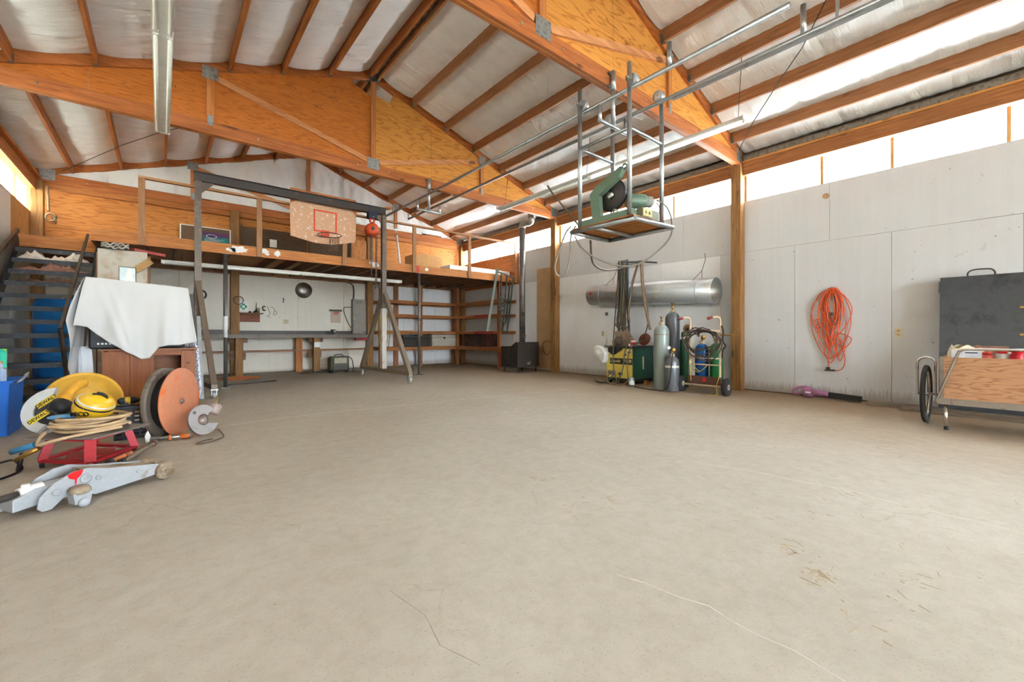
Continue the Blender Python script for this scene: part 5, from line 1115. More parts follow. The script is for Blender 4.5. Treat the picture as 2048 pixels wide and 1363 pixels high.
MB().lathe([(0.026, 0.0), (0.026, 0.012), (0.018, 0.016), (0.018, 0.022)], wc, n_, 16).build('hub_bolt', RG, w); MB().ring(wc + n_ * 0.002, n_, 0.036, 0.006, 20, 6).build('hub_ring', _M['rust_orange'], w)
# ---- grey casting leaning on the drum
cc = thing('jaw_casting', 'grey steel C shaped casting with round socket leaning on the orange drum', 'casting', (0.36, 5.30, 0))
CG = worn('casting_grey', (152, 146, 144), (128, 116, 108), 0.4, 0.5, 0.3, 6)
pts = []
for k in range(25):
    a = math.radians(35 + 290 * k / 24); pts.append((0.135 * math.cos(a) * 1.05, 0.135 * math.sin(a) * 1.1))
pts += [(0.14, -0.06), (0.05, -0.04)]
for k in range(15):
    a = math.radians(315 - 280 * k / 14); pts.append((0.055 * math.cos(a), 0.055 * math.sin(a)))
pts += [(0.06, 0.055)]
Uc, Vc = Vector((0.86, 0.5, 0)), Vector((-0.12, 0.2, 0.97)); Wc = Uc.cross(Vc).normalized()
MB().prism(pts, 0.03, (0.31, 5.24, 0.158), Uc, Vc).build('jaw_plate', CG, cc)
MB().ball(Vector((0.31, 5.26, 0.15)) - Wc * 0.0, 0.056, 16, 10, (1, 1, 1)).build('ball_socket', worn('socket_rust', (150, 132, 124), (120, 100, 90), 0.4, 0.4, 0.4), cc)
MB().lathe([(0.05, 0), (0.055, 0.02), (0.05, 0.09), (0.03, 0.11)], Vector((0.40, 5.33, 0.20)), (0.3, 0.1, 0.5), 14).build('coupler_knob', worn('knob_rust', (176, 158, 150), (140, 104, 90), 0.4, 0.5, 0.2), cc)
MB().cyl((0.43, 5.36, 0.26), (0.46, 5.40, 0.36), 0.006, 6).build('pin', BRASS(), cc); MB().cyl((0.25, 5.19, 0.245), (0.25, 5.18, 0.245), 0.014, 10).build('rivet', DKSTEEL(), cc)
tag(MB().tube(smoothpath([(0.44, 5.16, 0.06), (0.47, 5.1, 0.02), (0.46, 4.98, 0.008), (0.34, 4.86, 0.008), (0.25, 4.84, 0.008), (0.29, 4.93, 0.008), (0.38, 4.98, 0.008)]), 0.006, 6).build('wire_lead', plain('wire_brown', (92, 76, 58), 0.7)), 'thin brown wire curling on the floor by the casting', 'wire')
# ---- pipe clamp bar on the floor
pcb = thing('pipe_clamp', 'long pipe clamp with orange jaw lying in front of the drum', 'pipe clamp', (0.1, 4.98, 0))
a, b = onZ(300, 878, 0.03), onZ(382, 870, 0.03)
MB().cyl(a, b, 0.014, 12).build('pipe', GALV(), pcb); dd = (b - a).normalized()
MB().cyl(b - dd * 0.08, b - dd * 0.01, 0.026, 12).build('orange_jaw', plain('clamp_orange', (204, 110, 52), 0.5), pcb); MB().cyl(b - dd * 0.17, b - dd * 0.15, 0.028, 8).build('orange_collar', _M['clamp_orange'], pcb)
MB().prism([(-0.012, 0), (0.012, 0), (0.022, 0.06), (0, 0.11), (-0.022, 0.06)], 0.012, (a.x - 0.02, a.y, 0.005), (0.9, 0.4, 0), (0, 0, 1)).build('clamp_head', WHITE(), pcb)
# ---- yellow lid, saw, ball, crate
lc = Vector((-0.63, 6.30, 0.312)); la = Vector((0.10, -0.93, 0.34)).normalized()
yl = plain('lid_yellow', (232, 178, 62), 0.5, 0, 0.06)
ly = thing('yellow_basin', 'large round yellow plastic basin propped up facing the room', 'basin', (-0.64, 6.4, 0))
MB().lathe([(r_ * 0.76, h_) for r_, h_ in ((0.0, -0.07), (0.18, -0.07), (0.34, -0.05), (0.37, 0.0), (0.41, 0.004), (0.415, -0.012), (0.375, -0.018), (0.345, -0.068), (0.18, -0.085), (0.0, -0.085))], lc, la, 48).build('lid_pan', yl, ly)
MB().lathe([(0.15, -0.070), (0.165, -0.062), (0.18, -0.068)], lc, la, 48).build('moulded_ring', yl, ly)
# black crate under / right of the ball
ck = thing('plastic_crate', 'black slotted plastic crate between the ball and the drum', 'crate', (-0.21, 5.62, 0))
kx0, kx1, ky0, ky1, kh = -0.35, -0.03, 5.50, 5.82, 0.30
BK = BLACK()
for (x0, y0, x1, y1) in ((kx0, ky0, kx1, ky0 + 0.012), (kx0, ky1 - 0.012, kx1, ky1)):
    for k in range(7): B((x0, y0, 0.02 + k * 0.042), (x1, y1, 0.042 + k * 0.042)).build('slat', BK, ck)
    for k in range(6): B((x0 + k * (x1 - x0 - 0.014) / 5, y0 - 0.002, 0), (x0 + 0.014 + k * (x1 - x0 - 0.014) / 5, y1 + 0.002, kh)).build('rib', BK, ck)
for x0 in (kx0, kx1 - 0.012):
    for k in range(7): B((x0, ky0 + 0.014, 0.02 + k * 0.042), (x0 + 0.012, ky1 - 0.014, 0.042 + k * 0.042)).build('slat', BK, ck)
B((kx0, ky0, 0), (kx1, ky1, 0.012)).build('crate_floor', BK, ck); B((kx0 - 0.01, ky0 - 0.01, kh), (kx1 + 0.01, ky0 + 0.014, kh + 0.02)).build('rim', BK, ck)
t = thing('cordless_drill', 'small black and yellow power tool lying on the black crate', 'power tool', (-0.25, 5.66, kh + 0.02))
MB().lathe([(0.02, 0), (0.035, 0.02), (0.035, 0.12), (0.02, 0.16)], (-0.33, 5.62, kh + 0.06), (1, 0.2, 0), 12).build('tool_body', BK, t)
MB().lathe([(0.036, 0.05), (0.037, 0.09)], (-0.33, 5.62, kh + 0.06), (1, 0.2, 0), 12).build('yellow_band', plain('tool_yellow', (226, 178, 40), 0.45), t); MB().cyl((-0.17, 5.65, kh + 0.06), (-0.08, 5.67, kh + 0.065), 0.012, 10).build('chuck', CHROME(), t)
B((-0.30, 5.6, kh + 0.02), (-0.25, 5.66, kh + 0.045)).build('grip', BK, t)
# saw with yellow handle
sw = thing('power_saw', 'yellow handled power saw with grey guard lying against the yellow basin', 'power saw', (-0.66, 5.75, 0))
GU = plain('guard_grey', (206, 206, 204), 0.45, 0, 0.04); TY = plain('tool_yellow', (226, 178, 40), 0.45); TT = plain('handle_yellow', (222, 160, 42), 0.5)
Us, Vs = Vector((0.93, -0.10, 0.35)).normalized(), Vector((-0.33, 0.42, 0.85)).normalized(); Vs = (Vs - Us * Vs.dot(Us)).normalized(); Ws = Us.cross(Vs)
Os = at(112, 822, 3.85)
arcp = [(0.21 * math.cos(math.radians(a)), 0.21 * math.sin(math.radians(a))) for a in range(70, 236, 12)] + [(0.13 * math.cos(math.radians(a)), 0.13 * math.sin(math.radians(a))) for a in range(235, 69, -12)]
MB().prism(arcp, 0.05, Os, Us, Vs).build('blade_guard', GU, sw)
MB().prism([(0.13 * math.cos(math.radians(a)), 0.13 * math.sin(math.radians(a))) for a in range(0, 360, 15)], 0.03, Os - Ws * 0.0, Us, Vs).build('side_plate', plain('saw_dark', (66, 66, 70), 0.5), sw)
for (u0, v0, rot) in ((-0.10, -0.02, 0.35), (-0.02, 0.10, 0.35)):
    O2 = Os + Us * u0 + Vs * v0 + Ws * 0.0505; U2 = Us * math.cos(rot) + Vs * math.sin(rot); V2 = -Us * math.sin(rot) + Vs * math.cos(rot)
    lb = MB().prism([(-0.075, -0.024), (0.075, -0.024), (0.075, 0.024), (-0.075, 0.024)], 0.002, O2, U2, V2).build('label', plain('label_yellow', (240, 214, 60), 0.5), sw)
    writing('DEWALT', 0.040, O2 + (U2.cross(V2)) * 0.0025, U2, V2, BLACK(), lb, 'label_print', 0.0004, 'CENTER', 0.001)
h0, h1 = at(127, 806, 3.62), at(158, 768, 3.75)
MB().tube(smoothpath([h0, h0.lerp(h1, 0.5) + Vector((-0.02, 0, 0.0)), h1, h1 + Vector((0.04, 0.03, 0.01))], 5), [0.05] * 5 + [0.038] * 5 + [0.04] * 5 + [0.036], 14).build('handle', TT, sw)
MB().lathe([(0.0, 0.10), (0.05, 0.09), (0.072, 0.05), (0.072, 0.0), (0.055, -0.02)], h0, (-0.45, -0.5, -0.75), 22).build('motor_cap', BK, sw)
vents = MB(); axm = Vector((-0.45, -0.5, -0.75)).normalized(); um = axm.orthogonal().normalized()
for k in range(7): vents.cbox(tuple(h0 + axm * 0.097 + um * (k - 3) * 0.013), (0.006, 0.07, 0.006), 0.5)
tag(vents.build('vent_slots', plain('vent_grey', (96, 98, 102), 0.5), sw), kind='stuff')
MB().prism([(-0.20, -0.28), (0.18, -0.24), (0.20, -0.14), (-0.14, -0.14)], 0.008, Os - Ws * 0.02, Us, Vs).build('shoe_plate', GU, sw)
MB().bar(Os + Us * -0.05 + Vs * -0.12, Os + Us * -0.17 + Vs * -0.36, 0.012, 0.03).build('guide_rod', CHROME(), sw)
# ball
bc = at(188, 812, 3.52); br = 0.130
bl = thing('yellow_ball', 'scuffed yellow ball with black stripe resting on the coiled hose', 'ball', (bc.x, bc.y, bc.z - br))
MB().ball(bc, br, 32, 20, (1.02, 1.02, 0.96)).build('ball_skin', worn('ball_yellow', (236, 186, 34), (206, 150, 30), 0.3, 0.35, 0, 9), bl)
for tilt, mt, rr, hgt in (((0.35, -0.35, 0.87), BK, br + 0.002, 0.022), ((0.35, -0.35, 0.87), GU, br + 0.002, 0.046)):
    ax = Vector(tilt).normalized(); MB().lathe([(math.sqrt(rr * rr - hgt * hgt) * 0.985, hgt - 0.011), (math.sqrt(rr * rr - hgt * hgt) + 0.001, hgt), (math.sqrt(rr * rr - hgt * hgt) * 0.985, hgt + 0.011)], bc, ax, 48).build('stripe', mt, bl)
ve = Vector((0.35, -0.62, 0.70)).normalized(); ue = ve.cross(Vector((0, 0, 1))).normalized(); we = ue.cross(ve)
def onball(a, b): return bc + (ve + ue * a + we * b).normalized() * (br * 1.012)
MB().tube([onball(*p) for p in ((0.30, 0.30), (0.1, 0.2), (-0.1, 0.05), (-0.32, -0.22), (-0.34, -0.02), (-0.20, 0.20), (0.05, 0.36))], 0.008, 6).build('swoosh_mark', BK, bl)
lo = bc + Vector((-0.10, -0.135, -0.06)).normalized() * (br * 1.02); nl = (lo - bc).normalized(); ul = Vector((0, 0, 1)).cross(nl).normalized()
writing('RECO', 0.055, lo, ul, nl.cross(ul), BK, bl, 'ball_print', 0.004)
# ---- red rolling stool and hose
rs = thing('rolling_stool', 'red steel rolling work stool frame under the coiled hose', 'stool', (-0.45, 4.82, 0))
RD = worn('stool_red', (186, 34, 48), (150, 40, 42), 0.3, 0.45, 0.1, 6)
sq = [Vector((-0.71, 4.77, 0)), Vector((-0.41, 4.44, 0)), Vector((-0.17, 4.86, 0)), Vector((-0.46, 5.20, 0))]
ctr = sum(sq, Vector()) / 4
bt = [ctr + (p - ctr) * 0.97 + Vector((0, 0, 0.055)) for p in sq]; tp = [ctr + (p - ctr) * 0.80 + Vector((0, 0, 0.215)) for p in sq]
for i in range(4):
    j = (i + 1) % 4
    MB().bar(bt[i], bt[j], 0.05, 0.022).build('base_rail', RD, rs); MB().bar(tp[i], tp[j], 0.06, 0.02).build('seat_rail', RD, rs)
    MB().bar(bt[i], tp[i], 0.065, 0.05, (bt[i] - ctr) + Vector((0, 0, 0.001))).build('leg', RD, rs)
    p = bt[i]; c = MB().cyl((p.x, p.y, 0.036), (p.x, p.y, 0.05), 0.018, 8).build('caster', GALV(), rs)
    MB().cyl((p.x - 0.012, p.y, 0.022), (p.x + 0.012, p.y, 0.022), 0.022, 14).build('caster_wheel', BK, c)
B((ctr.x - 0.14, ctr.y - 0.14, 0.05), (ctr.x + 0.14, ctr.y + 0.14, 0.056)).build('tool_tray', RD, rs)
MB().prism([(-0.26, -0.26), (0.26, -0.26), (0.26, 0.26), (-0.26, 0.26)], 0.012, (ctr.x, ctr.y, 0.224), (0.62, 0.78, 0), (-0.78, 0.62, 0)).build('seat_board', plain('seat_grey', (120, 110, 104), 0.6), rs)
tag(MB().tube(coilpath((ctr.x + 0.0, ctr.y + 0.04, 0), 0.205, 0.20, 6, 150, 8, 0.25, 0.016, 0.10), 0.0125, 8).build('hose_coil', plain('hose_tan', (200, 168, 128), 0.5)), 'tan rubber hose coiled on the red stool', 'hose')
tag(MB().tube(smoothpath([(ctr.x - 0.25, ctr.y - 0.05, 0.262), (-0.70, 4.72, 0.24), (-0.70, 4.62, 0.20), (-0.62, 4.58, 0.225), (-0.45, 4.6, 0.25), (-0.25, 4.7, 0.26)], 8), 0.0125, 8).build('hose_tail', _M['hose_tan']), 'loose tan hose end hanging off the front of the red stool', 'hose')
tag(MB().ball((-0.60, 4.98, 0.345), 0.10, 14, 8, (1.1, 0.5, 0.22)).build('blue_glove', worn('glove_blue', (104, 158, 204), (76, 126, 176), 0.4, 0.8)), 'pale blue work glove lying on the coiled hose beside the ball', 'glove')
t = thing('air_gun', 'blue air chuck fitting at the loose hose end', 'air fitting', (-0.80, 4.83, 0.0))
MB().cyl((-0.86, 4.80, 0.14), (-0.73, 4.72, 0.19), 0.022, 10).build('fitting_body', worn('fitting_blue', (62, 128, 170), (140, 110, 70), 0.4, 0.5), t); MB().cyl((-0.83, 4.72, 0.09), (-0.70, 4.66, 0.17), 0.016, 10).build('brass_nozzle', BRASS(), t); MB().cyl((-0.82, 4.76, 0), (-0.80, 4.76, 0.13), 0.014, 8).build('stand_off', DKSTEEL(), t)
tag(MB().tube(smoothpath([(-1.15, 5.1, 0.012), (-0.98, 4.98, 0.03), (-0.88, 4.9, 0.06), (-0.84, 4.84, 0.05), (-0.80, 4.72, 0.012), (-0.9, 4.5, 0.01), (-1.2, 4.38, 0.01)]), 0.008, 8).build('black_cord', BLACK()), 'black cord looping on the floor left of the red stool', 'cord')
# ---- hand tools heaped right of the stool
for i, (p, q, r, m, lab) in enumerate(((onZ(205, 938, 0.03), onZ(290, 893, 0.05), 0.018, worn('wood_dark', (120, 96, 70), (92, 72, 54), 0.4), 'long wooden tool handle lying against the red stool'),
        (onZ(240, 925, 0.03), onZ(310, 884, 0.05), 0.020, worn('wood_grey', (134, 120, 102), (100, 86, 70), 0.4), 'grey wooden handle pointing toward the drum'),
        (onZ(215, 925, 0.06), onZ(262, 905, 0.08), 0.016, worn('clamp_rust', (206, 112, 62), (150, 140, 128), 0.4), 'orange bar clamp end lying on the tool handles'))):
    t = thing('hand_tool', lab, 'hand tool', tuple((p + q) / 2 - Vector((0, 0, 0.03)))); d = (q - p).normalized()
    MB().tube([p, p.lerp(q, 0.3), p.lerp(q, 0.8), q], [r * 0.8, r, r * 0.9, r * 1.15], 12).build('shaft', m, t); MB().cyl(q - d * 0.05, q - d * 0.03, r * 1.4, 12).build('ferrule', worn('ferrule_rust', (140, 92, 78), (110, 80, 70), 0.4, 0.5, 0.3), t)
    MB().cyl(p, p + d * 0.04, r * 1.3, 8).build('end_cap', DKSTEEL(), t)
sp = MB(); a = onZ(243, 936, 0.012); b = onZ(304, 924, 0.03); d = (b - a).normalized(); s_ = d.cross(Vector((0, 0, 1)))
sp.prism([(0, -0.03), (0.06, -0.055), (0.15, -0.05), (0.21, -0.01), (0.21, 0.005), (0.15, 0.045), (0.06, 0.05), (0, 0.03)], 0.008, a, d, -s_)
tag(sp.build('spade_blade', worn('blade_rust', (92, 76, 66), (64, 54, 48), 0.45, 0.6, 0.4)), 'dark rusty pointed blade lying behind the floor jack', 'blade')
# ---- floor jack
fj = thing('floor_jack', 'long grey trolley floor jack with a red paint splash', 'floor jack', (-0.3, 3.75, 0))
JG = worn('jack_grey', (174, 177, 180), (146, 126, 104), 0.32, 0.45, 0.2, 8); JR = worn('jack_dirt', (168, 150, 128), (132, 112, 90), 0.5, 0.6, 0.2, 9)
Uj = Vector((0.867, 0.5, 0)).normalized(); Nj = Vector((-0.5, 0.867, 0)).normalized(); Oj = Vector((-0.52, 3.545, 0))
side = [(-0.02, 0.03), (0.0, 0.008), (0.04, 0.010), (0.09, 0.055), (0.15, 0.065), (0.24, 0.025), (0.55, 0.045), (0.60, 0.055), (0.60, 0.112), (0.30, 0.170), (0.20, 0.200), (0.13, 0.195), (0.05, 0.155), (-0.01, 0.09)]
for k, off in enumerate((0, 0.20)):
    MB().prism(side, 0.014, Oj + Nj * (off + 0.014), Uj, (0, 0, 1)).build('side_plate', JG, fj, bevel=0.003)
for u, z, r in ((0.06, 0.10, 0.02), (0.19, 0.14, 0.028), (0.25, 0.125, 0.014), (0.46, 0.10, 0.009)):
    MB().lathe([(r, 0), (r, 0.006), (r * 0.6, 0.010), (r * 0.6, 0.004)], Oj + Uj * u + Vector((0, 0, z)), -Nj, 18).build('pivot_boss', JG, fj)
for off in (-0.005, 0.175):
    p = Oj + Uj * 0.62 + Nj * off + Vector((0, 0, 0.062))
    MB().lathe([(0.018, -0.018), (0.055, -0.018), (0.062, -0.010), (0.062, 0.03), (0.055, 0.036), (0.018, 0.036)], p, Nj, 28).build('front_roller', JR, fj)
    MB().ring(p - Nj * 0.018, Nj, 0.035, 0.004, 24, 6).build('roller_ring', JR, fj); MB().cyl(p - Nj * 0.026, p - Nj * 0.01, 0.014, 6).build('axle_nut', JR, fj)
MB().prism([(0.20, 0.10), (0.58, 0.07), (0.58, 0.108), (0.20, 0.185)], 0.12, Oj + Nj * 0.17, Uj, (0, 0, 1)).build('lift_arm', JR, fj)
MB().prism([(-0.10, 0.03), (0.16, 0.06), (0.16, 0.14), (0.0, 0.135), (-0.10, 0.10)], 0.12, Oj + Nj * 0.17, Uj, (0, 0, 1)).build('pump_body', JG, fj, bevel=0.008)
pc_ = Oj + Uj * 0.14 - Nj * 0.05
MB().lathe([(0.045, 0.075), (0.05, 0.085), (0.05, 0.10), (0.042, 0.112), (0.02, 0.118)], pc_, (0, 0, 1), 20).build('caster_swivel', JR, fj)
MB().prism([(-0.035, 0.02), (0.035, 0.02), (0.045, 0.085), (-0.045, 0.085)], 0.07, pc_ + Nj * 0.035, Uj, (0, 0, 1)).build('caster_fork', JG, fj); MB().lathe([(0.01, -0.016), (0.024, -0.016), (0.026, 0), (0.024, 0.016), (0.01, 0.016)], pc_ - Nj * 0.04 + Vector((0, 0, 0.026)), Nj, 18).build('caster_wheel', JG, fj)
pc2 = Oj + Uj * -0.05 + Nj * 0.21
MB().prism([(-0.05, 0.012), (0.03, 0.008), (0.06, 0.06), (0.05, 0.09), (-0.05, 0.09)], 0.05, pc2 + Nj * 0.05, Uj, (0, 0, 1)).build('rear_foot', JG, fj, bevel=0.005)
MB().cyl(Oj + Uj * -0.06 + Nj * 0.1 + Vector((0, 0, 0.115)), Oj + Uj * 0.04 + Nj * 0.1 + Vector((0, 0, 0.125)), 0.034, 14).build('handle_socket', WHITE(), fj)
MB().cyl(Oj + Uj * -0.7 + Nj * 0.02 + Vector((0, 0, 0.10)), Oj + Uj * -0.05 + Nj * 0.1 + Vector((0, 0, 0.117)), 0.02, 12).build('handle_tube', worn('handle_steel', (92, 84, 76), (60, 54, 50), 0.4, 0.45, 0.5), fj)
MB().cyl(Oj + Uj * -0.03 + Nj * 0.1 + Vector((0, 0, 0.14)), Oj + Uj * -0.03 + Nj * 0.1 + Vector((0, 0, 0.165)), 0.018, 10).build('release_valve', WHITE(), fj)
MB().prism([(0.105, 0.184), (0.135, 0.196), (0.18, 0.199), (0.17, 0.17), (0.15, 0.15), (0.146, 0.115), (0.141, 0.115), (0.139, 0.148), (0.115, 0.16)], 0.001, Oj - Nj * 0.0002, Uj, (0, 0, 1)).build('paint_splash', plain('splash_red', (226, 18, 26), 0.5, 0, 0.03), fj)
# ---- blue tote with cases
bx0, bx1, by0, by1 = -1.75, -1.16, 6.42, 6.98
to = thing('storage_tote', 'blue plastic storage tote full of tool cases at the left edge', 'tote', ((bx0 + bx1) / 2, (by0 + by1) / 2, 0))
TB = plain('tote_blue', (16, 100, 192), 0.4, 0, 0.05)
def tap(x, y, z): k = 0.94 + 0.06 * z / 0.55; return ((bx0 + bx1) / 2 + (x - (bx0 + bx1) / 2) * k, (by0 + by1) / 2 + (y - (by0 + by1) / 2) * k, z)
def wallq(a, b, ins, name):
    (ax, ay), (bx, by) = a, b; dx, dy = ins
    vs = [tap(ax, ay, 0.0), tap(bx, by, 0.0), tap(bx, by, 0.55), tap(ax, ay, 0.55)]; vi = [(x + dx, y + dy, z) for x, y, z in vs]
    MB().add(vs + vi, [(0, 1, 2, 3), (7, 6, 5, 4), (0, 4, 5, 1), (1, 5, 6, 2), (2, 6, 7, 3), (3, 7, 4, 0)]).build(name, TB, to)
wallq((bx0, by0), (bx1, by0), (0, 0.006), 'side'); wallq((bx1, by0), (bx1, by1), (-0.006, 0), 'side'); wallq((bx1, by1), (bx0, by1), (0, -0.006), 'side'); wallq((bx0, by1), (bx0, by0), (0.006, 0), 'side')
B((bx0 + 0.03, by0 + 0.03, 0), (bx1 - 0.03, by1 - 0.03, 0.008)).build('tote_floor', TB, to)
for a, b in (((bx0 - 0.02, by0 - 0.02), (bx1 + 0.02, by0 - 0.001)), ((bx1 + 0.001, by0 - 0.001), (bx1 + 0.02, by1)), ((bx0 - 0.02, by1 + 0.001), (bx1 + 0.02, by1 + 0.02))): B((a[0], a[1], 0.53), (b[0], b[1], 0.552)).build('rim', TB, to)
MB().tube(smoothpath([(bx1 + 0.02, by0 + 0.1, 0.52), (bx1 + 0.06, by0 + 0.12, 0.55), (bx1 + 0.06, by0 + 0.4, 0.60), (bx1 + 0.02, by0 + 0.46, 0.57)]), 0.012, 8).build('tote_handle', GALV(), to)
def case(x0, x1, y, z1, m, m2, label, th=0.08):
    t = thing('tool_case', label, 'tool case', ((x0 + x1) / 2, y, 0.03), 'cases standing in the blue tote')
    MB().bbox_bev((x0, y, 0.03), (x1, y + th, z1), 0.03).build('case_shell', m, t); MB().box((x0 + 0.01, y + th * 0.45, 0.04), (x1 + 0.001, y + th * 0.55, z1 + 0.001)).build('case_seam', m2, t)
    MB().tube(smoothpath([((x0 + x1) / 2 - 0.06, y + th / 2, z1 - 0.005), ((x0 + x1) / 2 - 0.05, y + th / 2, z1 + 0.03), ((x0 + x1) / 2 + 0.05, y + th / 2, z1 + 0.03), ((x0 + x1) / 2 + 0.06, y + th / 2, z1 - 0.005)]), 0.01, 8).build('case_handle', m2, t)
case(-1.60, -1.26, 6.80, 0.86, plain('case_teal', (54, 204, 172), 0.45), plain('case_lime', (140, 214, 84), 0.45), 'tall teal green case at the back of the blue tote', 0.10)
case(-1.56, -1.25, 6.62, 0.74, plain('case_silver', (176, 184, 206), 0.4), BRASS(), 'silver grey case standing in the middle of the blue tote')
case(-1.52, -1.20, 6.48, 0.68, plain('case_grey', (160, 176, 206), 0.4), plain('case_tan', (150, 136, 122), 0.5), 'pale grey blue case at the front of the blue tote')
case(-1.66, -1.58, 6.60, 0.88, plain('case_olive', (150, 160, 120), 0.5), RUBBER(), 'small olive case wedged at the left of the blue tote', 0.12)
# ================================================================== RIGHT WALL
# ---- galvanised duct hung on wires
p, q = Vector((7.895, 6.52, 1.935)), Vector((7.895, 3.60, 1.82)); dd = (q - p).normalized()
du = thing('metal_duct', 'wide galvanised duct pipe hung level along the white wall', 'duct', (7.9, 5.05, 1.6))
DG = worn('duct_galv', (182, 186, 186), (172, 160, 140), 0.42, 0.38, 0.6, 3)
Ld = (q - p).length
MB().lathe([(0.236, 0), (0.24, 0.0), (0.24, Ld), (0.236, Ld), (0.236, 0)], p, dd, 48).build('duct_pipe', DG, du)
for s in (0.35, Ld - 0.30): MB().lathe([(0.2405, 0), (0.2435, 0.004), (0.2435, 0.012), (0.2405, 0.016)], p + dd * s, dd, 48).build('duct_seam', DG, du)
mm = MB().lathe([(0.0, 0.0), (0.028, 0.0), (0.028, 0.003), (0.0, 0.003)], p + dd * 0.14 + Vector((-0.2395, 0, 0.02)), (-1, 0, 0.05), 20).build('red_dot', plain('dot_red', (206, 24, 44), 0.6), du)
for s in (0.55, Ld - 0.32):
    c = p + dd * s
    mw = MB()
    MB().tube([c + Vector((-0.13, 0.06, 0.205)), c + Vector((0.1, 0, 0.40)), c + Vector((0.235, 0, 0.62)), c + Vector((0.24, 0.01, 0.75))], 0.006, 6).build('hanging_wire', worn('wire_rust', (120, 88, 66), (90, 66, 50), 0.4), du)
    MB().tube([c + Vector((-0.02, -0.06, 0.24)), c + Vector((0.1, 0, 0.40))], 0.006, 6).build('hanging_wire', _M['wire_rust'], du)
# ---- hooks with hanging welding cables
CBL = [plain('cable_a', (62, 58, 50), 0.6), plain('cable_b', (96, 84, 66), 0.6), plain('cable_c', (80, 86, 78), 0.6), plain('cable_d', (116, 98, 76), 0.6)]
br_ = thing('hose_bracket', 'steel bracket arm on the wall carrying bunched cables', 'bracket', (8.1, 5.2, 2.5))
MB().cyl((8.149, 5.46, 2.60), (7.58, 5.46, 2.56), 0.018, 10).build('arm', DKSTEEL(), br_); MB().cyl((8.149, 4.98, 2.54), (7.58, 4.98, 2.50), 0.018, 10).build('arm', DKSTEEL(), br_)
MB().cyl((7.60, 4.98, 2.50), (7.60, 5.46, 2.56), 0.016, 10).build('tie_bar', worn('blue_tape', (70, 120, 170), (110, 96, 80), 0.5), br_)
rr = random.Random(5)
for k in range(15):
    y = 5.32 + 0.018 * k; zb = 0.70 + 0.5 * rr.random(); x = 7.585 + 0.02 * (k % 3); s = (rr.random() - 0.5) * 0.14; ww = 0.03 + 0.05 * rr.random()
    if k in (1, 8): zb = 1.12; ww = 0.16 if k == 1 else 0.05; s = 0.10
    pts = [(x, y, 2.59), (x - 0.012, y + s * 0.3, 2.2), (x - 0.015, y + s * 0.7 + ww * .4, 1.6), (x - 0.01, y + s + ww, zb + 0.12), (x - 0.01, y + s, zb), (x - 0.01, y + s - ww, zb + 0.12), (x, y + s * 0.5 - ww * .4, 1.6), (x + 0.01, y, 2.2), (x + 0.012, y, 2.59)]
    tag(MB().tube(smoothpath(pts, 6), 0.011, 7).build('welding_cable', CBL[k % 4]), ('black', 'brown', 'grey green', 'tan')[k % 4] + ' cable in the bunch hanging from the wall bracket above the welder', 'cable', 'cables bunched on the bracket')
tag(MB().tube(smoothpath([(7.60, 5.30, 2.55), (7.59, 5.29, 2.3), (7.59, 5.30, 1.9), (7.60, 5.31, 1.6)]), 0.007, 6).build('blue_rope', plain('rope_blue', (70, 132, 190), 0.7)), 'thin blue rope hanging among the dark cables', 'rope')
for pts, r, m, lab in (([(7.60, 5.05, 2.53), (7.57, 5.18, 2.1), (7.56, 5.25, 1.7), (7.57, 5.30, 1.3)], 0.024, CBL[3], 'brown hose leaning left from the right bracket arm'),
                       ([(7.58, 4.99, 2.52), (7.53, 4.92, 2.0), (7.50, 4.82, 1.5), (7.49, 4.72, 1.1)], 0.026, worn('angle_rust', (136, 112, 86), (104, 84, 64), 0.4), 'rusty brown hose falling behind the grey cylinder'),
                       ([(7.60, 4.97, 2.52), (7.55, 4.90, 2.0), (7.53, 4.80, 1.5), (7.50, 4.78, 1.2), (7.50, 4.90, 0.9), (7.55, 5.1, 0.82)], 0.012, CBL[1], 'thin brown hose curving down to the red plate')):
    tag(MB().tube(smoothpath(pts, 6), r, 8).build('hanging_hose', m), lab, 'hose')
# ---- welder
wx0, wx1, wy0, wy1 = 7.20, 7.90, 4.90, 5.57
we_ = thing('welding_machine', 'yellow fronted green arc welding machine against the wall', 'welder', (7.55, 5.23, 0))
WG = plain('welder_green', (26, 84, 68), 0.45, 0, 0.08); WY = worn('welder_yellow', (228, 202, 88), (206, 176, 76), 0.3, 0.5, 0, 6)
B((wx0, wy0, 0.10), (wx1, wy1, 0.74)).build('case', WG, we_, bevel=0.01)
B((wx0 - 0.006, wy0 + 0.03, 0.12), (wx0, wy1 - 0.01, 0.72)).build('front_panel', WY, we_)
lbp = B((wx0 - 0.009, wy0 + 0.03, 0.40), (wx0 - 0.006, wy1 - 0.10, 0.52)).build('name_plate', plain('plate_black', (38, 38, 34), 0.5), we_)
GLD = plain('print_cream', (226, 214, 150), 0.5)
writing('Lincoln', 0.085, (wx0 - 0.0095, wy1 - 0.23, 0.463), (0, -1, 0), (0, 0, 1), GLD, lbp, 'plate_print', 0.0004, 'CENTER', 0.001, 0.3)
for k in range(3): B((wx0 - 0.0098, wy0 + 0.05, 0.487 - 0.027 * k), (wx0 - 0.009, wy0 + 0.25 - 0.04 * k, 0.497 - 0.027 * k)).build('plate_print', GLD, lbp)
MB().lathe([(0.022, 0), (0.022, 0.0015)], (wx0 - 0.009, wy0 + 0.075, 0.47), (-1, 0, 0), 20).build('plate_emblem', GLD, lbp)
MB().lathe([(0.03, 0), (0.03, 0.006), (0.02, 0.014)], (wx0 - 0.006, wy0 + 0.20, 0.60), (-1, 0, 0), 18).build('control_dial', DKSTEEL(), we_)
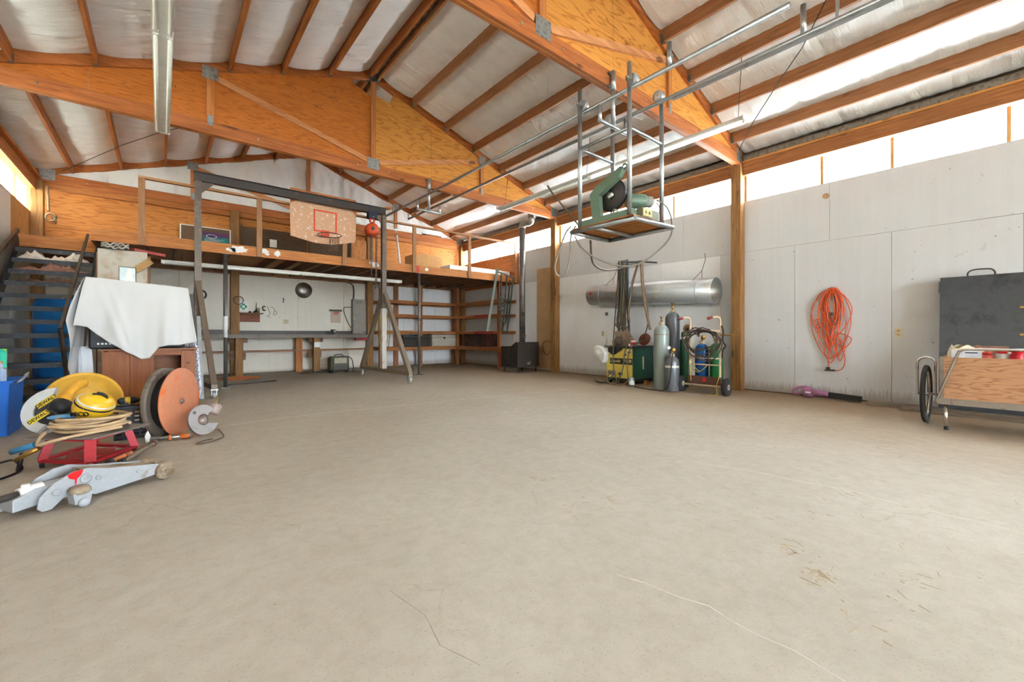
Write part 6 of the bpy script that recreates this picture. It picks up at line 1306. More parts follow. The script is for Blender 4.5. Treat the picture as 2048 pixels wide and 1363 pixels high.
B((wx0 - 0.009, wy0 + 0.06, 0.63), (wx0 - 0.006, wy0 + 0.15, 0.70)).build('rating_label', WHITE(), we_); B((wx0 - 0.0095, wy0 + 0.065, 0.635), (wx0 - 0.009, wy0 + 0.145, 0.662)).build('rating_label', BLACK(), we_)
ts = B((wx0 - 0.012, wy1 - 0.25, 0.17), (wx0 - 0.006, wy1 - 0.05, 0.26)).build('terminal_plate', GALV(), we_)
for k in range(3): MB().cyl((wx0 - 0.05, wy1 - 0.20 + 0.05 * k, 0.215), (wx0 - 0.012, wy1 - 0.20 + 0.05 * k, 0.215), 0.013, 8).build('terminal_stud', BRASS(), ts)
B((wx0 - 0.009, wy0 + 0.26, 0.18), (wx0 - 0.006, wy0 + 0.36, 0.23)).build('model_label', BLACK(), we_)
B((wx0 - 0.03, wy0 - 0.02, 0.745), (wx1, wy1 + 0.02, 0.77)).build('lid_tray', DKSTEEL(), we_)
B((wx0 + 0.01, wy0 + 0.02, 0.055), (wx1 - 0.01, wy1 - 0.02, 0.10)).build('chassis', DKSTEEL(), we_)
for x in (wx0 + 0.06, wx1 - 0.08):
    for y in (wy0 + 0.06, wy1 - 0.06): MB().cyl((x, y - 0.015, 0.036), (x, y + 0.015, 0.036), 0.036, 16).build('caster_wheel', RUBBER(), we_)
B((wx0 + 0.30, wy0 - 0.003, 0.30), (wx0 + 0.35, wy0 - 0.0005, 0.56)).build('paper_tag', plain('tag_cream', (206, 204, 160), 0.7), we_)
# leads in front of the welder
for i, (pts, lab) in enumerate((([(7.17, 5.36, 0.78), (7.12, 5.34, 0.55), (7.10, 5.30, 0.3), (7.10, 5.24, 0.08), (7.12, 5.15, 0.02)], 'brown lead hanging down the yellow welder face from its lid'),
        ([(7.17, 5.03, 0.80), (7.12, 5.06, 0.62), (7.11, 5.10, 0.3), (7.10, 5.22, 0.05), (7.05, 5.35, 0.018), (7.02, 5.5, 0.015)], 'brown lead crossing the welder name plate'),
        ([(7.15, 5.40, 0.21), (7.06, 5.42, 0.16), (7.0, 5.38, 0.04), (6.98, 5.2, 0.016), (7.0, 5.05, 0.016), (7.08, 4.96, 0.10), (7.12, 5.0, 0.40), (7.15, 4.96, 0.70), (7.2, 4.8, 0.84), (7.4, 4.7, 0.92)], 'long welding lead looping on the floor before the welder'),
        ([(7.15, 5.35, 0.21), (7.08, 5.36, 0.12), (7.04, 5.5, 0.02), (7.1, 5.75, 0.014), (7.3, 5.95, 0.014)], 'thin lead running left from the welder terminals'))):
    tag(MB().tube(smoothpath(pts), 0.013, 8).build('welding_lead', CBL[(i + 1) % 4]), lab, 'cable')
# things on the welder
LZ = 0.77
t = thing('welding_helmet', 'grey white welding helmet hung on the left corner of the welder', 'helmet', (7.1, 5.62, 0.4))
MB().prism([(5.50, 0.44), (5.56, 0.40), (5.66, 0.50), (5.78, 0.56), (5.80, 0.74), (5.74, 0.78), (5.58, 0.72), (5.48, 0.62)], 0.16, (7.04, 0, 0), (0, 1, 0), (0, 0, 1)).build('shell', plain('helmet_white', (204, 202, 196), 0.5), t, bevel=0.03)
MB().prism([(5.58, 0.62), (5.66, 0.58), (5.73, 0.66), (5.65, 0.71)], 0.004, (7.036, 0, 0), (0, 1, 0), (0, 0, 1)).build('label', WHITE(), t)
t = thing('leather_apron', 'black leather flap hanging over the top of the welder', 'leather flap', (7.2, 5.4, 0.5))
def flap(u, v): return Vector((7.185 - 0.008 * math.sin(u * 12), 5.16 + 0.36 * u, 0.772 - (0.20 - 0.12 * abs(u - 0.62) * 1.6) * v))
MB().grid(flap, 20, 8).grid(lambda u, v: Vector((7.185 + 0.25 * v, 5.16 + 0.36 * u, 0.776)), 10, 4).build('leather', BLACK(), t)
t = thing('bench_grinder_hood', 'tan dusty grinder hood standing on the welder lid', 'grinder', (7.5, 5.35, LZ))
TN = worn('dusty_tan', (150, 132, 112), (124, 106, 88), 0.45, 0.8)
MB().prism([(5.10, 0.0), (5.52, 0.0), (5.55, 0.10), (5.46, 0.16), (5.48, 0.30), (5.28, 0.31), (5.08, 0.14)], 0.14, (7.35, 0, LZ), (0, 1, 0), (0, 0, 1)).build('hood', TN, t, bevel=0.015)
MB().lathe([(0.02, 0), (0.09, 0), (0.09, 0.05), (0.02, 0.05)], (7.36, 5.36, LZ + 0.10), (-1, 0, 0), 24).build('wheel', worn('grind_wheel', (112, 98, 90), (86, 74, 66), 0.4, 0.9), t)
MB().prism([(5.02, 0.04), (5.22, 0.20), (5.20, 0.32), (5.12, 0.33), (4.98, 0.10)], 0.05, (7.30, 0, LZ), (0, 1, 0), (0, 0, 1)).build('face_shield', TN, t)
tag(MB().lathe([(0.035, 0), (0.035, 0.14), (0.025, 0.15)], (7.33, 5.02, LZ), n=16).build('orange_tin', worn('tin_orange', (176, 104, 62), (140, 84, 54), 0.4)), 'orange rusty tin on the welder lid', 'tin')
t = thing('red_plate', 'round dull red grinding disc leaning on the cables above the welder', 'grinding disc', (7.7, 4.95, LZ))
MB().lathe([(0.02, 0), (0.13, 0.0), (0.13, 0.02), (0.02, 0.02)], (7.66, 4.95, LZ + 0.13), (-0.9, 0.0, 0.35), 28).build('disc', worn('disc_red', (152, 84, 66), (126, 66, 54), 0.4, 0.7), t)
MB().lathe([(0.03, 0.02), (0.03, 0.035)], (7.66, 4.95, LZ + 0.13), (-0.9, 0.0, 0.35), 14).build('hub', DKSTEEL(), t)
def can(c, r, h, m, label, band=None, cap=None, name='spray_can', text=None, tm=None):
    t = thing(name, label, 'can', tuple(c)); c = Vector(c)
    MB().lathe([(r * 0.94, 0), (r, 0.004), (r, h * 0.80), (r * 0.9, h * 0.86), (r * 0.62, h * 0.89)], c, n=22).build('can_body', m, t)
    if band: MB().lathe([(r + 0.0006, h * 0.18), (r + 0.0008, h * 0.19), (r + 0.0008, h * 0.6), (r + 0.0006, h * 0.61)], c, n=22).build('label_band', band, t)
    if cap: MB().lathe([(r * 0.82, h * 0.87), (r * 0.82, h * 0.99), (r * 0.7, h)], c, n=18).build('cap', cap, t)
    if text: writing(text, r * 0.62, c + Vector((-r - 0.002, 0, h * 0.42)), (0, -1, 0), (0, 0, 1), tm, t, 'can_print', 0.0004, 'CENTER', 0.001)
    return t
REDP = plain('can_red', (206, 30, 46), 0.4); CW = plain('can_white', (226, 224, 220), 0.4)
can((7.27, 4.955, LZ), 0.05, 0.13, CW, 'white and red tin with a bold letter on the welder corner', REDP, None, 'paint_tin', 'E', CW)
t = thing('glue_bottle', 'tiny white capped bottle on the front edge of the welder lid', 'bottle', (7.2, 5.0, LZ))
MB().lathe([(0.02, 0), (0.02, 0.04), (0.012, 0.05)], (7.2, 5.0, LZ), n=12).build('bottle', CW, t); MB().lathe([(0.013, 0.05), (0.013, 0.07)], (7.2, 5.0, LZ), n=12).build('cap', REDP, t)
can((7.02, 4.83, 0), 0.055, 0.19, plain('can_silver', (160, 172, 180), 0.35, 0.5), 'silver blue aerosol can standing on the floor before the welder', CW, None, 'aerosol_can')
tag(MB().box((7.45, 4.76, 0), (7.53, 4.84, 0.08)).build('wood_block', timber('z')), 'small wooden block on the floor behind the aerosol can', 'wood block')
# ---- gas cylinders
def cylinder(c, r, hs, ht, m, label, valve='cap', neck=None, band=None, group='gas cylinders by the wall'):
    c = Vector(c); t = thing('gas_cylinder', label, 'gas cylinder', tuple(c), group)
    prof = [(r * 0.9, 0), (r, 0.02), (r, hs)] + [(r * math.cos(a), hs + r * 1.05 * math.sin(a)) for a in (0.25, 0.5, 0.75, 1.0, 1.2)] + [(r * 0.30, hs + r * 1.1)]
    MB().lathe(prof, c, n=32).build('cylinder_body', m, t)
    zt = hs + r * 1.08
    MB().lathe([(r * 0.36, zt - 0.03), (r * 0.36, zt + 0.035), (r * 0.30, zt + 0.04)], c, n=18).build('neck_ring', neck or worn('neck_tan', (190, 166, 140), (150, 122, 98), 0.4), t)
    if valve == 'valve':
        v = MB().cyl(c + Vector((0, 0, zt + 0.03)), c + Vector((0, 0, ht - 0.03)), 0.016, 10).build('valve_stem', BRASS(), t)
        MB().lathe([(0.012, ht - 0.035), (0.04, ht - 0.03), (0.042, ht - 0.018), (0.012, ht - 0.01)], c, n=8).build('hand_wheel', CHROME(), v); MB().cyl(c + Vector((0, 0, zt + 0.07)), c + Vector((-0.06, -0.02, zt + 0.07)), 0.012, 8).build('outlet', BRASS(), v)
    if valve == 'reg':
        v = MB().cyl(c + Vector((0, 0, zt + 0.03)), c + Vector((0, 0, ht)), 0.016, 10).build('valve_stem', BRASS(), t)
        MB().lathe([(0.03, 0), (0.035, 0.01), (0.035, 0.04), (0.02, 0.05)], c + Vector((-0.03, -0.03, zt + 0.10)), (-0.5, -0.85, 0.2), 18).build('regulator', BRASS(), v); MB().lathe([(0.03, 0), (0.03, 0.02)], c + Vector((-0.02, 0.04, zt + 0.14)), (-1, 0, 0.2), 18).build('gauge', CHROME(), v)
    if valve == 'cap': MB().lathe([(r * 0.36, zt + 0.03), (r * 0.40, zt + 0.05), (r * 0.40, ht - 0.03), (r * 0.25, ht)], c, n=16).build('valve_cap', m, t)
    if band: MB().lathe([(r + 0.001, band[0]), (r + 0.002, band[0] + 0.005), (r + 0.002, band[1] - 0.005), (r + 0.001, band[1])], c, n=32).build('label_band', band[2], t)
    return t
GC = worn('cylinder_grey', (150, 160, 154), (128, 116, 100), 0.26, 0.4, 0.2, 7)
cylinder((7.07, 4.22, 0), 0.135, 1.05, 1.36, GC, 'tall scuffed pale grey gas cylinder with rust streaks', 'valve', band=(1.0, 1.012, worn('streak_rust', (130, 84, 60), (150, 110, 84), 0.5)))
cylinder((7.42, 4.20, 0), 0.128, 1.30, 1.62, worn('cylinder_dark', (92, 94, 98), (70, 70, 72), 0.3, 0.35, 0.3), 'tallest dark grey gas cylinder behind the pale one', 'valve')
cylinder((7.76, 4.17, 0), 0.10, 0.82, 1.06, worn('cylinder_green', (40, 92, 60), (30, 66, 44), 0.3, 0.4, 0.1), 'dark green gas cylinder half hidden against the wall', 'cap', worn('neck_cream', (196, 182, 150), (160, 140, 110), 0.4))
cylinder((6.98, 3.96, 0), 0.118, 0.50, 0.72, worn('cylinder_grey2', (118, 120, 126), (92, 92, 96), 0.25, 0.35, 0.3), 'short grey gas cylinder with brass regulator in front', 'reg', band=(0.42, 0.46, CW))
tag(MB().tube(smoothpath([(6.93, 3.92, 0.68), (6.86, 3.90, 0.5), (6.84, 3.93, 0.2), (6.83, 4.0, 0.03), (6.80, 4.2, 0.012), (6.88, 4.55, 0.01), (7.0, 4.75, 0.01)]), 0.009, 8).build('gas_hose', RUBBER()), 'dark gas hose dropping from the short cylinder to the floor', 'hose')
# ---- cylinder cart
ct = thing('cylinder_cart', 'cream painted two wheel cylinder cart with wound hoses', 'hand cart', (7.25, 3.5, 0))
CC = worn('cart_cream', (214, 190, 160), (170, 116, 88), 0.35, 0.5, 0.1, 8); CR = worn('cart_rust', (104, 70, 56), (76, 54, 46), 0.4, 0.6, 0.3)
MB().cyl((7.13, 3.12, 0.14), (7.13, 3.83, 0.14), 0.016, 10).build('axle', CC, ct)
for y in (3.085, 3.865):
    w_ = MB().lathe([(0.06, -0.035), (0.10, -0.045), (0.135, -0.035), (0.142, 0), (0.135, 0.035), (0.10, 0.045), (0.06, 0.035)], (7.13, y, 0.142), (0, 1, 0), 32).build('tyre', RUBBER(), ct)
    MB().lathe([(0.0, -0.03), (0.03, -0.04), (0.065, -0.03), (0.07, 0.0), (0.065, 0.03), (0.03, 0.04), (0.0, 0.03)], (7.13, y, 0.142), (0, 1, 0), 24).build('wheel_rim', worn('rim_cream', (186, 172, 152), (140, 120, 100), 0.4), w_)
B((7.16, 3.20, 0.17), (7.19, 3.76, 0.29)).build('front_plate', CR, ct); B((7.17, 3.20, 0.14), (7.56, 3.76, 0.17)).build('base_tray', CR, ct)
MB().box((7.157, 3.44, 0.20), (7.16, 3.50, 0.27)).build('paint_splash', plain('dot_red', (206, 24, 44), 0.6), ct)
for y in (3.22, 3.74):
    MB().tube(smoothpath([(7.20, y, 0.10), (7.20, y, 0.6), (7.20, y, 1.0), (7.20, y, 1.24), (7.16, y + 0.03, 1.30), (7.06, y + 0.10, 1.285)], 5), 0.018, 10).build('upright', CC, ct)
    MB().cyl((7.09, y + 0.08, 1.295), (7.02, y + 0.125, 1.275), 0.024, 10).build('grip', plain('grip_red', (150, 70, 66), 0.7), ct)
for z, r in ((1.06, 0.022), (0.60, 0.013)): MB().cyl((7.195, 3.22, z), (7.195, 3.74, z), r, 10).build('cross_bar', CC, ct)
B((7.19, 3.22, 0.48), (7.20, 3.74, 0.50)).build('chain_bar', CC, ct)
for z0 in (0.17,):
    cylinder((7.38, 3.62, 0.172), 0.112, 0.56, 0.82, plain('cylinder_blue', (28, 88, 150), 0.35, 0.1, 0.1), 'blue gas cylinder standing on the cream cart', 'reg', None, None, 'cylinders on the cart')
    cylinder((7.39, 3.37, 0.172), 0.108, 0.58, 0.86, plain('cylinder_bright_green', (30, 112, 60), 0.35, 0.1, 0.1), 'bright green gas cylinder standing on the cream cart', 'reg', None, None, 'cylinders on the cart')
hh = MB()
for k in range(6):
    c_ = Vector((7.15 - 0.02 * k, 3.48, 0.86)); pts = []
    for j in range(30):
        a = 2 * math.pi * j / 30; pts.append(c_ + Vector((0.02 * math.sin(3 * a + k), 0.31 * math.cos(a) * (1 - 0.06 * ((k * 5) % 4)) + 0.02 * math.sin(3 * a + k * 2), (0.20 if math.sin(a) > 0 else 0.30 - 0.05 * ((k * 3) % 4)) * math.sin(a) + 0.025 * math.sin(4 * a + k * 1.9) + 0.01 * k)))
    hh.tube(pts, 0.011, 7, False, None, True)
tag(hh.build('gas_hose', plain('hose_brown', (84, 70, 60), 0.6)), 'dark twin gas hoses wound over the cylinder cart', 'hose')
YR = plain('rope_yellow', (206, 182, 84), 0.7)
tag(MB().tube(smoothpath([(7.16, 3.74, 0.62), (7.14, 3.72, 0.5), (7.14, 3.66, 0.40), (7.13, 3.55, 0.36), (7.13, 3.45, 0.44), (7.16, 3.40, 0.5), (7.13, 3.52, 0.38), (7.13, 3.62, 0.44), (7.15, 3.72, 0.58), (7.14, 3.70, 0.3), (7.15, 3.70, 0.2)]), 0.006, 6).build('yellow_rope', YR), 'yellow rope looped around the blue cylinder', 'rope')
tag(MB().tube(smoothpath([(7.17, 3.22, 0.5), (7.15, 3.21, 0.32), (7.10, 3.24, 0.14), (7.04, 3.20, 0.03), (6.98, 3.22, 0.008), (6.96, 3.34, 0.008)]), 0.006, 6).build('yellow_rope', YR), 'yellow rope end trailing to the floor by the right cart wheel', 'rope')
tag(MB().tube(smoothpath([(7.19, 3.19, 1.16), (7.18, 3.16, 1.05), (7.18, 3.17, 0.9), (7.17, 3.12, 0.82), (7.17, 3.16, 0.75), (7.18, 3.18, 0.62)]), 0.012, 8).build('torch_lead', BLACK()), 'black torch lead hanging on the right side of the cart', 'cable')
t = thing('cutting_torch', 'brass cutting torch hung across the cart toward the post', 'torch', (7.2, 3.1, 1.0))
MB().cyl((7.18, 3.20, 1.0), (7.16, 3.02, 1.0), 0.012, 10).build('torch_body', BRASS(), t); MB().cyl((7.16, 3.02, 1.0), (7.13, 2.97, 0.99), 0.016, 10).build('torch_head', BRASS(), t)
t = thing('hose_reel_ring', 'round tan reel hung on the left handle of the cart', 'reel', (7.3, 3.78, 0.95))
MB().lathe([(0.03, 0), (0.085, 0.0), (0.085, 0.05), (0.03, 0.05)], (7.27, 3.80, 1.10), (-1, 0.1, 0), 24).build('reel_disc', worn('reel_tan', (136, 106, 86), (104, 80, 66), 0.4), t); MB().lathe([(0.03, 0.05), (0.03, 0.07)], (7.27, 3.80, 1.10), (-1, 0.1, 0), 14).build('reel_hub', DKSTEEL(), t)
# ---- outlets on the white wall
for u, v, lab in ((1206, 667, 'ivory outlet left of the welder on the white wall'), (1797, 665, 'ivory outlet right of the orange cord on the white wall')):
    a = onX(u, v, 8.148); outlet(tuple(a), (0, -1, 0), lab)
# ---- orange cord hung on a nail
oc = thing('orange_extension_cord', 'bright orange extension cord hung in tangled loops on the white wall', 'cord', (8.1, 1.9, 0.4))
OC = plain('cord_orange', (226, 92, 40), 0.5, 0, 0.05)
top = Vector((8.12, 1.90, 1.76)); rr = random.Random(3); mb = MB()
for k in range(16):
    L = 0.55 + 0.55 * rr.random(); wd = 0.035 + 0.075 * rr.random(); y0 = top.y + (rr.random() - 0.5) * 0.08; x = 8.135 - 0.003 * k; dr = (rr.random() - 0.5) * 0.14; zz = top.z - 0.05 * rr.random()
    if k in (2, 9): wd = 0.21
    pts = [(x, y0, zz), (x, y0 + wd * 0.75, zz - 0.10), (x, y0 + wd * 1.25 + dr * 0.2, zz - L * 0.45), (x, y0 + wd * 0.7 + dr, zz - L * 0.85), (x - 0.004, y0 + dr, zz - L), (x, y0 - wd * 0.7 + dr, zz - L * 0.85), (x, y0 - wd * 1.25 + dr * 0.2, zz - L * 0.45), (x, y0 - wd * 0.75, zz - 0.10), (x, y0, zz)]
    mb.tube(smoothpath(pts, 6), 0.0065, 6)
for (a, wd, L, z0) in ((0.12, 0.10, 0.30, 1.25), (-0.14, 0.10, 0.26, 1.05), (0.02, 0.08, 0.36, 0.92), (0.18, 0.07, 0.2, 1.3), (-0.10, 0.06, 0.40, 1.0)):
    pts = [(8.12, 1.90 + a * 0.3, z0), (8.118, 1.90 + a + wd, z0 - L * 0.4), (8.118, 1.90 + a, z0 - L), (8.118, 1.90 + a - wd, z0 - L * 0.4), (8.12, 1.90 + a * 0.3, z0)]
    mb.tube(smoothpath(pts, 8), 0.0065, 6)
mb.tube(smoothpath([(8.12, 1.95, 1.0), (8.118, 1.95, 0.7), (8.12, 1.95, 0.50)], 6), 0.008, 6); mb.tube(smoothpath([(8.12, 1.80, 0.9), (8.118, 1.74, 0.66), (8.12, 1.76, 0.5), (8.12, 1.84, 0.44), (8.12, 1.92, 0.45)], 6), 0.0065, 6)
mb.build('cord_loops', OC, oc)
for c, d in (((8.115, 1.95, 0.47), (0.03, 0.05, 0.05)), ((8.115, 1.93, 0.445), (0.03, 0.13, 0.022)), ((8.10, 1.90, 1.33), (0.025, 0.025, 0.05)), ((8.10, 1.87, 1.18), (0.025, 0.03, 0.05))): MB().cbox(c, d).build('plug', plain('plug_dark', (78, 66, 58), 0.6), oc)
MB().cyl((8.15, 1.90, 1.74), (8.10, 1.90, 1.75), 0.006, 6).build('nail', DKSTEEL(), oc)
# ---- leaf blower by the skirting
lb = thing('leaf_blower', 'faded purple electric leaf blower with black tube on the floor by the wall', 'leaf blower', (7.95, 2.0, 0))
PU = plain('blower_purple', (168, 112, 148), 0.45, 0, 0.08)
MB().ball((7.97, 2.17, 0.085), 0.085, 18, 12, (0.8, 1.25, 1.0)).build('fan_housing', PU, lb)
MB().tube(smoothpath([(7.97, 2.12, 0.15), (7.97, 2.25, 0.165), (7.96, 2.36, 0.12), (7.96, 2.38, 0.06), (7.97, 2.30, 0.05)]), 0.02, 10).build('grip', PU, lb)
MB().tube([(7.97, 2.12, 0.085), (7.96, 1.98, 0.085), (7.95, 1.90, 0.08)], [0.06, 0.045, 0.045], 14).build('outlet_neck', PU, lb)
MB().bar((7.95, 1.90, 0.075), (7.92, 1.50, 0.055), 0.055, 0.085).build('blower_tube', BLACK(), lb); MB().bar((7.919, 1.78, 0.075), (7.912, 1.68, 0.07), 0.004, 0.02).build('label', WHITE(), lb)
B((7.90, 2.13, 0.08), (7.905, 2.20, 0.10)).build('label', WHITE(), lb)
# ---- grey planks at the foot of the wall
for i, (x0, x1, y0, y1, h, lab) in enumerate(((7.78, 7.96, -1.25, 1.42, 0.05, 'weathered grey plank lying along the foot of the wall'), (7.52, 7.74, -1.5, 1.02, 0.035, 'thinner grey plank lying in front of the first by the cart'))):
    tag(B((x0, y0, 0.002), (x1, y1, h)).build('old_plank', wood('weathered', (134, 118, 98), (100, 86, 70), 'y')), lab, 'plank')
# ---- black steel door leaning behind the cart
bd = thing('hinged_steel_sheet', 'black steel sheet with strap hinge and handle leaning on the white wall', 'steel sheet', (7.95, 0.35, 0.05))
Vd = Vector((0.13, 0, 1)).normalized(); Ud = Vector((0, -1, 0)); Od = Vector((7.79, 0.69, 0.055))
BS = worn('blued_steel', (76, 78, 82), (54, 54, 58), 0.42, 0.42, 0.5, 3)
MB().prism([(0, 0), (0.72, 0), (0.72, 1.72), (0, 1.72)], 0.02, Od, Ud, Vd).build('plate', BS, bd)
Wd = Ud.cross(Vd)
MB().prism([(-0.012, 1.52), (0.02, 1.50), (0.16, 1.58), (0.16, 1.61), (0.02, 1.66), (-0.012, 1.67)], 0.006, Od + Wd * 0.02, Ud, Vd).build('strap_hinge', BS, bd)
P_ = lambda u, v, w=0.01: Od + Ud * u + Vd * v + Wd * w
MB().tube(smoothpath([P_(0.25, 1.71), P_(0.25, 1.76), P_(0.29, 1.795), P_(0.37, 1.80), P_(0.45, 1.79), P_(0.48, 1.75), P_(0.48, 1.71)], 5), 0.009, 8).build('lift_handle', DKSTEEL(), bd)
for v in (0.95, 1.28): MB().prism([(0.68, v), (0.72, v), (0.72, v + 0.02), (0.68, v + 0.02)], 0.02, Od + Wd * 0.02, Ud, Vd).build('latch_tab', BRASS(), bd)
# ---- garden cart
gx0, gx1, gy0, gy1, gz0, gz1 = 6.46, 7.15, -0.55, 0.56, 0.31, 0.77
gc = thing('garden_cart', 'plywood box garden cart with bicycle wheel and steel tube handle', 'garden cart', (6.8, 0.0, 0))
GPm = plywood('cart_ply', (196, 146, 108), (158, 104, 70), 'y', 2.2)
B((gx0, gy0, gz0), (gx0 + 0.014, gy1, gz1)).build('end_panel', GPm, gc); B((gx1, gy0, gz0), (gx1 + 0.014, gy1, gz1)).build('end_panel', GPm, gc)
for y in (gy0, gy1 - 0.014): B((gx0 + 0.014, y, gz0), (gx1, y + 0.014, gz1)).build('side_panel', GPm, gc)
B((gx0, gy0, gz0 - 0.014), (gx1, gy1, gz0)).build('floor_panel', GPm, gc)
AL = worn('cart_angle', (150, 138, 126), (110, 92, 80), 0.4, 0.45, 0.4)
B((gx0 - 0.02, gy0, gz0 - 0.045), (gx0, gy1 + 0.02, gz0 + 0.02)).build('bottom_angle', AL, gc); B((gx0 - 0.004, gy1 - 0.03, gz0), (gx0, gy1 + 0.004, gz1)).build('corner_angle', AL, gc); B((gx0 + 0.0, gy1, gz0), (gx0 + 0.04, gy1 + 0.004, gz1)).build('corner_angle', AL, gc)
MB().tube(smoothpath([(gx0 + 0.02, gy1 + 0.03, gz0 - 0.06), (gx0 - 0.01, gy1 + 0.015, gz0 + 0.02), (gx0 - 0.055, gy1 - 0.13, gz1 + 0.02), (gx0 - 0.07, gy1 - 0.16, gz1 + 0.075), (gx0 - 0.075, gy1 - 0.22, gz1 + 0.09), (gx0 - 0.075, gy1 - 0.5, gz1 + 0.09), (gx0 - 0.075, gy0 + 0.2, gz1 + 0.09), (gx0 - 0.055, gy0 + 0.1, gz1 + 0.02), (gx0 - 0.01, gy0 - 0.02, gz0 + 0.02)], 6), 0.014, 10).build('handle_tube', CHROME(), gc)
for y in (gy1 - 0.04, gy0 + 0.04):
    MB().tube([(gx0 + 0.01, y, gz0 - 0.02), (gx0 - 0.03, y - 0.01, 0.01)], 0.017, 12).build('prop_leg', CHROME(), gc); MB().cyl((gx0 - 0.03, y - 0.01, 0.0), (gx0 - 0.028, y - 0.01, 0.03), 0.02, 12).build('leg_tip', RUBBER(), gc)
hub = Vector((6.80, 0.70, 0.33))
for hy in (0.70, -0.69):
    hb_ = Vector((6.80, hy, 0.33))
    w_ = MB().ring(hb_, (0, 1, 0), 0.306, 0.024, 56, 10).build('tyre', RUBBER(), gc)
    MB().ring(hb_, (0, 1, 0), 0.276, 0.011, 56, 8).build('rim', CHROME(), w_); MB().cyl(hb_ - Vector((0, 0.05, 0)), hb_ + Vector((0, 0.05, 0)), 0.02, 14).build('hub', CHROME(), w_)
    spk = MB()
    for k in range(28):
        a = 2 * math.pi * k / 28; a2 = a + (0.35 if k % 2 else -0.35); s = 0.03 if (k // 2) % 2 else -0.03
        spk.tube([hb_ + Vector((0.018 * math.cos(a2), s, 0.018 * math.sin(a2))), hb_ + Vector((0.27 * math.cos(a), 0, 0.27 * math.sin(a)))], 0.0015, 4)
    tag(spk.build('spokes', CHROME(), w_), kind='stuff')
    s = 1 if hy > 0 else -1
    MB().tube(smoothpath([hb_ + Vector((0.0, s * 0.075, -0.02)), hb_ + Vector((-0.01, s * 0.075, 0.25)), hb_ + Vector((-0.01, s * 0.07, 0.38)), hb_ + Vector((-0.01, 0.0, 0.42)), hb_ + Vector((-0.01, -s * 0.07, 0.38)), hb_ + Vector((-0.01, -s * 0.075, 0.25)), hb_ + Vector((0.0, -s * 0.075, -0.02))], 6), 0.012, 10).build('wheel_fork', CHROME(), gc)
MB().cyl((6.80, -0.78, 0.33), (6.80, 0.78, 0.33), 0.008, 8).build('axle', DKSTEEL(), gc)
# contents of the cart
GZ0 = gz0
t = thing('shop_rags', 'cream and red cloth sack sagging over the left end of the cart', 'sack', (6.75, 0.42, gz0))
def sack(u, v):
    a = u * 2 * math.pi; k = v; r = (0.14 + 0.03 * math.sin(3 * a)) * math.sin(min(1, 0.25 + k) * math.pi * 0.5 + (0.9 if k > 0.8 else 0) * (k - 0.8) * 4)
    return Vector((6.76 + r * math.cos(a) * 1.5, 0.40 + r * math.sin(a), gz0 + 0.002 + 0.57 * k + 0.02 * math.sin(a * 4) * k))
MB().grid(sack, 24, 14).build('cloth', worn('sack_cream', (206, 188, 156), (186, 120, 96), 0.25, 0.9, 0, 5), t)
def paper(c, w, h, tilt, rz, m, label):
    M = Matrix.Translation(c) @ Matrix.Rotation(rz, 4, 'Z') @ Matrix.Rotation(tilt, 4, 'Y'); t = thing('magazine', label, 'magazine', tuple(c))
    MB(M).box((-0.006, -w / 2, -h), (0.006, w / 2, 0)).build('pages', m, t); MB(M).box((-0.0075, -w / 2 + 0.03, -h * 0.07), (-0.0061, w / 2 - 0.10, -h * 0.045)).build('cover_print', plain('print_dark', (66, 76, 92), 0.6), t)
paper(Vector((6.53, 0.37, 0.85)), 0.22, 0.5, -0.10, 0.10, plain('mag_white', (222, 224, 228), 0.35), 'white printed sheet leaning at the left end of the cart')
paper(Vector((6.74, 0.20, 0.89)), 0.24, 0.5, -0.16, 0.0, plain('mag_brown', (150, 108, 88), 0.5), 'brown covered manual standing in the middle of the cart')
paper(Vector((6.74, -0.06, 0.87)), 0.2, 0.5, -0.10, -0.2, plain('mag_teal', (60, 120, 112), 0.5), 'teal covered manual at the right of the cart')
CB_ = gz0 + 0.30
st_ = tag(B((6.50, -0.5, gz0 + 0.002), (7.1, 0.29, gz0 + 0.28)).build('packed_carton', plain('cardboard', (196, 146, 92), 0.8)), 'cardboard carton filling the bottom of the cart', 'carton')
CZ = gz0 + 0.282
can((6.58, 0.225, CZ), 0.045, 0.24, plain('can_pink', (214, 92, 78), 0.4), 'pinkish red aerosol can in the cart beside the white sheet', CW, plain('can_cap_red', (198, 62, 50), 0.4))
can((6.58, 0.125, CZ), 0.046, 0.26, CW, 'white aerosol can with green print and red cap in the cart', plain('band_green', (38, 128, 92), 0.5), REDP)
can((6.55, 0.025, CZ), 0.048, 0.27, REDP, 'red aerosol can with black and yellow FREE label in the cart', BLACK(), REDP, 'spray_can', 'FREE', plain('print_yellow', (240, 208, 50), 0.5))
can((6.66, 0.07, CZ), 0.04, 0.24, plain('can_tan', (200, 190, 160), 0.4), 'cream aerosol can behind the red one in the cart', None, CW)
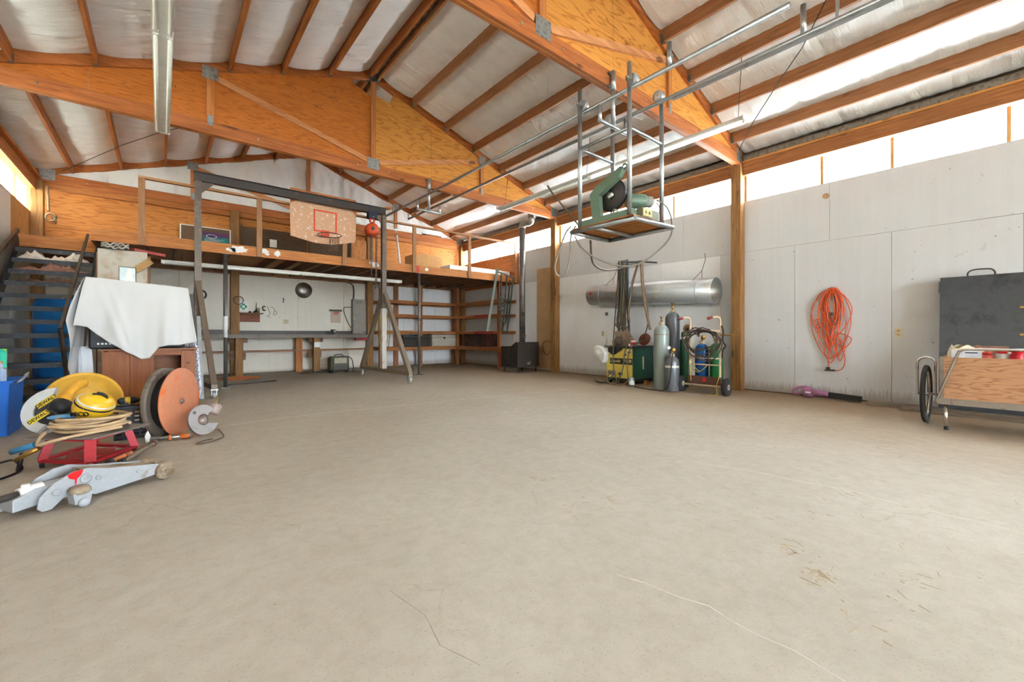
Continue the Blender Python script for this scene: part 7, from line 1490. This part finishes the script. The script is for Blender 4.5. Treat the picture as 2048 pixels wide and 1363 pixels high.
# ---- straw and chips on the floor
sr = random.Random(12); smb = MB()
for (u, v, n, sp_) in ((1640, 1150, 26, 0.035), (1590, 1092, 14, 0.05), (1085, 955, 20, 0.05), (1840, 1165, 12, 0.05), (1460, 1010, 10, 0.2), (1700, 1200, 14, 0.1), (1300, 900, 12, 0.35), (1140, 1017, 8, 0.08), (1230, 1010, 8, 0.1), (900, 900, 14, 0.6), (1500, 880, 20, 0.6), (1800, 990, 20, 0.5), (700, 1100, 10, 0.3), (1700, 1080, 8, 0.3)):
    c = onZ(u, v)
    for k in range(n):
        a = sr.random() * math.pi; L = 0.005 + 0.035 * sr.random() ** 2; p = c + Vector((sr.gauss(0, sp_), sr.gauss(0, sp_), 0.0015)); d = Vector((math.cos(a), math.sin(a), 0.15 * sr.random())) * L
        smb.bar(p - d, p + d, 0.0017, 0.0016)
tag(smb.build('straw_litter', plain('straw', (188, 168, 128), 0.8)), 'bits of straw scattered over the concrete floor', 'straw', None, 'stuff')

# ---- cords hung on the far posts
tag(MB().tube([Vector((7.955, 7.87, 2.2)) + Vector((-0.01 * math.sin(q * 3), 0.06 * math.cos(q) + 0.01 * math.sin(5 * q), 0.28 * math.sin(q))) for q in [2 * math.pi * k / 40 * 3 for k in range(40)]], 0.008, 6).build('rope_coil', plain('rope_brown', (112, 84, 60), 0.8)), 'brown rope coil hung on the far wall post by the tan board', 'rope')
t = thing('tow_hook', 'rusty hook and shackle hung on the back left corner post', 'hook', (-1.72, 12.32, 3.3))
hkx, hky = -1.74, 12.315
MB().tube(smoothpath([(hkx, hky, 3.95), (hkx + 0.01, hky, 3.7), (hkx + 0.02, hky - 0.01, 3.45)]), 0.02, 8).build('strap', worn('strap_rust', (140, 110, 76), (104, 78, 56), 0.4), t)
MB().ring((hkx + 0.05, hky - 0.02, 3.33), (0.2, 1, 0), 0.075, 0.018, 18, 8).build('shackle', worn('hook_rust', (150, 122, 92), (96, 74, 56), 0.45, 0.5, 0.4), t)
MB().ring((hkx + 0.10, hky - 0.03, 3.28), (1, 0.3, 0.3), 0.06, 0.018, 16, 8, (0, 4.4)).build('hook', _M['hook_rust'], t)
